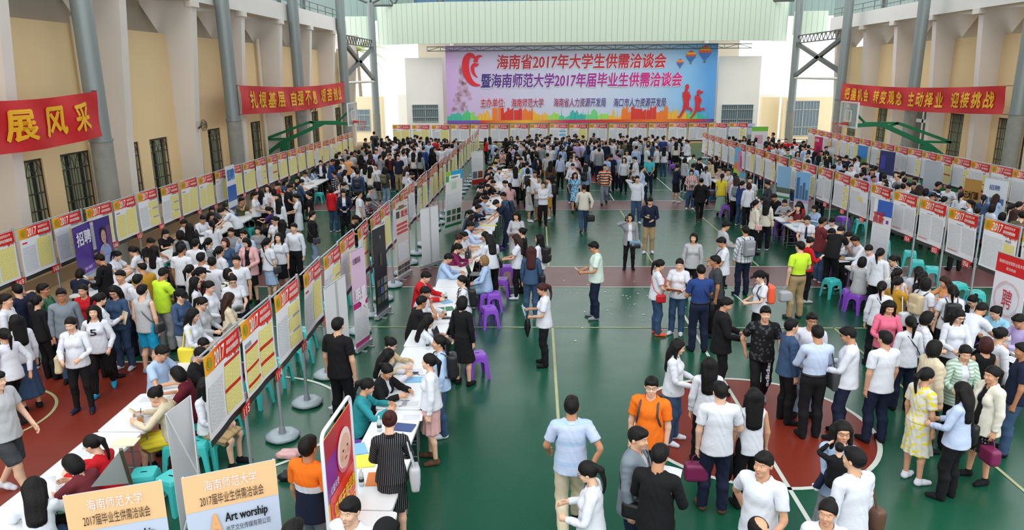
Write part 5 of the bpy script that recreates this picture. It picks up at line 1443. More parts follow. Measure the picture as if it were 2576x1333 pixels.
2238 754 f h 185 lo l:pink T:black
2295 793 f s 0 po l:white T:navy cb:black
2259 694 f v 65 po t:mustard T:black sb:white gl
2339 695 f s 70 bo p:white T:navy bp:beige
2378 692 f t 260 lo l:peach T:black :n
2381 712 f s 15 po t:white T:black bp:black
2400 718 f t 240 bo q:lilac T:black
2457 738 f t 250 bu j:black/white T:black gl
2474 760 m l 70 sh p:white T:black
2505 769 f t 235 po p:sky T:black
2566 788 m t 262 sh q:lilac T:black gl
2333 782 f h 110 bo l:white T:black gl
2413 776 f h 185 lo l:white T:black pa gl
2491 844 f s 5 bo v:black T:black :r
2513 824 f s 80 bu l:white T:black gl
2357 855 f s 85 bo j:cream/black T:black h:1.66
2431 867 f h 185 po j:mint:mint/white T:black
2330 923 f s 70 po d:ivory:floral O sh:white fo:pink
2428 960 f h 320 lo q:pale T:black sb:black
2504 920 f c 265 po j:ivory/black K:black:dots hb:plum sh:black
2580 860 m s 300 sh t:navy J:denim sh:black
# near right
1926 1135 m w 225 sh p:white T:black h:1.74
2119 1058 f k 195 lo q:ltblue P:grey gl h:1.64
2155 1126 m s 335 sh l:white T:grey sb:brown h:1.75
2089 1257 f s 200 bu t:white T:black
1902 1298 m s 150 ba t:white T:black
1880 978 f s 355 lo v:white T:black um
1834 958 m c 0 sh p:white T:navy hb:plum sh:brown h:1.72
1437 997 m w 0 sh p:pale:chest T:cream h:1.76 ph
1638 945 m s 200 sh p:orange T:black bp:black gl h:1.72
1607 1078 m s 115 sh j:slate/ltgrey T:navy cb:black h:1.72
1657 1112 m h 25 sh l:black T:black pa h:1.74
1476 1159 f r 285 po q:white T:black gl
772 1096 m s 20 sh p:orange:split J:slate h:1.74
879 1248 m s 200 sh t:white T:black
970 1308 m s 210 ca t:black T:black
731 1310 m s 20 sh t:black T:black
# outer right aisle
1933 343 m s 180 sh t:navy T:black
1946 333 m s 280 sh t:navy T:black
1960 351 m s 180 sh j:black/red T:black
1978 348 f s 190 po t:red T:black
1998 348 m s 180 sh t:red T:black
2000 354 m s 10 sh t:white T:black
2022 361 f s 60 po t:red T:black
2034 364 m s 20 sh t:white T:black
2035 376 f s 10 bo t:white T:black bp:white
2023 383 f s 185 po l:white T:black
1965 361 f s 30 po t:white T:black
1987 366 f s 60 bu t:white T:black
1991 375 m s 190 sh l:green T:black
2008 380 f s 200 lo t:grey T:black
2060 389 f s 0 lo l:denim T:black
2075 392 f s 20 po l:sage T:black
1935 356 m s 40 sh t:red T:black
1928 363 m s 20 sh t:dkgrey T:black
2049 380 f s 30 lo t:black T:black
2066 377 m s 200 sh t:grey T:black
2079 367 m s 150 sh t:black T:black
2078 378 f s 20 po t:yellow T:black
2081 399 f s 5 lo l:white T:black
2093 392 f s 300 lo l:ltgrey T:black
2106 391 f s 260 lo q:pale T:black
2112 398 m s 180 sh q:ltblue T:black
2129 389 f s 30 bu l:navy T:black
2150 396 f s 40 po l:white T:black sb:beige
2158 391 f s 270 po t:white T:black :n
2174 407 m a 100 sh q:white T:black
2172 420 f s 300 lo t:white T:black
2197 414 f t 260 bu t:white T:black
2199 428 f s 10 lo l:white T:black
2098 412 m s 30 sh t:dkgrey T:black
2155 437 f s 30 po t:wine T:black :r
2245 430 f s 200 bo t:white T:black gl
2230 438 m s 20 sh t:white T:black
2227 452 f s 260 po t:white T:black bp:black
2262 440 m s 280 ba t:grey T:black bp:dkgrey
2276 446 m s 10 sh t:palepink T:black
2259 463 f v 60 po t:ivory T:black
2267 431 f s 60 po t:white T:black
2220 431 f s 40 lo l:black T:black
2230 424 f t 220 bo t:grey T:black
2197 440 m s 160 sh q:lilac T:black gl
2299 456 m t 250 sh t:black T:black
2303 444 f t 230 po t:ltgrey T:black
2332 453 f t 220 lo t:black T:black :r
2361 456 m s 100 sh t:navy:bold T:black
2315 464 f s 40 lo t:grey T:black :n
2298 478 f s 15 lo t:lime T:black
2331 473 f s 60 bo t:palepink T:black
2345 485 m s 190 sh q:pale T:black
2377 493 m s 60 sh t:white T:black bp:black
2387 464 m t 200 sh q:white T:black
2418 467 f t 200 bu t:ltgrey T:black
2432 476 m t 240 sh t:grey T:black
2418 482 f s 40 po l:white T:black
2440 501 f s 300 po t:white T:black cb:black
2458 472 m t 250 sh q:ltblue T:black gl
2475 489 f s 40 po l:denim T:black
2510 487 f a 60 lo q:ltblue T:black :n
2422 523 m s 10 cr t:white T:black
2459 521 m s 20 cr l:denim T:black bp:denim
2513 514 f s 90 bo t:white T:black
2530 511 f s 60 po t:ivory T:black
2524 533 f s 60 bo l:ltgrey T:black
2565 506 f s 100 po j:black/white T:black
2555 525 f s 60 lo t:white T:black :n
2572 530 m s 20 sh t:olive T:black bp:brown
'''
# ---------------------------------------------------------------- building the people
def rbox(V, c, b, r):
    X, Y, Z = V.grid((slice(None),)*3); qx, qy, qz = np.abs(X-c[0])-b[0], np.abs(Y-c[1])-b[1], np.abs(Z-c[2])-b[2]
    d = np.sqrt(np.maximum(qx, 0)**2+np.maximum(qy, 0)**2+np.maximum(qz, 0)**2)+np.minimum(np.maximum(qx, np.maximum(qy, qz)), 0)-r
    V.F = smin(V.F, np.broadcast_to(d, V.F.shape), .01)
_BAG = {}
def bag_mesh(kind):
    if kind not in _BAG:
        if kind == 'backpack':
            V = Vol(axis((-.22, .22, .016)), axis((-.36, -.06, .016)), axis((.92, 1.52, .016))); rbox(V, (0, -.20, 1.22), (.09, .03, .15), .05); rbox(V, (0, -.265, 1.14), (.06, .01, .06), .035); V.ell((0, -.19, 1.38), (.10, .05, .05), .02)
        elif kind == 'tote': V = Vol(axis((.12, .44, .014)), axis((-.26, .26, .016)), axis((.66, 1.14, .016))); rbox(V, (.275, 0, .92), (.025, .12, .12), .03); V.warp(lambda X, Y, Z: .012*np.sin(14*Y+3)*np.sin(11*Z))
        elif kind == 'hip': V = Vol(axis((.08, .40, .013)), axis((-.16, .20, .013)), axis((.74, 1.08, .013))); rbox(V, (.235, .04, .91), (.02, .075, .06), .03)
        else: V = Vol(axis((-.22, .22, .014)), axis((-.14, .14, .014)), axis((-.46, -.04, .014))); rbox(V, (0, 0, -.25), (.10, .03, .07), .05)
        _BAG[kind] = V.mesh()
    return _BAG[kind]
def xf(V, M): return V@M[:, :3].T+M[:, 3]
def tubes(paths, r, n=6):
    m = MB()
    for p in paths: m.tube(p, r, n)
    return np.array(m.v), [tuple(f) for f in m.f]
def poly_obj(name, V, F, mt, parent=None):
    me = bpy.data.meshes.new(name); me.from_pydata([tuple(p) for p in V], [], F); me.materials.append(mt); me.polygons.foreach_set('use_smooth', [True]*len(F)); return link(name, me, parent)
def leather(c): return mat('bag_'+c, HEX[c], .45, bump=.15, bscale=40)
AREA = lambda x, y: ('people in the left aisle' if x < -6 else 'people behind the second board row' if x < -3.2 else 'people along the main aisle tables' if x < .6 else 'people on the open court' if x < 5.6 else 'people at the right tables' if x < 9.8 else 'people in the outer right aisle') if y < 38 else 'people crowding the back of the hall'
def parse(line):
    t = line.split(); d = dict(px=t[0], py=t[1], sex=t[2], pose=t[3], face=float(t[4]), hair=t[5], top=t[6], low=t[7] if len(t) > 7 else 'T:black', hc='k', ex={})
    for e in t[8:]:
        if e.startswith(':'): d['hc'] = e[1:]
        else: a = e.split(':'); d['ex'][a[0]] = ':'.join(a[1:])
    a = d['top'].split(':'); d['tk'] = a[0]; tc = a[1]; d['tuck'] = tc.endswith('!'); tc = tc.rstrip('!'); d['tpat'] = a[2] if len(a) > 2 else None
    if '/' in ':'.join(a[1:]):
        rest = ':'.join(a[1:]); out, inn = rest.split('/'); o = out.split(':'); d['tc'] = o[0]; d['tpat'] = o[1] if len(o) > 1 else None; d['inner'] = inn
    else: d['tc'] = tc
    b = d['low'].split(':'); d['lk'] = b[0]; d['lc'] = b[1] if len(b) > 1 else d['tc']; d['lpat'] = b[2] if len(b) > 2 else (d['tpat'] if len(b) < 2 else None)
    d['face'] = math.radians(d['face']); return d
WORDCAP = 16
def describe(d):
    top = TOPK[d['tk']][2]; c = cname(d['tc']); tp = PNAME.get(d['tpat'], ''); who = ('%s %s %s' % (c, tp, top)).replace('  ', ' ')
    if d['lk'] in 'OP' and d['tk'] in 'dD': s = 'person in %s' % who
    else: s = 'person in %s and %s %s' % (who, cname(d['lc']), LOWK[d['lk']][2])
    if d.get('inner'): s = s.replace(' jacket', ' jacket over %s' % cname(d['inner']))
    e = d['ex']; bits = []
    for k, w in (('bp', 'backpack'), ('sb', 'shoulder bag'), ('cb', 'crossbody bag'), ('hb', 'handbag'), ('fo', 'folder'), ('um', 'umbrella'), ('tie', 'tie')):
        if k in e: bits.append('%s %s' % (cname(e[k]), w) if e[k] else w)
    if bits: s += ' with '+bits[0]
    hcn = {'k': 'black', 'n': 'brown', 'b': 'light brown', 'r': 'red-brown'}[d['hc']]
    hair = HAIRK[d['hair']][1] % hcn
    f = math.degrees(d['face']) % 360; fac = 'back turned' if f < 50 or f > 310 else 'facing right' if f < 135 else 'facing the viewer' if f < 225 else 'facing left'
    po = {'s': 'standing', 'w': 'walking', 'h': 'reading', 'r': 'looking at phone', 'p': 'phone at ear', 'x': 'arms crossed', 'b': 'hands behind back', 'v': 'hand raised', 't': 'seated at table', 'u': 'seated', 'e': 'seated, chin on hand', 'l': 'leaning on table', 'a': 'bending forward', 'k': 'carrying a child', 'c': 'standing'}[d['pose']]
    return s, hair, po, fac, ('wearing glasses' if 'gl' in e else '')
def nwords(s): return len(s.replace(',', ' ').split())
def join(parts):
    out = ''
    for p in parts:
        if p and nwords(out)+nwords(p) <= WORDCAP: out = (out+', '+p) if out else p
    return out
def sx_(d): return d['sex']
PEOPLE = []
for ln in PEOPLE_TXT.strip().split('\n'):
    if ln.startswith('#') or not ln.strip(): continue
    PEOPLE.append(parse(ln))
rc = random.Random(31)                                    # the packed back of the hall, mostly white shirts and dark hair
for (x0, x1, y0, y1, n) in ((-9.2, -4.6, 36, 46, 46), (-1.6, 4.2, 38.5, 46, 62), (4.4, 8.4, 41, 46, 22), (10.2, 14.2, 34, 45, 30), (10.4, 13.0, 24, 33, 16)):
    for _ in range(n):
        c = rc.choices(('white', 'black', 'pale', 'ltgrey', 'navy', 'denim', 'ivory', 'grey', 'ltblue', 'palepink', 'lilac', 'wine'), (42, 14, 6, 7, 7, 6, 5, 4, 4, 2, 2, 1))[0]; f = rc.random() < .6
        d = parse('@%.2f %.2f %s %s %d %s %s:%s %s' % (rc.uniform(x0, x1), rc.uniform(y0, y1), 'f' if f else 'm', rc.choice('sssshv'), rc.choice((0, 0, 20, 340, 60, 300, 90, 270, 180, 200)), rc.choice(('lo', 'lo', 'po', 'po', 'bo', 'bu')) if f else 'sh', rc.choice('tlq'), c, rc.choice(('T:black', 'T:black', 'T:navy', 'J:jeans', 'K:black') if f else ('T:black', 'T:navy', 'J:denim')))); d['extra'] = 1; PEOPLE.append(d)
rp = random.Random(99)
for i, d in enumerate(PEOPLE):
    d['k'] = float(d['ex'].get('h', 0))/1.72 if 'h' in d['ex'] else ((1.70 if d['sex'] == 'm' else 1.60)+rp.uniform(-.035, .03))/1.72
    if d['sex'] == 'k': d['sex'] = 'm'; d['k'] = .72
    k = d['k']; d['rnd'] = random.Random(1000+i); P0 = POSES[d['pose']]; ov = {}
    if P0.get('sit') or d['pose'] == 'l':
        for nm in ('r', 'l'):
            w = list(P0[nm])
            if abs(w[2]-.82) < .05: w[2] = .815/k
            ov[nm] = tuple(w)
    d['M'], d['hands'] = pose(d['sex'], d['pose'], d['rnd'], ov)
    if P0.get('sit'): d['M'][:, 2, 3] += 0
    V, F, W, mi = piece(('hair', HAIRK[d['hair']][0], 2)); Q = skin(V, W, d['M'])*k; top = Q[np.argmax(Q[:, 2])]
    c, s = math.cos(-d['face']), math.sin(-d['face']); off = np.array([c*top[0]-s*top[1], s*top[0]+c*top[1]])
    if d['px'].startswith('@'): d['x'], d['y'] = float(d['px'][1:]), float(d['py'])
    else: g = at_z(float(d['px']), float(d['py']), top[2]); d['x'], d['y'] = g[0]-off[0], g[1]-off[1]
for it in range(14):                                        # nobody stands inside a neighbour
    for i, a in enumerate(PEOPLE):
        for b in PEOPLE[i+1:]:
            dx, dy = b['x']-a['x'], b['y']-a['y']; q = math.hypot(dx, dy)
            if q < .45:
                if q < 1e-4: dx, q = .01, .01
                m = (.46-q)/2*.7; a['x'] -= dx/q*m; a['y'] -= dy/q*m; b['x'] += dx/q*m; b['y'] += dy/q*m
order = sorted(range(len(PEOPLE)), key=lambda i: math.hypot(PEOPLE[i]['x'], PEOPLE[i]['y'])); SOLO = set([i for i in order if not PEOPLE[i].get('extra')][:300])
def place(o, d): o.location = (d['x'], d['y'], 0); o.rotation_euler = (0, 0, -d['face'])
def person_pieces(d, lod):
    """(part name, V, F, mats, mi, uv) in the person's own axes"""
    k = d['k']; sx = d['sex']; M = d['M']; out = []; sk = SKIN[d['rnd'].randrange(5) if sx == 'm' else d['rnd'].choice((0, 1, 3, 3, 0))]
    def go(name, key, mats, pat=False):
        V, F, W, mi = piece(key); uv = np.stack([V[:, 0], V[:, 2]], 1) if pat else None; out.append([name, skin(V, W, M)*k, F, mats, mi, uv])
    go('person', ('body', sx, lod), [sk, M_eye, M_iris, M_lip]); go('hair', ('hair', HAIRK[d['hair']][0], lod), [HAIRM[d['hc']]])
    if d['hair'] == 'ca': go('cap', ('cap', lod), [fabric('black')])
    sl, pn, _ = TOPK[d['tk']]; lk, ln, _ = LOWK[d['lk']]; dress = d['tk'] in 'dD' or (d['lk'] == 'K' and False)
    hem = 98 if d['tuck'] else 95 if dress else (76 if sl == 'jacket' else 84 if d['lk'] in 'TJLSP' else 90)
    go(pn, ('top', sx, '%s_%d' % (sl, hem), lod), [fabric(d['tc'], d['tpat'])], d['tpat'])
    if d.get('inner'): go('inner_shirt', ('top', sx, 'inner_92', lod), [fabric(d['inner'])])
    if lk == 'longdress' or lk == 'dress': pass
    go(ln, ('low', sx, lk, lod), [fabric(d['lc'], d['lpat'])], d['lpat'])
    shc = d['ex'].get('sh', 'black' if d['lk'] in 'TKMOPNL' else 'white')
    for s in (1, -1): go('shoe', ('shoe', s, lod), [fabric(shc)])
    return out
def ring_part(d, name, pts, r, mt, bone, par, n=6):
    V, F = tubes(pts, r, n); poly_obj(name, xf(V, d['M'][bone])*d['k'], F, mt, par)
M_glf = mat('glasses_frame', '1b1a1c', .3)
M_paper = mat('white_paper', 'e9ebef', .5); M_phone = mat('phone_black', '121418', .2); M_phonew = mat('phone_gold', 'd8c9a8', .3)
crowd = []
NEXT = []
for i in order:
    d = PEOPLE[i]
    if i not in SOLO:
        c, s = math.cos(-d['face']), math.sin(-d['face'])
        for nm, V, F, mats, mi, uv in person_pieces(d, 3): crowd.append((np.stack([c*V[:, 0]-s*V[:, 1]+d['x'], s*V[:, 0]+c*V[:, 1]+d['y'], V[:, 2]], 1), F, mats[0]))
        continue
    dist = math.hypot(d['x'], d['y']); lod = 0 if dist < 11.5 else 1 if dist < 21 else 2; pcs = person_pieces(d, lod)
    root = None
    for nm, V, F, mats, mi, uv in pcs:
        o = link(nm, np_mesh(nm, V, F, mats, mi, uv), root)
        if root is None: root = o; place(o, d)
    d['obj'] = root; root['category'] = 'person'; root['group'] = AREA(d['x'], d['y'])
    if lod < 2:
        if d['tk'] in 'pqj':
            V = []; F = []; N = 18
            for t in range(N+1):
                a = math.radians(-152+304*t/N); c, q = math.sin(a), -math.cos(a); fr = (1+math.cos(math.pi-abs(a)))/2 if abs(a) > 1.57 else (abs(a)/1.57)**2*.5; fr = (abs(a)/2.65)**2
                for r, z in ((.060, 1.462-.022*fr), (.070, 1.476-.026*fr), (.092+.012*fr, 1.440-.048*fr)): V.append((c*r*1.04, -.012+q*r*.95+.012*fr, z))
            for t in range(N):
                for k in range(2): a = t*3+k; F.append((a, a+3, a+4, a+1))
            poly_obj('collar', xf(np.array(V), d['M'][2])*d['k'], F, fabric(d.get('inner', d['tc'])), root)
        if d['tuck']: ring_part(d, 'belt', [[(.172*math.cos(t*math.pi/12), -.004+.130*math.sin(t*math.pi/12), 1.012) for t in range(25)]], .014, leather('black'), 0, root)
        if 'tx' in d['ex'] or 'lg' in d['ex']:
            v, f = fit_text(d['ex'].get('tx') or d['ex']['lg'], 0, 0, 1, 1, bold=.02); v = np.asarray(v)
            if 'tx' in d['ex']: Q = np.stack([.06-v[:, 0]*.11, np.full(len(v), .140 if sx_(d) == 'f' else .150), 1.20+v[:, 1]*.12], 1); W = np.zeros((len(v), 17)); W[:, 2] = 1
            else: Q = np.stack([-.125+v[:, 1]*.055, np.interp(.44+v[:, 0]*.42, [.44, .66, .9], [.100, .104, .110]), .44+v[:, 0]*.42], 1); W = weights(Q, 'm'); W[:, 2:11] = 0; W /= W.sum(1, keepdims=True)
            poly_obj('lettering', skin(Q, W, d['M'])*d['k'], f, fabric('white' if 'lg' in d['ex'] else 'dkgrey'), root)
        if 'gl' in d['ex']: ring_part(d, 'glasses', [[(s*.032+.021*math.cos(t*math.pi/6), .099, 1.627+.016*math.sin(t*math.pi/6)) for t in range(13)] for s in (-1, 1)]+[[(-.012, .1, 1.63), (.012, .1, 1.63)]]+[[(s*.053, .097, 1.632), (s*.078, .01, 1.625)] for s in (-1, 1)], .0019 if lod == 0 else .0028, M_glf, 4, root, 5)
        if d['ex'].get('tie'):
            m = MB(); m.add([(-.018, .128, 1.435), (.018, .128, 1.435), (.026, .152, 1.27), (.036, .150, 1.10), (0, .146, 1.05), (-.036, .150, 1.10), (-.026, .152, 1.27)], [(0, 1, 2, 6), (6, 2, 3, 5), (5, 3, 4)])
            V = np.array(m.v); V2 = np.vstack([V, V-np.array([0, .02, 0])]); F = m.f+[tuple(q+7 for q in f[::-1]) for f in m.f]; poly_obj('tie', xf(V2, d['M'][2])*d['k'], F, fabric(d['ex']['tie']), root)
    # things carried: separate objects placed on the person
    def carried(name, label, cat, V, F, mt, extra=None):
        o = poly_obj(name, V*d['k'], F, mt); place(o, d); o['category'] = cat; o['group'] = {'bag': 'bags carried by visitors', 'paper': 'papers and folders in hands', 'phone': 'phones in hands'}.get(cat, 'things carried by visitors')
        NEXT.append((o, label, d))
        for en, (EV, EF), em in (extra or []): poly_obj(en, EV*d['k'], EF, em, o)
        return o
    e = d['ex']; Mc = d['M'][2]; Mh = d['M'][0]
    if lod == 2 and dist > 40: e = {k: v for k, v in e.items() if k in ('bp', 'sb')}
    quad = lambda F: [tuple(int(q) for q in f) for f in F]
    if 'bp' in e:
        V, F = bag_mesh('backpack'); T = tubes([[(s*.085, -.13, 1.40), (s*.105, -.03, 1.462), (s*.11, .085, 1.41), (s*.12, .135, 1.28), (s*.15, .07, 1.14), (s*.13, -.12, 1.06)] for s in (-1, 1)], .014, 5)
        carried('backpack', cname(e['bp'])+' backpack worn by', 'bag', xf(V, Mc), quad(F), leather(e['bp']), [('strap', (xf(T[0], Mc), T[1]), leather('dkgrey'))])
    if 'sb' in e:
        V, F = bag_mesh('tote'); T = tubes([[(.27, -.08, 1.04), (.20, -.05, 1.36), (.155, .0, 1.462), (.20, .05, 1.36), (.27, .08, 1.04)]], .011, 5)
        carried('shoulder_bag', cname(e['sb'])+' shoulder bag of', 'bag', xf(V, Mc), quad(F), leather(e['sb']), [('strap', (xf(T[0], Mc), T[1]), leather(e['sb']))])
    if 'cb' in e:
        V, F = bag_mesh('hip'); T = tubes([[(.235, .05, .98), (.165, .145, 1.12), (.02, .165, 1.28), (-.09, .09, 1.43), (-.10, -.01, 1.472), (-.06, -.10, 1.40), (.08, -.145, 1.22), (.175, -.10, 1.08), (.235, .03, .98)]], .009, 5)
        carried('crossbody_bag', cname(e['cb'])+' crossbody bag of', 'bag', xf(V, Mh), quad(F), leather(e['cb']), [('strap', (xf(T[0], Mc), T[1]), leather(e['cb']))])
    hr, hl = d['hands']; hm = (hr+hl)/2
    if 'hb' in e:
        V, F = bag_mesh('hand'); T = tubes([[(-.07, 0, -.16), (-.05, 0, -.05), (0, 0, -.01), (.05, 0, -.05), (.07, 0, -.16)]], .008, 5)
        h0 = hr if d['pose'] != 'c' or e['hb'] in ('black',) else hl
        h0 = hl if d['pose'] == 'c' and e['hb'] == 'plum' else h0
        carried('handbag', cname(e['hb'])+' handbag held by', 'bag', V+h0, quad(F), leather(e['hb']), [('handle', (T[0]+h0, T[1]), leather(e['hb']))])
    def sheet(w, h, c, tilt, bend=.02):
        vs = []; fs = []; n = 5
        for a in range(n+1):
            for b in range(2):
                u = -w/2+w*a/n; v = (-.5+b)*h; p = RX(-tilt)@np.array([u, v, bend*math.cos(math.pi*u/w)]); vs += [c+p, c+p-np.array([0, 0, .004])]
        for a in range(n): q = 4*a; fs += [(q, q+4, q+6, q+2), (q+1, q+3, q+7, q+5), (q, q+1, q+5, q+4), (q+2, q+6, q+7, q+3)]
        return np.array(vs), fs
    if 'pa' in e and lod < 2 or ('pa' in e and dist < 40):
        V, F = sheet(.22, .30, hm+np.array([0, .07, .06]), -.75); carried('paper', (cname(e['pa'])+' brochure' if e['pa'] else 'white printed sheet')+' held by', 'paper', V, F, mat('sheet_'+e['pa'], HEX[e['pa']], .4) if e['pa'] else M_paper)
    if 'fo' in e:
        c0 = hm+np.array([0, .05, .05]) if d['pose'] in 'hcrs' else hl+np.array([.05, .06, .03])
        V, F = sheet(.33, .25, c0, -1.25 if e['fo'] not in ('orange',) else -.5, .004); carried('folder', cname(e['fo'])+' folder held by', 'folder', V, F, mat('folder_'+e['fo'], HEX[e['fo']], .35))
    if 'ph' in e:
        m = MB(); m.box(-.036, -.005, -.07, .036, .005, .07); up = d['pose'] == 'p'; R = RX(0) if up else RX(-.9); c0 = hr+(np.array([.0, .02, .02]) if up else np.array([-.02, .03, .05]) if d['pose'] != 's' and d['pose'] != 'w' else np.array([0, .02, -.06]))
        carried('phone', 'mobile phone in the hand of', 'phone', np.array(m.v)@R.T+c0, m.f, M_phone if i % 3 else M_phonew)
    if 'um' in e:
        m = MB(); m.lathe([(.006, .06), (.03, .04), (.05, -.10), (.055, -.22), (.03, -.36), (.008, -.42)], 10, wob=.25); carried('folded_umbrella', 'black folded umbrella held by', 'umbrella', np.array(m.v)+hl, m.f, leather('black'))
# child in arms
for d in PEOPLE:
    if d['pose'] == 'k' and 'obj' in d:
        M, h = pose('m', 'u', random.Random(5), dict(lean=.05, hp=.0, r=(.16, .34, 1.15), l=(-.16, .34, 1.15), ra=(.30, .22, .30), la=(-.30, .22, .30))); kk = .56; root = None
        for nm, key, mats in (('person', ('body', 'm', 1), [SKIN[3], M_eye, M_iris, M_lip]), ('hair', ('hair', 'crew', 1), [HAIRM['k']]), ('sweater', ('top', 'm', 'long_84', 1), [fabric('black')]), ('trousers', ('low', 'm', 'trousers', 1), [fabric('navy')]), ('shoe', ('shoe', 1, 1), [fabric('white')]), ('shoe', ('shoe', -1, 1), [fabric('white')])):
            V, F, W, mi = piece(key); o = link(nm, np_mesh(nm, skin(V, W, M)*kk, F, mats, mi), root)
            if root is None: root = o
        f = d['face']; root.location = (d['x']+math.sin(f)*.26-math.cos(f)*-.05, d['y']+math.cos(f)*.26, .76); root.rotation_euler = (0, 0, -(f+math.pi)); tag(root, 'small child in black sweater and navy trousers carried in the arms of a long-haired person', 'person', AREA(d['x'], d['y']))
# the rest of the crowd, past the three hundred that show largest
if crowd:
    Vs = []; Fs = []; Ms = []; mats = []; n = 0
    for V, F, m in crowd:
        if m not in mats: mats.append(m)
        Vs.append(V); Fs.append(F+n); Ms.append(np.full(len(F), mats.index(m), np.int32)); n += len(V)
    o = link('crowd', np_mesh('crowd', np.vstack(Vs), np.vstack(Fs), mats, np.concatenate(Ms))); tag(o, 'dense crowd of visitors far down the hall in front of the back boards', 'crowd', kind='stuff'); del crowd, Vs, Fs, Ms
_PC.clear()
# labels: first by look, then by the numbered board nearby, then by order in the photo
solo = [PEOPLE[i] for i in order if i in SOLO]
def nearest_board(x, y): return min((b for b in BOARDS if b[0]), key=lambda b: (b[1]-x)**2+(b[2]-y)**2)[0]
def assign(items, levels):
    """items: list of (key, level -> label); walks up the levels until each label is alone"""
    todo = items; used = set()
    for L in range(levels):
        cnt = {}
        for it in todo: cnt.setdefault(it[1](L), []).append(it)
        nxt = []
        for lab, its in cnt.items():
            if len(its) == 1 and lab not in used: its[0][0](lab); used.add(lab)
            else: nxt += its
        todo = nxt
    byl = {}
    for it in todo: byl.setdefault(it[1](levels-1), []).append(it)
    words = 'first second third fourth fifth sixth seventh eighth ninth tenth eleventh twelfth'.split()
    for lab, its in byl.items():
        its.sort(key=lambda t: t[2])
        for sep in (', ', ', ', ' with ', ' and '):
            if nwords(lab) > 12 and sep in lab: lab = lab.rsplit(sep, 1)[0]
        for k, it in enumerate(its):
            o = lab+', '+('leftmost of these' if k == 0 else words[min(k, 11)]+' from left'); n = k
            while o in used and n < 11: n += 1; o = lab+', '+words[n]+' from left'
            used.add(o); it[0](o)
for d in solo:
    d['sx'], d['sy'] = to_px((d['x'], d['y'], 1.1)); d['s'] = describe(d)[0]
_n = {}
for d in solo: q = d['s'].split(' and ')[0].split(' with ')[0].replace('person in ', ''); d['q'] = q; _n[q] = _n.get(q, 0)+1
for d in solo:
    c = [o for o in solo if o is not d and o['q'] != d['q']]; c.sort(key=lambda o: (o['sx']-d['sx'])**2+((o['sy']-d['sy'])*1.5)**2); c = c[:9]; c.sort(key=lambda o: _n[o['q']]+.02*abs(o['sx']-d['sx']))
    d['rel'] = []
    for o in c:
        dx = o['sx']-d['sx']; w = 30*18/max(8, d['y'])
        d['rel'].append(('left of' if dx > w else 'right of' if dx < -w else 'behind' if d['y'] > o['y'] else 'in front of')+' '+o['q'])
items = []
for d in solo:
    s, hair, po, fac, gl = describe(d)
    def lv(L, d=d, s=s, hair=hair, po=po, fac=fac, gl=gl):
        if L < 3: return [join([s, po, hair]), join([s, po, fac]), join([s, po, hair, gl or fac])][L]
        r = d['rel'][min((L-3)//2, len(d['rel'])-1)]; return join([s, r, po if L % 2 else hair])
    def put(lab, d=d): d['obj']['label'] = lab; d['label'] = lab
    items.append((put, lv, d['sx']))
assign(items, 17)
def of_person(lead, d, cap=WORDCAP, strip=True):
    w = d['label']
    if strip and ' with ' in w: h, t = w.split(' with ', 1); w = h+(', '+t.split(', ', 1)[1] if ', ' in t else '')
    out = lead+' '+w
    for sep in (', ', ', ', ' with ', ' and ', ' over '):
        if nwords(out) > cap and sep in out: out = out.rsplit(sep, 1)[0]
    return out
items = []
for o, lead, d in NEXT:
    def lv(L, lead=lead, d=d): return [of_person(lead, d), join([of_person(lead, d, 11), d['rel'][0]]), join([of_person(lead, d, 11), d['rel'][1]])][L]
    items.append((lambda lab, o=o: o.__setitem__('label', lab), lv, to_px((d['x'], d['y'], 1))[0]))
assign(items, 3)
# ---------------------------------------------------------------- tables, stools and what lies on them
M_ttop = mat('white_table_plastic', 'e2e5e6', .35); M_tleg = mat('grey_table_leg', '83888a', .4, .4)
TM = {}
def rrect(w, h, r, n=4):
    o = []
    for cx, cy, a0 in ((w/2-r, h/2-r, 0), (-w/2+r, h/2-r, 90), (-w/2+r, -h/2+r, 180), (w/2-r, -h/2+r, 270)):
        for k in range(n+1): a = math.radians(a0+90*k/n); o.append((cx+r*math.cos(a), cy+r*math.sin(a)))
    return o
_m = MB(); _m.slab(rrect(.64, 1.20, .05), .705, .745); TM['tabletop'] = _m.mesh('tabletop', M_ttop)
_m = MB(); _m.tube([(-.25, 0, .02), (-.25, 0, .70)], .014, 6); _m.tube([(.25, 0, .02), (.25, 0, .70)], .014, 6); _m.tube([(-.25, 0, .12), (.25, 0, .12)], .012, 6); _m.tube([(-.25, 0, .70), (.25, 0, .70)], .012, 6); TM['leg_frame'] = _m.mesh('leg_frame', M_tleg)
_m = MB(); _m.tube([(0, -.44, .35), (0, 0, .69), (0, .44, .35)], .010, 5); _m.tube([(-.25, -.44, .36), (.25, -.44, .36)], .008, 5); _m.tube([(-.25, .44, .36), (.25, .44, .36)], .008, 5); TM['brace'] = _m.mesh('brace', M_tleg)
TABLES = []
def table(x, y, rz, label, group):
    t = empty('folding_table', (x, y, 0), rz, None, 'table', group); link('tabletop', TM['tabletop'], t)
    link('leg_frame', TM['leg_frame'], t, (0, -.44, 0)); link('leg_frame', TM['leg_frame'], t, (0, .44, 0)); link('brace', TM['brace'], t)
    TABLES.append((t, x, y, label))
def lerp(pts, y):
    for (a, b), (c, d) in zip(pts[:-1], pts[1:]):
        if a <= y <= c: return b+(d-b)*(y-a)/(c-a)
    return pts[-1][1] if y > pts[-1][0] else pts[0][1]
AX = [(5.8, -1.80), (9, -1.92), (12, -1.97), (15, -1.97), (17, -1.9), (19, -1.68), (24, -1.55), (37, -1.35)]
for i in range(25): y = 6.35+1.225*i; table(lerp(AX, y), y, -.02 if y < 15 else .02, 'white folding table in the main aisle line', 'tables along the main aisle')
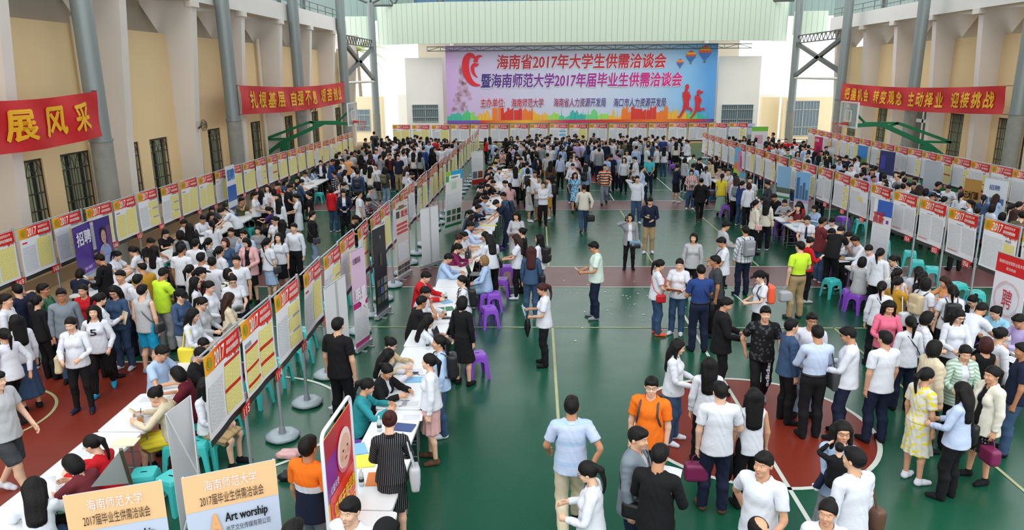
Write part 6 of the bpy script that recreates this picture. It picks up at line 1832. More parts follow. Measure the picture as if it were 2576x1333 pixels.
for i in range(20):
    y = 15.4+1.225*i
    if y < 40: table(-9.72, y, 0, 'white folding table in the left aisle line', 'tables in the left aisle')
for i in range(5): table(-5.52-.03*(i == 0), 6.86+1.225*i, .03*(i-1), 'white folding table at the near left, on the red floor', 'tables at the near left')
for y in list(10.4+1.225*np.arange(4))+list(15.6+1.225*np.arange(2))+list(19.4+1.225*np.arange(4))+list(26+1.225*np.arange(13)): table(7.92+(.25 if y < 15 else 0)-(.2 if 15 < y < 18.5 else 0)+(.3 if y > 33 else 0), y, 0, 'white folding table in the right line', 'tables at the right')
for y in 23+1.225*np.arange(13): table(13.4, y, 0, 'white folding table in the outer right aisle', 'tables in the outer right aisle')
# stools: moulded plastic, seat with a grip slot, four arched legs
def stool_meshes(c):
    mt = mat('stool_plastic_'+c, {'purple': '8d4fca', 'teal': '45c6c4', 'blue': '2a86d0'}[c], .35, spec=.4)
    s = MB(); P = rrect(.29, .29, .05); n = len(P)
    for z0, z1, k0, k1 in ((.44, .455, 1.0, .96), (.405, .44, 1.06, 1.0)):
        vs = [(x*k0, y*k0, z0) for x, y in P]+[(x*k1, y*k1, z1) for x, y in P]; s.add(vs, [(i, (i+1) % n, (i+1) % n+n, i+n) for i in range(n)], 0, True)
    H = [(.03*math.cos(t)*(1.5 if 0 else 1.6), .014*math.sin(t)) for t in [math.pi*k/6 for k in range(12)]]; m = len(H)
    s.add([(x*.96, y*.96, .455) for x, y in P]+[(x, y, .455) for x, y in H], [], 0)
    b = len(s.v)-n-m
    for i in range(n):
        a0 = math.atan2(P[i][1], P[i][0]); j = int(round((a0 % (2*math.pi))/(2*math.pi)*m)) % m; a1 = math.atan2(P[(i+1) % n][1], P[(i+1) % n][0]); q = int(round((a1 % (2*math.pi))/(2*math.pi)*m)) % m
        f = (b+i, b+(i+1) % n, b+n+q, b+n+j) if q != j else (b+i, b+(i+1) % n, b+n+j); s.f.append(f); s.m.append(0); s.sm.append(False)
    s.add([(x, y, .43) for x, y in H], [tuple(range(m))], 0)
    l = MB(); zt, zb = .41, 0.0
    for ax in (0, 1):
        half = [(.150, zt), (.0, zt), (.0, .335)]+[(.0+.095*math.sin(t), .335-.075*(1-math.cos(t))) for t in [math.pi/2*k/5 for k in range(1, 6)]]+[(.128, .0), (.185, .0)]
        for off in (0, -.012):
            vs = []
            for u, z in half:
                o = .150+(zt-z)*.085+off; p = (u+(0 if u < .001 else (zt-z)*.02), o, z); vs.append(p if ax == 0 else (p[1], p[0], p[2]))
            nn = len(l.v); l.v += vs; l.f.append(tuple(range(nn, nn+len(vs)))); l.m.append(0); l.sm.append(False)
            if off:
                k = len(vs); a = nn-k
                for i in range(k): l.f.append((a+i, a+(i+1) % k, nn+(i+1) % k, nn+i)); l.m.append(0); l.sm.append(False)
    return s.mesh('seat', mt), l.mesh('leg', mt)
SM = {c: stool_meshes(c) for c in ('purple', 'teal', 'blue')}
STOOLS = []
def stool(x, y, c, rz, note):
    t = empty('plastic_stool', (x, y, 0), rz, None, 'stool', c+' plastic stools'); link('seat', SM[c][0], t)
    for k in range(4): link('leg', SM[c][1], t, (0, 0, 0), (0, 0, k*math.pi/2))
    STOOLS.append((t, x, y, c, note))
rst = random.Random(4)
for d in solo:
    if POSES[d['pose']].get('sit') and math.hypot(d['x'], d['y']) < 36:
        c = d['ex'].get('st') or ('purple' if -3.4 < d['x'] < .5 or 5.6 < d['x'] < 9.3 else 'teal'); stool(d['x'], d['y'], c, -d['face']+rst.uniform(-.3, .3), d)
for px, py, c in ((1230, 772, 'purple'), (1241, 735, 'purple'), (1263, 700, 'purple'), (1200, 888, 'purple'), (1275, 668, 'purple'), (2094, 702, 'teal'), (2140, 729, 'purple'), (1826, 516, 'purple'), (803, 485, 'teal'), (1680, 405, 'purple'), (1692, 414, 'purple'), (1790, 478, 'blue'),
    (625, 573, 'teal'), (2290, 632, 'teal'), (2308, 655, 'teal'), (2345, 672, 'teal'), (2410, 712, 'teal'), (2455, 732, 'teal'), (2165, 552, 'teal'), (2225, 604, 'teal'), (2120, 545, 'purple')):
    g = at_z(px, py, .45); stool(g[0], g[1], c, rst.uniform(-.4, .4), None)
for i in range(14): stool(-4.55+rst.uniform(-.12, .12), 8.2+i*.92+rst.uniform(-.15, .15), 'teal', rst.uniform(-.4, .4), None)
for i in range(3): stool(-5.0+rst.uniform(-.05, .05), 7.1+i*.55, 'teal', rst.uniform(-.3, .3), None) if i != 1 else None
items = []
for t, x, y, c, d in STOOLS:
    nb = 'near board '+nearest_board(x, y)
    def lv(L, c=c, d=d, nb=nb, X=x, Y=y):
        if d is not None: return of_person('%s plastic stool under' % c, d)
        q = sorted(solo, key=lambda o: (o['x']-X)**2+(o['y']-Y)**2); return of_person('empty %s plastic stool near' % c, q[min(L, 3)])
    items.append((lambda lab, t=t: t.__setitem__('label', lab), lv, to_px((x, y, .45))[0]))
assign(items, 4)
items = []
for t, x, y, lab in TABLES:
    nb = nearest_board(x, y)
    items.append((lambda l, t=t: t.__setitem__('label', l), lambda L, lab=lab, X=x, Y=y: of_person(lab.split(' in the')[0].split(' at the')[0]+' beside', sorted(solo, key=lambda o: (o['x']-X)**2+(o['y']-Y)**2)[min(L, 3)]), to_px((x, y, .74))[0]))
assign(items, 4)
# things on the tables
LOOSE = []
PAPC = {'white': 'e9ebef', 'blue': '3a5fae', 'sky': '7fb6dc', 'yellow': 'e6e04a', 'green': '1f6b45', 'orange': 'e07a2a', 'cream': 'e4dcc0', 'navy': '22305c', 'pink': 'd98aa6', 'black': '17181b'}
def lying(x, y, c, w=.21, h=.297, t=.004, rz=0, z=.747, kind='paper', what='printed sheet'):
    m = MB(); m.box(-w/2, -h/2, 0, w/2, h/2, t); o = m.build({'paper': 'paper', 'book': 'brochure', 'folder': 'folder'}[kind], mat('sheet_'+c, PAPC[c], .45)); o.location = (x, y, z); o.rotation_euler = (0, 0, rz)
    if kind == 'paper' and c == 'white': q = panel_mesh2(w*.8, h*.8, t+.001); link('print', q, o)
    o['category'] = 'paper' if kind == 'paper' else 'brochure'; o['group'] = 'papers lying on the tables'; LOOSE.append((o, x, y, '%s %s' % (c, what)))
_pp = {}
def panel_mesh2(w, h, z):
    k = (round(w, 3), round(h, 3), round(z, 4))
    if k not in _pp:
        me = bpy.data.meshes.new('print'); me.from_pydata([(-w/2, -h/2, z), (w/2, -h/2, z), (w/2, h/2, z), (-w/2, h/2, z)], [], [(0, 1, 2, 3)]); me.materials.append(M_deskprint); _pp[k] = me
    return _pp[k]
M_deskprint = mat('desk_print', 'cfd2d8', .5, noise=.12, nscale=60)
def bottle(x, y, z=.745, c='clear'):
    t = empty('water_bottle', (x, y, z), 0, None, 'bottle', 'bottles on the tables')
    m = MB(); m.lathe([(.028, 0), (.031, .01), (.031, .13), (.026, .16), (.012, .19), (.012, .205)], 12); m.build('bottle_body', mat('bottle_'+c, {'clear': 'cfdde0', 'blue': '3a6fd0', 'mint': '7fc8a8', 'steel': '23252a'}[c], .12, spec=.6, alpha=.55 if c == 'clear' else None), t)
    m = MB(); m.lathe([(.0315, .06), (.0315, .10)], 12); m.build('bottle_label', mat('bottle_lab', '2b2a24' if c != 'blue' else 'dfe6f2', .5), t)
    m = MB(); m.lathe([(.013, .203), (.013, .222)], 10); m.build('bottle_cap', mat('bottle_cap', 'e4e6e6', .4), t)
    LOOSE.append((t, x, y, '%s bottle' % {'clear': 'clear water', 'blue': 'blue water', 'mint': 'mint green', 'steel': 'black steel vacuum'}[c]))
def laptop(x, y, rz):
    t = empty('laptop', (x, y, .747), rz, None, 'laptop', 'laptops on the tables'); m = MB(); m.box(-.17, -.12, 0, .17, .12, .018); m.build('keyboard_base', mat('laptop_grey', '3a3c40', .4), t)
    m = MB(); m.add([(-.17, .12, .018), (.17, .12, .018), (.17, .19, .23), (-.17, .19, .23), (-.17, .128, .015), (.17, .128, .015), (.17, .20, .228), (-.17, .20, .228)], [(0, 1, 2, 3), (7, 6, 5, 4), (3, 2, 6, 7), (0, 3, 7, 4), (1, 5, 6, 2)]); o = m.build('screen', mat('laptop_lid', '1c1e22', .25), t)
    LOOSE.append((t, x, y, 'open grey laptop'))
for (px, py, c, w, h, rz, kind, what) in ((900, 1130, 'sky', .21, .29, .4, 'book', 'brochure'), (918, 1160, 'yellow', .24, .3, .2, 'book', 'flyer'), (945, 1205, 'orange', .2, .28, .1, 'book', 'booklet stack'), (1032, 1015, 'white', .3, .22, 0, 'paper', 'printed sheet'), (1035, 1050, 'white', .3, .22, .1, 'paper', 'brochure pile'), (1015, 1075, 'blue', .21, .29, 1.4, 'book', 'folder'), (1003, 1015, 'white', .3, .2, .1, 'paper', 'printed sheet'),
    (1033, 940, 'white', .3, .2, 0, 'paper', 'printed sheet'), (1045, 955, 'sky', .3, .2, .1, 'book', 'brochure'), (1050, 935, 'white', .21, .29, .3, 'paper', 'form'), (1080, 850, 'navy', .3, .07, 0, 'book', 'name card strip'), (1120, 860, 'cream', .3, .2, 0, 'book', 'envelope'), (1122, 777, 'green', .3, .24, .3, 'book', 'presentation folder'), (1128, 800, 'black', .24, .12, 0, 'book', 'magazine'), (1120, 758, 'sky', .22, .28, .6, 'book', 'brochure'),
    (1175, 672, 'cream', .24, .16, 0, 'book', 'booklet'), (1210, 625, 'white', .22, .3, .3, 'paper', 'form'), (1205, 640, 'white', .22, .3, 0, 'paper', 'form'), (1230, 567, 'yellow', .5, .12, 0, 'book', 'flyer stack'), (1225, 575, 'white', .3, .2, 0, 'paper', 'form'), (1235, 552, 'white', .22, .3, .1, 'paper', 'form'), (1228, 540, 'black', .22, .14, 0, 'book', 'notebook'), (1240, 533, 'yellow', .3, .2, 0, 'book', 'flyer'), (1235, 495, 'pink', .3, .2, 0, 'book', 'booklet'), (1250, 470, 'white', .22, .3, .3, 'paper', 'form'),
    (375, 1005, 'white', .3, .22, .1, 'paper', 'sheet'), (360, 1050, 'white', .22, .3, .4, 'paper', 'sheet'), (315, 1113, 'cream', .3, .21, .1, 'book', 'name list'), (205, 1140, 'white', .22, .3, .3, 'paper', 'form'), (140, 1215, 'white', .22, .3, .3, 'paper', 'form'), (330, 690, 'white', .5, .3, .2, 'paper', 'heap of forms'), (425, 635, 'white', .3, .3, .2, 'paper', 'form'), (500, 590, 'yellow', .3, .2, .2, 'book', 'flyer'), (590, 537, 'cream', .3, .3, 0, 'book', 'forms pile'),
    (2118, 656, 'white', .3, .25, .2, 'paper', 'form'), (2135, 640, 'white', .3, .25, .5, 'paper', 'form'), (1975, 560, 'blue', .3, .22, .2, 'book', 'flyer'), (1990, 555, 'orange', .3, .22, .2, 'book', 'flyer'), (2010, 570, 'sky', .3, .22, .2, 'book', 'brochure'), (2548, 905, 'white', .22, .3, .2, 'paper', 'form'), (2560, 935, 'blue', .3, .22, .6, 'folder', 'folder'), (2565, 950, 'white', .3, .22, .2, 'paper', 'form'), (1715, 395, 'white', .3, .2, 0, 'paper', 'form'), (790, 470, 'white', .3, .2, 0, 'paper', 'form'), (810, 455, 'white', .3, .2, 0, 'paper', 'form')):
    g = at_z(px, py, .75); lying(g[0], g[1], c, w, h, .004 if kind == 'paper' else .012, rz, .747, kind, what)
for px, py, c in ((910, 1222, 'clear'), (1076, 878, 'clear'), (1120, 800, 'clear'), (1122, 757, 'clear'), (955, 1085, 'clear'), (1205, 562, 'clear'), (1234, 510, 'clear'), (1090, 840, 'clear'), (1176, 660, 'steel'), (567, 552, 'blue'), (594, 545, 'blue'), (1984, 550, 'clear')):
    g = at_z(px, py, .745); bottle(g[0], g[1], .745, c)
for px, py, rz in ((1122, 858, 1.5), (1196, 690, 1.5), (508, 592, 2.4)): g = at_z(px, py, .75); laptop(g[0], g[1], rz)
t = empty('iced_tea_cup', tuple(at_z(355, 1065, .745)), 0, 'plastic cup of iced tea with a straw on the near left table', 'cup')
m = MB(); m.lathe([(.03, 0), (.044, .10)], 14); m.build('drink', mat('tea', 'c98a4a', .2), t); m = MB(); m.lathe([(.044, .10), (.05, .14), (.05, .145)], 14); m.build('cup_rim', mat('clear_cup', 'dfe4e4', .1, alpha=.4), t); m = MB(); m.tube([(0, 0, .02), (.02, .01, .22)], .005, 6); m.build('straw', mat('straw_black', '2a2422', .5), t)
t = empty('handbag', tuple(at_z(1178, 650, .745)), 1.5, 'black leather handbag standing on the main aisle table', 'bag'); m = MB(); m.prism([(-.16, 0), (.16, 0), (.13, .2), (-.13, .2)], -.06, .06); m.build('bag_body', leather('black'), t); m = MB(); m.tube([(-.08, 0, .2), (-.05, 0, .3), (.05, 0, .3), (.08, 0, .2)], .01, 6); m.build('handle', leather('black'), t)
items = []
for o, x, y, w in LOOSE:
    d = min(solo, key=lambda q: (q['x']-x)**2+(q['y']-y)**2); nb = 'near board '+nearest_board(x, y)
    items.append((lambda l, o=o: o.__setitem__('label', l), lambda L, w=w, X=x, Y=y: of_person(w+' on table beside', sorted(solo, key=lambda q: (q['x']-X)**2+(q['y']-Y)**2)[min(L, 3)]), to_px((x, y, .75))[0]))
assign(items, 4)
# ---------------------------------------------------------------- roll-up stands, X stands and signs
M_rollb = mat('roll_up_silver', 'b9bec2', .3, .5); M_back = mat('banner_back', 'c6c9cc', .5)
def rollup(x, y, rz, w, h, label, base, rects=(), texts=(), z0=.1, lean=0.0, legs='base', backing=True, name='roll_up_banner', grp='upright advertising banners'):
    """printed banner facing local -y; rects (u0, v0, u1, v1, colour), texts (string, u0, v0, u1, v1, colour, bold)"""
    t = empty(name, (x, y, 0), rz, label, 'banner', grp); t.rotation_euler = (lean, 0, rz)
    m = MB(); m.box(-w/2, 0, z0, w/2, .006, z0+h); m.build('banner_sheet', mat('sheet_base_'+base, base, .35), t)
    for i, (u0, v0, u1, v1, c) in enumerate(rects):
        me = bpy.data.meshes.new('printed_area'); me.from_pydata([((-.5+u)*w, -.003-.001*i, z0+v*h) for u, v in ((u0, v0), (u1, v0), (u1, v1), (u0, v1))], [], [(0, 1, 2, 3)]); me.materials.append(MATS[c] if c in MATS else mat('sheet_base_'+c, c, .35)); link('printed_area', me, t)
    for (s, u0, v0, u1, v1, c, b) in texts:
        v, f = fit_text(s, (-.5+u0)*w, z0+v0*h, (u1-u0)*w, (v1-v0)*h, bold=b); q = max(1, len(v)//4)
        me = bpy.data.meshes.new('lettering'); me.from_pydata([(a, -.018-(.001*(i//q) if b else 0), bb) for i, (a, bb) in enumerate(v)], [], f); me.materials.append(mat('sheet_base_'+c, c, .35)); link('lettering', me, t)
    if legs == 'base':
        m = MB(); m.box(-w/2-.03, -.05, .02, w/2+.03, .06, .11); m.build('base', M_rollb, t)
        m = MB(); m.box(-w*.3, -.16, 0, -w*.3+.05, .2, .02); m.box(w*.3-.05, -.16, 0, w*.3, .2, .02); m.build('feet', M_rollb, t)
        m = MB(); m.tube([(-w/2, 0, z0+h), (w/2, 0, z0+h)], .012, 6); m.build('top_rail', M_rollb, t); m = MB(); m.tube([(0, .03, .1), (0, .03, z0+h)], .01, 6); m.build('support_pole', M_rollb, t)
    elif legs == 'x':
        m = MB(); c = z0+h*.42
        for a, b in ((-1, 0), (1, 0), (-1, 1), (1, 1)): m.tube([(0, .14, c), (a*w/2*.96, .01 if b else .02, z0+h if b else z0)], .008, 6)
        m.tube([(0, .14, c), (0, .55, .0)], .008, 6); m.tube([(0, .14, c), (-w*.45, .1, .0)], .008, 6); m.tube([(0, .14, c), (w*.45, .1, .0)], .008, 6); m.build('x_frame', mat('x_frame_white', 'd6d8da', .4), t)
    return t
def disc(cx, cz, rx, rz_, c, y, nm, par):
    n = 28; me = bpy.data.meshes.new(nm); me.from_pydata([(cx+rx*math.cos(q*2*math.pi/n), y, cz+rz_*math.sin(q*2*math.pi/n)) for q in range(n)], [], [tuple(range(n))]); me.materials.append(mat('sheet_base_'+c, c, .4)); link(nm, me, par)
def at_base(px, py): g = at_z(px, py, 0); return g[0], g[1]
def roll_px(p0, p1, h, label, base, rects=(), texts=(), z=0.0, w=None, **kw):
    """foot corners p0 (reading left) and p1 (reading right) of the banner on the floor"""
    a = np.array(at_z(*p0, z)[:2]); b = np.array(at_z(*p1, z)[:2]); c = (a+b)/2; d = b-a
    return rollup(c[0], c[1], math.atan2(d[1], d[0]), w or float(np.hypot(*d)), h, label, base, rects, texts, **kw)
# row left of the main aisle
roll_px((897, 890), (931, 864), 1.95, 'tall pink roll-up banner with a large star print beside board 112', 'd8bcd6', [(0, .40, 1, .46, 'c0307e'), (0, .0, 1, .40, 'e6e6e8'), (0, 0, 1, .05, 'c0307e'), (.1, .08, .9, .30, 'grey_print'), (.12, .46, .9, .52, 'e4c8e6')], [('主播招募', .08, .86, .62, .92, '7a4a6a', .01), ('明星', .15, .47, .85, .60, 'eeeaf2', .05), ('★', .3, .36, .98, .56, 'f2ecf4', 0)])
roll_px((949, 806), (979, 782), 1.95, 'tall black roll-up banner with small photo squares beside board 110', '26262a', [(.12+.28*(k % 3), .12+.10*(k//3), .36+.28*(k % 3), .20+.10*(k//3), ('6a5a4a', '4a5a6a', '8a8a84', '3a3a40', '5a6a9a', '94897a')[k % 6]) for k in range(9)]+[(.42, .55, .60, .70, '4a4640')], [('Y', .46, .86, .56, .90, 'cfcfcf', .02)])
roll_px((1001, 709), (1033, 688), 1.95, 'beige roll-up banner with red lettering bars beside board 107', 'd6cbc4', [(.3, .91, .7, .96, '8a5a3a'), (.1, .92, .9, .935, '3a7a5a'), (.1, .80, .34, .89, '4a4440'), (.1, .69, .9, .725, 'c8474a'), (.1, .635, .9, .67, 'c8474a'), (.1, .58, .9, .615, 'c8474a'), (.1, .2, .9, .46, 'grey_print')]+[(.06+.23*(k % 4), .03+.07*(k//4), .25+.23*(k % 4), .085+.07*(k//4), ('4a5a4a', '5a4a44', '3a4a5a', '6a6a5a')[(k*3) % 4]) for k in range(8)], [('发光', .42, .80, .94, .89, 'c8303a', .03)])
rollup(-3.0, 20.2, math.radians(240), .80, 1.6, 'white roll-up banner turned away beside board 104', 'd9dbdd', [(.1, .2, .9, .8, 'grey_print')], [])
roll_px((1119, 583), (1160, 570), 1.95, 'white and green roll-up banner with blue top leaning beside board 101', 'e6e6e2', [(0, .84, 1, 1, '2aa6dc'), (0, .9, .3, 1, '9cc83a'), (0, .82, .18, .92, '3aa86a'), (.18, .84, .86, .93, 'f2f4f4'), (0, 0, 1, .05, '2c8a54'), (.12, .34, .88, .60, 'grey_print'), (.38, .68, .64, .80, 'b9d6c2')]+[(.1+.3*(k % 3), .10+.12*(k//3), .32+.3*(k % 3), .19+.12*(k//3), ('3a6a5a', '5a6a3a', '2a4a3a')[k % 3]) for k in range(6)], [('oppo', .3, .865, .72, .905, '2c8a54', .03)], z0=.12, legs='x', lean=.06)
rollup(-2.85, 35.5, math.radians(50), .8, 1.6, 'white roll-up with photo tiles and a red foot far along the board row', 'e2e4e6', [(0, 0, 1, .16, 'c8302a'), (.08, .2, .46, .4, '6a7a8a'), (.54, .2, .92, .4, '8a4a3a'), (.08, .5, .92, .8, 'grey_print')], [])
# left wall side
roll_px((180, 574), (224, 555), 1.95, 'purple roll-up banner with big white lettering 招聘 in front of board 167', '4a2f8c', [(0, 0, 1, .42, 'aab8dc'), (0, .16, .05, .42, 'c02a8c'), (.1, .04, .9, .38, 'grey_print'), (0, .42, 1, .5, '7a4fb0')], [('招聘', .12, .76, .92, .92, 'e6e2f2', .03), ('加入我们', .35, .46, .75, .49, 'f2eef8', .02)], z=2.05)
roll_px((233, 554), (273, 540), 1.95, 'purple roll-up banner with a portrait in a light shirt in front of board 166', '3c2a7c', [(.70, .55, .95, .88, '6a4474'), (.3, .16, .7, .2, '8a7a4a')], [], z=2.05)
_p = bpy.context.scene.objects[[o.name for o in COL.objects if o.get('label', '').startswith('purple roll-up banner with a portrait')][0]]; _w = .8
for cx, cz, rx, rz2, c, y in ((-.02, 1.16, .27, .26, '8fa3d2', -.010), (-.2, 1.10, .12, .2, 'b98c7e', -.012), (0, 1.42, .05, .12, 'b98c7e', -.013), (-.03, 1.66, .125, .17, '17151c', -.014), (-.03, 1.60, .105, .155, 'c89a88', -.016), (.02, 1.02, .22, .10, 'b4c2e2', -.018)): disc(cx, cz, rx, rz2, c, y, 'portrait_print', _p)
for cx, cz, rx, rz2 in ((-.075, 1.625, .02, .009), (.015, 1.625, .02, .009), (-.03, 1.53, .03, .009)): disc(cx, cz, rx, rz2, '3a2422', -.019, 'portrait_print', _p)
roll_px((566, 420), (588, 413), 1.5, 'white and blue recruitment roll-up hung over board 160 on the left row', 'dfe6ee', [(0, .2, 1, .55, '2f62b4'), (0, 0, 1, .06, '2a3f9c')], [('招聘', .1, .68, .9, .92, '2f7ac8', .03)], z=2.35, z0=.85, legs='x')
# right side
roll_px((2068, 742), (2120, 700), 1.9, 'white text banner with blue and red title hung aslant over board 054', 'e4e6e8', [(.0, .62, 1, 1, 'e4e6e8'), (.1, .02, .9, .5, 'grey_print'), (.25, .72, .95, .98, '3a62b8')], [('高薪', .15, .60, .75, .80, 'c8302f', .05)], z0=.45) if False else None
rollup(9.05, 19.3, math.radians(-76), .70, 1.55, 'white text banner with blue and red title hung aslant over the inner right boards', 'e2e4e7', [(.1, .03, .9, .55, 'grey_print'), (.2, .74, 1, 1, '3a62b8'), (.72, .62, .86, .68, '8a3aa0')], [('高薪', .05, .60, .62, .80, 'c8302f', .02)], z0=.45, legs='x')
_r = roll_px((2512, 632), (2592, 658), 1.95, 'white roll-up banner with red top and a circled red character at the right edge', 'e4e4ea', [(0, .82, 1, 1, 'd01f24'), (.08, .12, .92, .34, 'pink_print')], [('海南科技经贸职业技术学院', .1, .91, .98, .945, 'f2e4e4', .0), ('职为你来', .36, .855, .66, .885, 'f2e4e4', .0), ('聘', .36, .50, .66, .68, 'c02a35', .0)], z=2.05)
for _q, (r0, r1, a0, a1) in enumerate(((.30, .305, 20, 330), (.325, .33, 100, 300), (.275, .28, -60, 150))):
    v, f = ring(.01, 1.25, r0, r1, a0, a1); flat('ring_print', [(a*1.0, b) for a, b, _ in v], f, -.012-.001*_q, mat('sheet_base_c02a35', 'c02a35', .35), _r)
rollup(8.95, 25.0, math.radians(-62), .62, 1.9, 'poster banner of tall blue towers in front of the inner right boards', 'cfdcec', [(0, .5, 1, 1, '7fb4e0'), (.1, .52, .3, .9, '4a6a92'), (.34, .52, .5, .76, '5a7898'), (.55, .52, .7, .82, '47678c'), (.74, .52, .92, .7, '58789a'), (0, .46, 1, .5, 'd8a8c0'), (.1, .05, .9, .42, 'grey_print')], [], legs='x')
rollup(8.85, 26.6, math.radians(-62), .62, 1.9, 'poster banner with a green lower band beside the blue tower poster', 'dfe6ec', [(0, .6, 1, 1, '8ab8d8'), (.0, .5, 1, .6, '5a6a5a'), (0, .4, 1, .44, '3a9a5a'), (.1, .06, .9, .36, 'grey_print')], [], legs='x')
rollup(9.0, 33.0, math.radians(-70), .9, 1.75, 'bright cartoon-coloured poster among the far inner right boards', 'e6dcd8', [(0, .25, 1, 1, '6fb8e0'), (0, .25, .5, .5, 'b8d84a'), (.3, .4, .95, .9, 'd88ab0'), (.5, .5, .8, .8, 'b05a8c'), (.05, .45, .3, .62, 'e08a3a')], [], legs='x', z0=.3)
OX = 14.55
rollup(OX, 38.9, math.radians(-80), .75, 1.9, 'magenta roll-up banner in front of the outer right boards', 'c8185c', [(.3, .4, .8, .75, '8a1048')], [('招聘', .1, .86, .6, .95, 'f2dce6', .02)])
rollup(OX, 37.2, math.radians(-80), .6, 1.5, 'small white poster stand beside the magenta banner', 'e2e6ea', [(.1, .2, .9, .4, '3a6ab0'), (.1, .5, .9, .8, 'grey_print')], [])
rollup(OX, 33.6, math.radians(-80), .75, 1.95, 'poster of a green town under blue sky at the outer right boards', 'c4dce8', [(0, .55, 1, 1, '3a86d0'), (0, .45, 1, .72, '6a8a5a'), (0, .1, 1, .42, '5aa0c4')], [])
rollup(OX, 31.2, math.radians(-80), 1.0, 1.95, 'poster of a blue city at night at the outer right boards', 'd8dce2', [(0, .5, 1, 1, '2a2f66'), (.1, .62, .4, .9, '3f3fa8'), (.1, .1, .9, .4, 'grey_print')], [])
rollup(OX, 27.6, math.radians(-80), .85, 1.95, 'pale grey roll-up with a blue island photo at its foot, outer right boards', 'b8bec6', [(0, .1, 1, .42, '3f8ad0'), (.1, .12, .9, .26, '8a9a9c')], [])
rollup(OX-.2, 24.6, math.radians(-78), .72, 1.7, 'golden brown banner with dark brush lettering at the outer right boards', 'b98a42', [(0, 0, 1, .1, '6a4a22'), (.1, .15, .9, .4, '8a6430')], [('三大门派', .1, .62, .9, .76, '2a1a10', .04), ('任你选', .1, .46, .7, .58, '2a1a10', .04)])
rollup(OX-.5, 22.9, math.radians(-75), .85, 1.95, 'white banner with a row of round photos at the right edge', 'e0e6ee', [(.08+.22*k, .60, .26+.22*k, .70, '5f7fa0') for k in range(4)]+[(.08, .3, .9, .54, 'grey_print'), (.5, .3, .8, .42, '8ad0b8')], [('招聘', .25, .82, .7, .9, '4a5a9c', .01)])
for k, (px, lab) in enumerate(((1898, 'pale blue-grey information board at the back right, left one of two'), (1935, 'pale blue-grey information board at the back right, right one of two'))):
    g = at_z(px, 322, 2.2); rollup(g[0], 47.0, 0, .95, 1.6, lab, 'c4ccda', [(.1, .45, .45, .58, '6a7a6a'), (.55, .45, .9, .58, '8a9a8a'), (0, 0, 1, .4, 'cfc4cc')], [('高校毕业生就业', .1, .84, .9, .92, '5a7ab8', .01)], z0=.55, legs='base')
g = at_z(1962, 335, 1.9); rollup(g[0], 46.5, 0, 1.0, 1.7, 'white poster with a green top band at the back right', 'e6e6e6', [(0, .84, 1, 1, '7ac84a'), (.2, .4, .7, .7, 'e0a8c0')], [], z0=.3)
# ---------------------------------------------------------------- the near signs
def near_board(pTL, pTR, zt, h, label):
    a = at_z(*pTL, zt); b = at_z(*pTR, zt); d = b-a; w = float(np.hypot(d[0], d[1])); c = (a+b)/2
    return rollup(c[0], c[1], math.atan2(d[1], d[0]), w, h, label, 'c3cde2', [(0, .80, 1, 1, 'f4c392')], [('海南师范大学', .22, .905, .78, .965, 'ece8ee', .0), ('2017届毕业生供需洽谈会', .16, .825, .84, .885, '3a3028', .0), ('Art worship', .40, .70, .86, .765, '15161a', .02), ('尚艺文化传媒有限公司', .40, .655, .88, .69, '2a2c32', .0), ('A', .24, .66, .35, .77, 'f0b27a', .05)], z0=zt-h, legs='x', name='sign_board', grp='peach-topped sign boards at the near edge')
near_board((157, 1248), (407, 1208), 1.95, 1.75, 'peach-topped sign board reading Art worship, left one at the near edge')
near_board((455, 1203), (692, 1155), 1.95, 1.75, 'peach-topped sign board reading Art worship, right one at the near edge')
for (pb, pt, lab, zt) in (((437, 1210), (468, 990), 'tall blank grey banner back beside the near left tables', 1.75),):
    a = at_z(425, 1045, 1.65); b = at_z(468, 990, 1.75); d = b-a; w = max(.5, float(np.hypot(d[0], d[1]))); c = (a+b)/2; rollup(c[0], c[1], math.atan2(d[1], d[0])+math.pi, w, 1.5, lab, 'c9ccd1', [], [], z0=.2, legs='x')
t = empty('placard', tuple(at_z(300, 1215, .0)), 0, 'grey leaning placard back with a wooden edge behind the near left sign', 'placard')
a = at_z(228, 1225, 1.25); b = at_z(304, 1130, 1.6); c = at_z(330, 1215, .95); o3 = Vector(t.location); m = MB(); P = [Vector(p)-o3 for p in (a, b, c)]; m.add(P+[p+Vector((0, .012, 0)) for p in P], [(0, 1, 2), (5, 4, 3), (0, 3, 4, 1), (1, 4, 5, 2), (2, 5, 3, 0)]); m.build('panel', mat('grey_board', 'd2d4d6', .6), t); m = MB(); m.bar(P[1], P[2]+(P[2]-P[1])*1.6, .035, .03); m.build('wooden_edge', mat('old_wood', '6a5a48', .7), t)
# framed early-education sign
a = at_z(808, 1105, 1.93); b = at_z(880, 1000, 1.93); d = b-a; w = float(np.hypot(d[0], d[1])); c = (a+b)/2; rz = math.atan2(d[1], d[0])
t = rollup(c[0], c[1], rz, w*.92, 1.74, 'yellow and red framed sign with a baby photo, 亿婴天使早教', 'f0a21e', [(0, .60, .42, .86, '8e2a8e'), (.40, .60, 1, 1, 'c8202a'), (.0, .86, .42, 1, 'b02a3a'), (.08, .42, 1, .62, 'e0301a'), (.0, .33, 1, .40, 'f07a1a')], [('亿婴天使早教', .16, .46, .98, .56, 'f6c81e', .02), ('Education', .1, .335, .62, .395, 'f6c81e', .01), ('亿婴天使', .08, .64, .38, .69, 'f0e6f0', .0)]+[(s, .16, .24-.075*i, .46, .30-.075*i, '6a2a1a', .01) for i, s in enumerate(('亲子课程', '音乐课程', '创意课程'))]+[(s, .56, .27-.075*i, .90, .325-.075*i, '6a2a1a', .01) for i, s in enumerate(('蒙氏课程', '右脑开发', '感统统合'))], z0=.14, legs='none', name='framed_sign')
W_ = w*.92
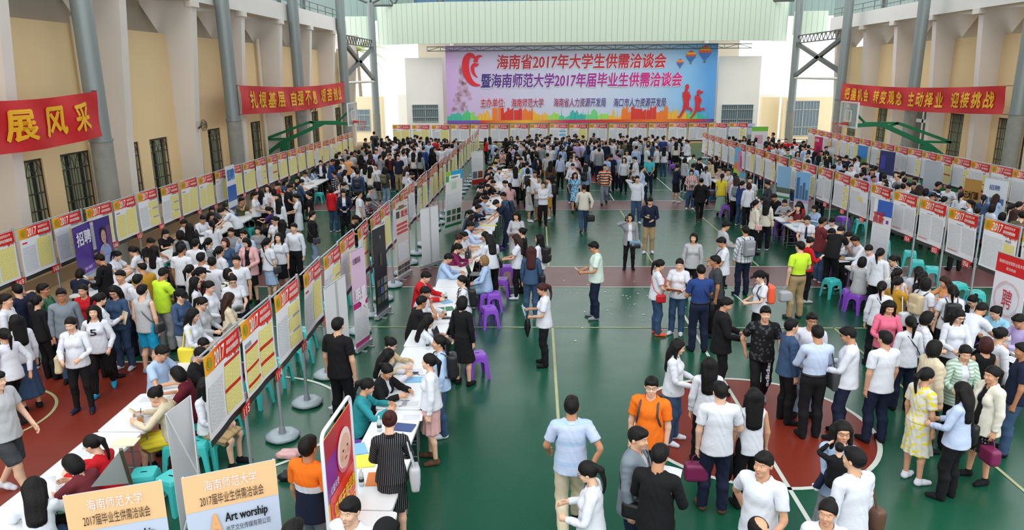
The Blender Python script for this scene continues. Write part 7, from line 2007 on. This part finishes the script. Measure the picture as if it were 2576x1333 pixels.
disc(.16*W_, 1.50, .27*W_, .24, 'd86a84', -.012, 'hood_print', t); disc(.16*W_, 1.52, .25*W_, .215, 'f0d8d0', -.0135, 'hood_lining_print', t); disc(.18*W_, 1.48, .20*W_, .185, 'e8b49c', -.015, 'baby_face_print', t)
for u in (.06, .31): disc(u*W_, 1.44, .05*W_, .035, 'e09a88', -.0165, 'cheek_print', t)
for u in (.10, .27): disc(u*W_, 1.505, .026*W_, .014, '2a1a18', -.018, 'eye_print', t)
disc(.185*W_, 1.455, .022*W_, .012, 'd89a84', -.018, 'nose_print', t); disc(.185*W_, 1.395, .05*W_, .012, 'b04a4a', -.018, 'mouth_print', t)
m = MB(); fw_, ft = w/2, 1.97
pts = [(-fw_, 0, .0), (-fw_, 0, ft-.09)]+[(-fw_+.09-.09*math.cos(k*math.pi/8), 0, ft-.09+.09*math.sin(k*math.pi/8)) for k in range(1, 5)]+[(fw_-.09+.09*math.sin(k*math.pi/8), 0, ft-.09+.09*math.cos(k*math.pi/8)) for k in range(0, 5)]+[(fw_, 0, 0)]
m.tube(pts, .02, 8); m.tube([(-fw_, 0, .1), (fw_, 0, .1)], .015, 6); m.build('tube_frame', mat('white_tube', 'dfe2ea', .3), t)
m = MB(); m.tube([(-fw_, 0, .02), (-fw_, .35, .02)], .018, 6); m.tube([(fw_, 0, .02), (fw_, .35, .02)], .018, 6); m.build('feet', MATS['white_tube'], t)
# bags on the floor by the free-throw arc
def floor_bag(px, py, c, lab, s=1.0):
    g = at_z(px, py, 0); V = Vol(axis((-.3, .3, .02)), axis((-.25, .25, .02)), axis((-.02, .3, .02))); rbox(V, (0, 0, .09), (.12*s, .07*s, .02), .06); V.ell((.12, .05, .08), (.12, .1, .08), .04); V.ell((-.14, -.03, .07), (.1, .08, .07), .04); V.warp(lambda X, Y, Z: .012*np.sin(24*X+3)*np.sin(31*Y)*np.cos(19*Z)); V.cut(lambda X, Y, Z: -Z)
    Vv, F = V.mesh(); Vv = Vv*np.array([.8, .75, .62]); o = poly_obj('floor_bag', Vv, [tuple(int(q) for q in f) for f in F], leather(c), None); o.location = (g[0], g[1], 0); tag(o, lab, 'bag')
floor_bag(728, 1150, 'rose', 'pink and black cloth bag lying on the green floor by the arc'); floor_bag(735, 1205, 'black', 'black bag lying on the floor behind the near right sign'); floor_bag(2010, 1008, 'blue', 'blue checked cloth bag on the red centre circle')

# white roll-up seen from behind beside board 113, umbrella, bags by the column, wall fans, down pipes
rollup(-3.22, 11.2, math.radians(262), .85, 2.0, 'white roll-up banner back seen almost edge-on beside board 113', 'd6d8da', [], [])
t = empty('umbrella', tuple(at_z(1932, 520, .1)), .4, 'open cream umbrella lying on the floor beside the inner right boards', 'umbrella')
m = MB(); vs = []; fs = []
for j in range(5):
    for k in range(16): r = .52*math.sin(j/4*1.3)/math.sin(1.3)*(1-.03*(k % 2)*(j == 4)); vs.append((r*math.cos(k*math.pi/8), r*math.sin(k*math.pi/8), .36-.30*(j/4)**2))
for j in range(4):
    for k in range(16): fs.append((j*16+k, (j+1)*16+k, (j+1)*16+(k+1) % 16, j*16+(k+1) % 16))
m.add(vs, fs, 0, True); m.build('canopy', mat('cream_umbrella', 'd9d8c8', .5), t); m = MB(); m.tube([(0, 0, .36), (0, 0, .42)], .01, 6); m.tube([(0, 0, .34), (.05, 0, -.06)], .008, 6); m.build('shaft', M_brace, t)
for px, py, c, lab in ((372, 612, 'blue', 'blue travel bag on the tan floor beside the left column'), (395, 592, 'navy', 'navy bag beside the blue travel bag on the tan floor'), (100, 706, 'yellow', 'yellow plastic bag on the tan floor under board 168')): floor_bag(px, py, c, lab)
def wall_fan(x, y, z, s, lab):
    t = empty('wall_fan', (x, y, z), 0, lab, 'fan', 'wall fans on the concrete fins'); m = MB()
    for k in range(10): a = k*math.pi/5; m.tube([(.05*s*0, .02*math.cos(a), .02*math.sin(a)), (s*.08, .22*math.cos(a), .22*math.sin(a)), (s*.16, .18*math.cos(a), .18*math.sin(a)), (s*.18, .02*math.cos(a), .02*math.sin(a))], .006, 4)
    for r, q in ((.22, .08), (.16, .16), (.1, .17)): m.tube([(s*q, r*math.cos(k*math.pi/10), r*math.sin(k*math.pi/10)) for k in range(21)], .006, 4)
    m.build('cage', M_bar, t); m = MB()
    for k in range(3): a = k*2.094; m.quad((s*.09, .02*math.cos(a), .02*math.sin(a)), (s*.10, .2*math.cos(a-.3), .2*math.sin(a-.3)), (s*.08, .2*math.cos(a+.4), .2*math.sin(a+.4)), (s*.09, .03*math.cos(a+.8), .03*math.sin(a+.8)))
    m.build('blades', M_col, t); m = MB(); m.bar((0, 0, -.02), (-s*.12, 0, -.12), .05, .05); m.build('bracket', M_bar, t)
wall_fan(-12.65, 27.85, 3.5, 1, 'caged wall fan on the third concrete fin of the left wall'); wall_fan(-12.65, 42.1, 3.5, 1, 'caged wall fan farther down the left wall'); wall_fan(20.05, 39.4, 3.6, -1, 'caged wall fan on a fin of the right wall above the white door')
for i, (x, ys) in enumerate(((-13.38, (21.9, 36.4, 51.0)),)):
    for y in ys:
        m = MB(); m.tube([(x+.02, y, .3), (x+.02, y, 7.0)], .085, 10); struct(m.build('wall_drain_pipe', mat('cream_pipe', 'e2d8c4', .6)))
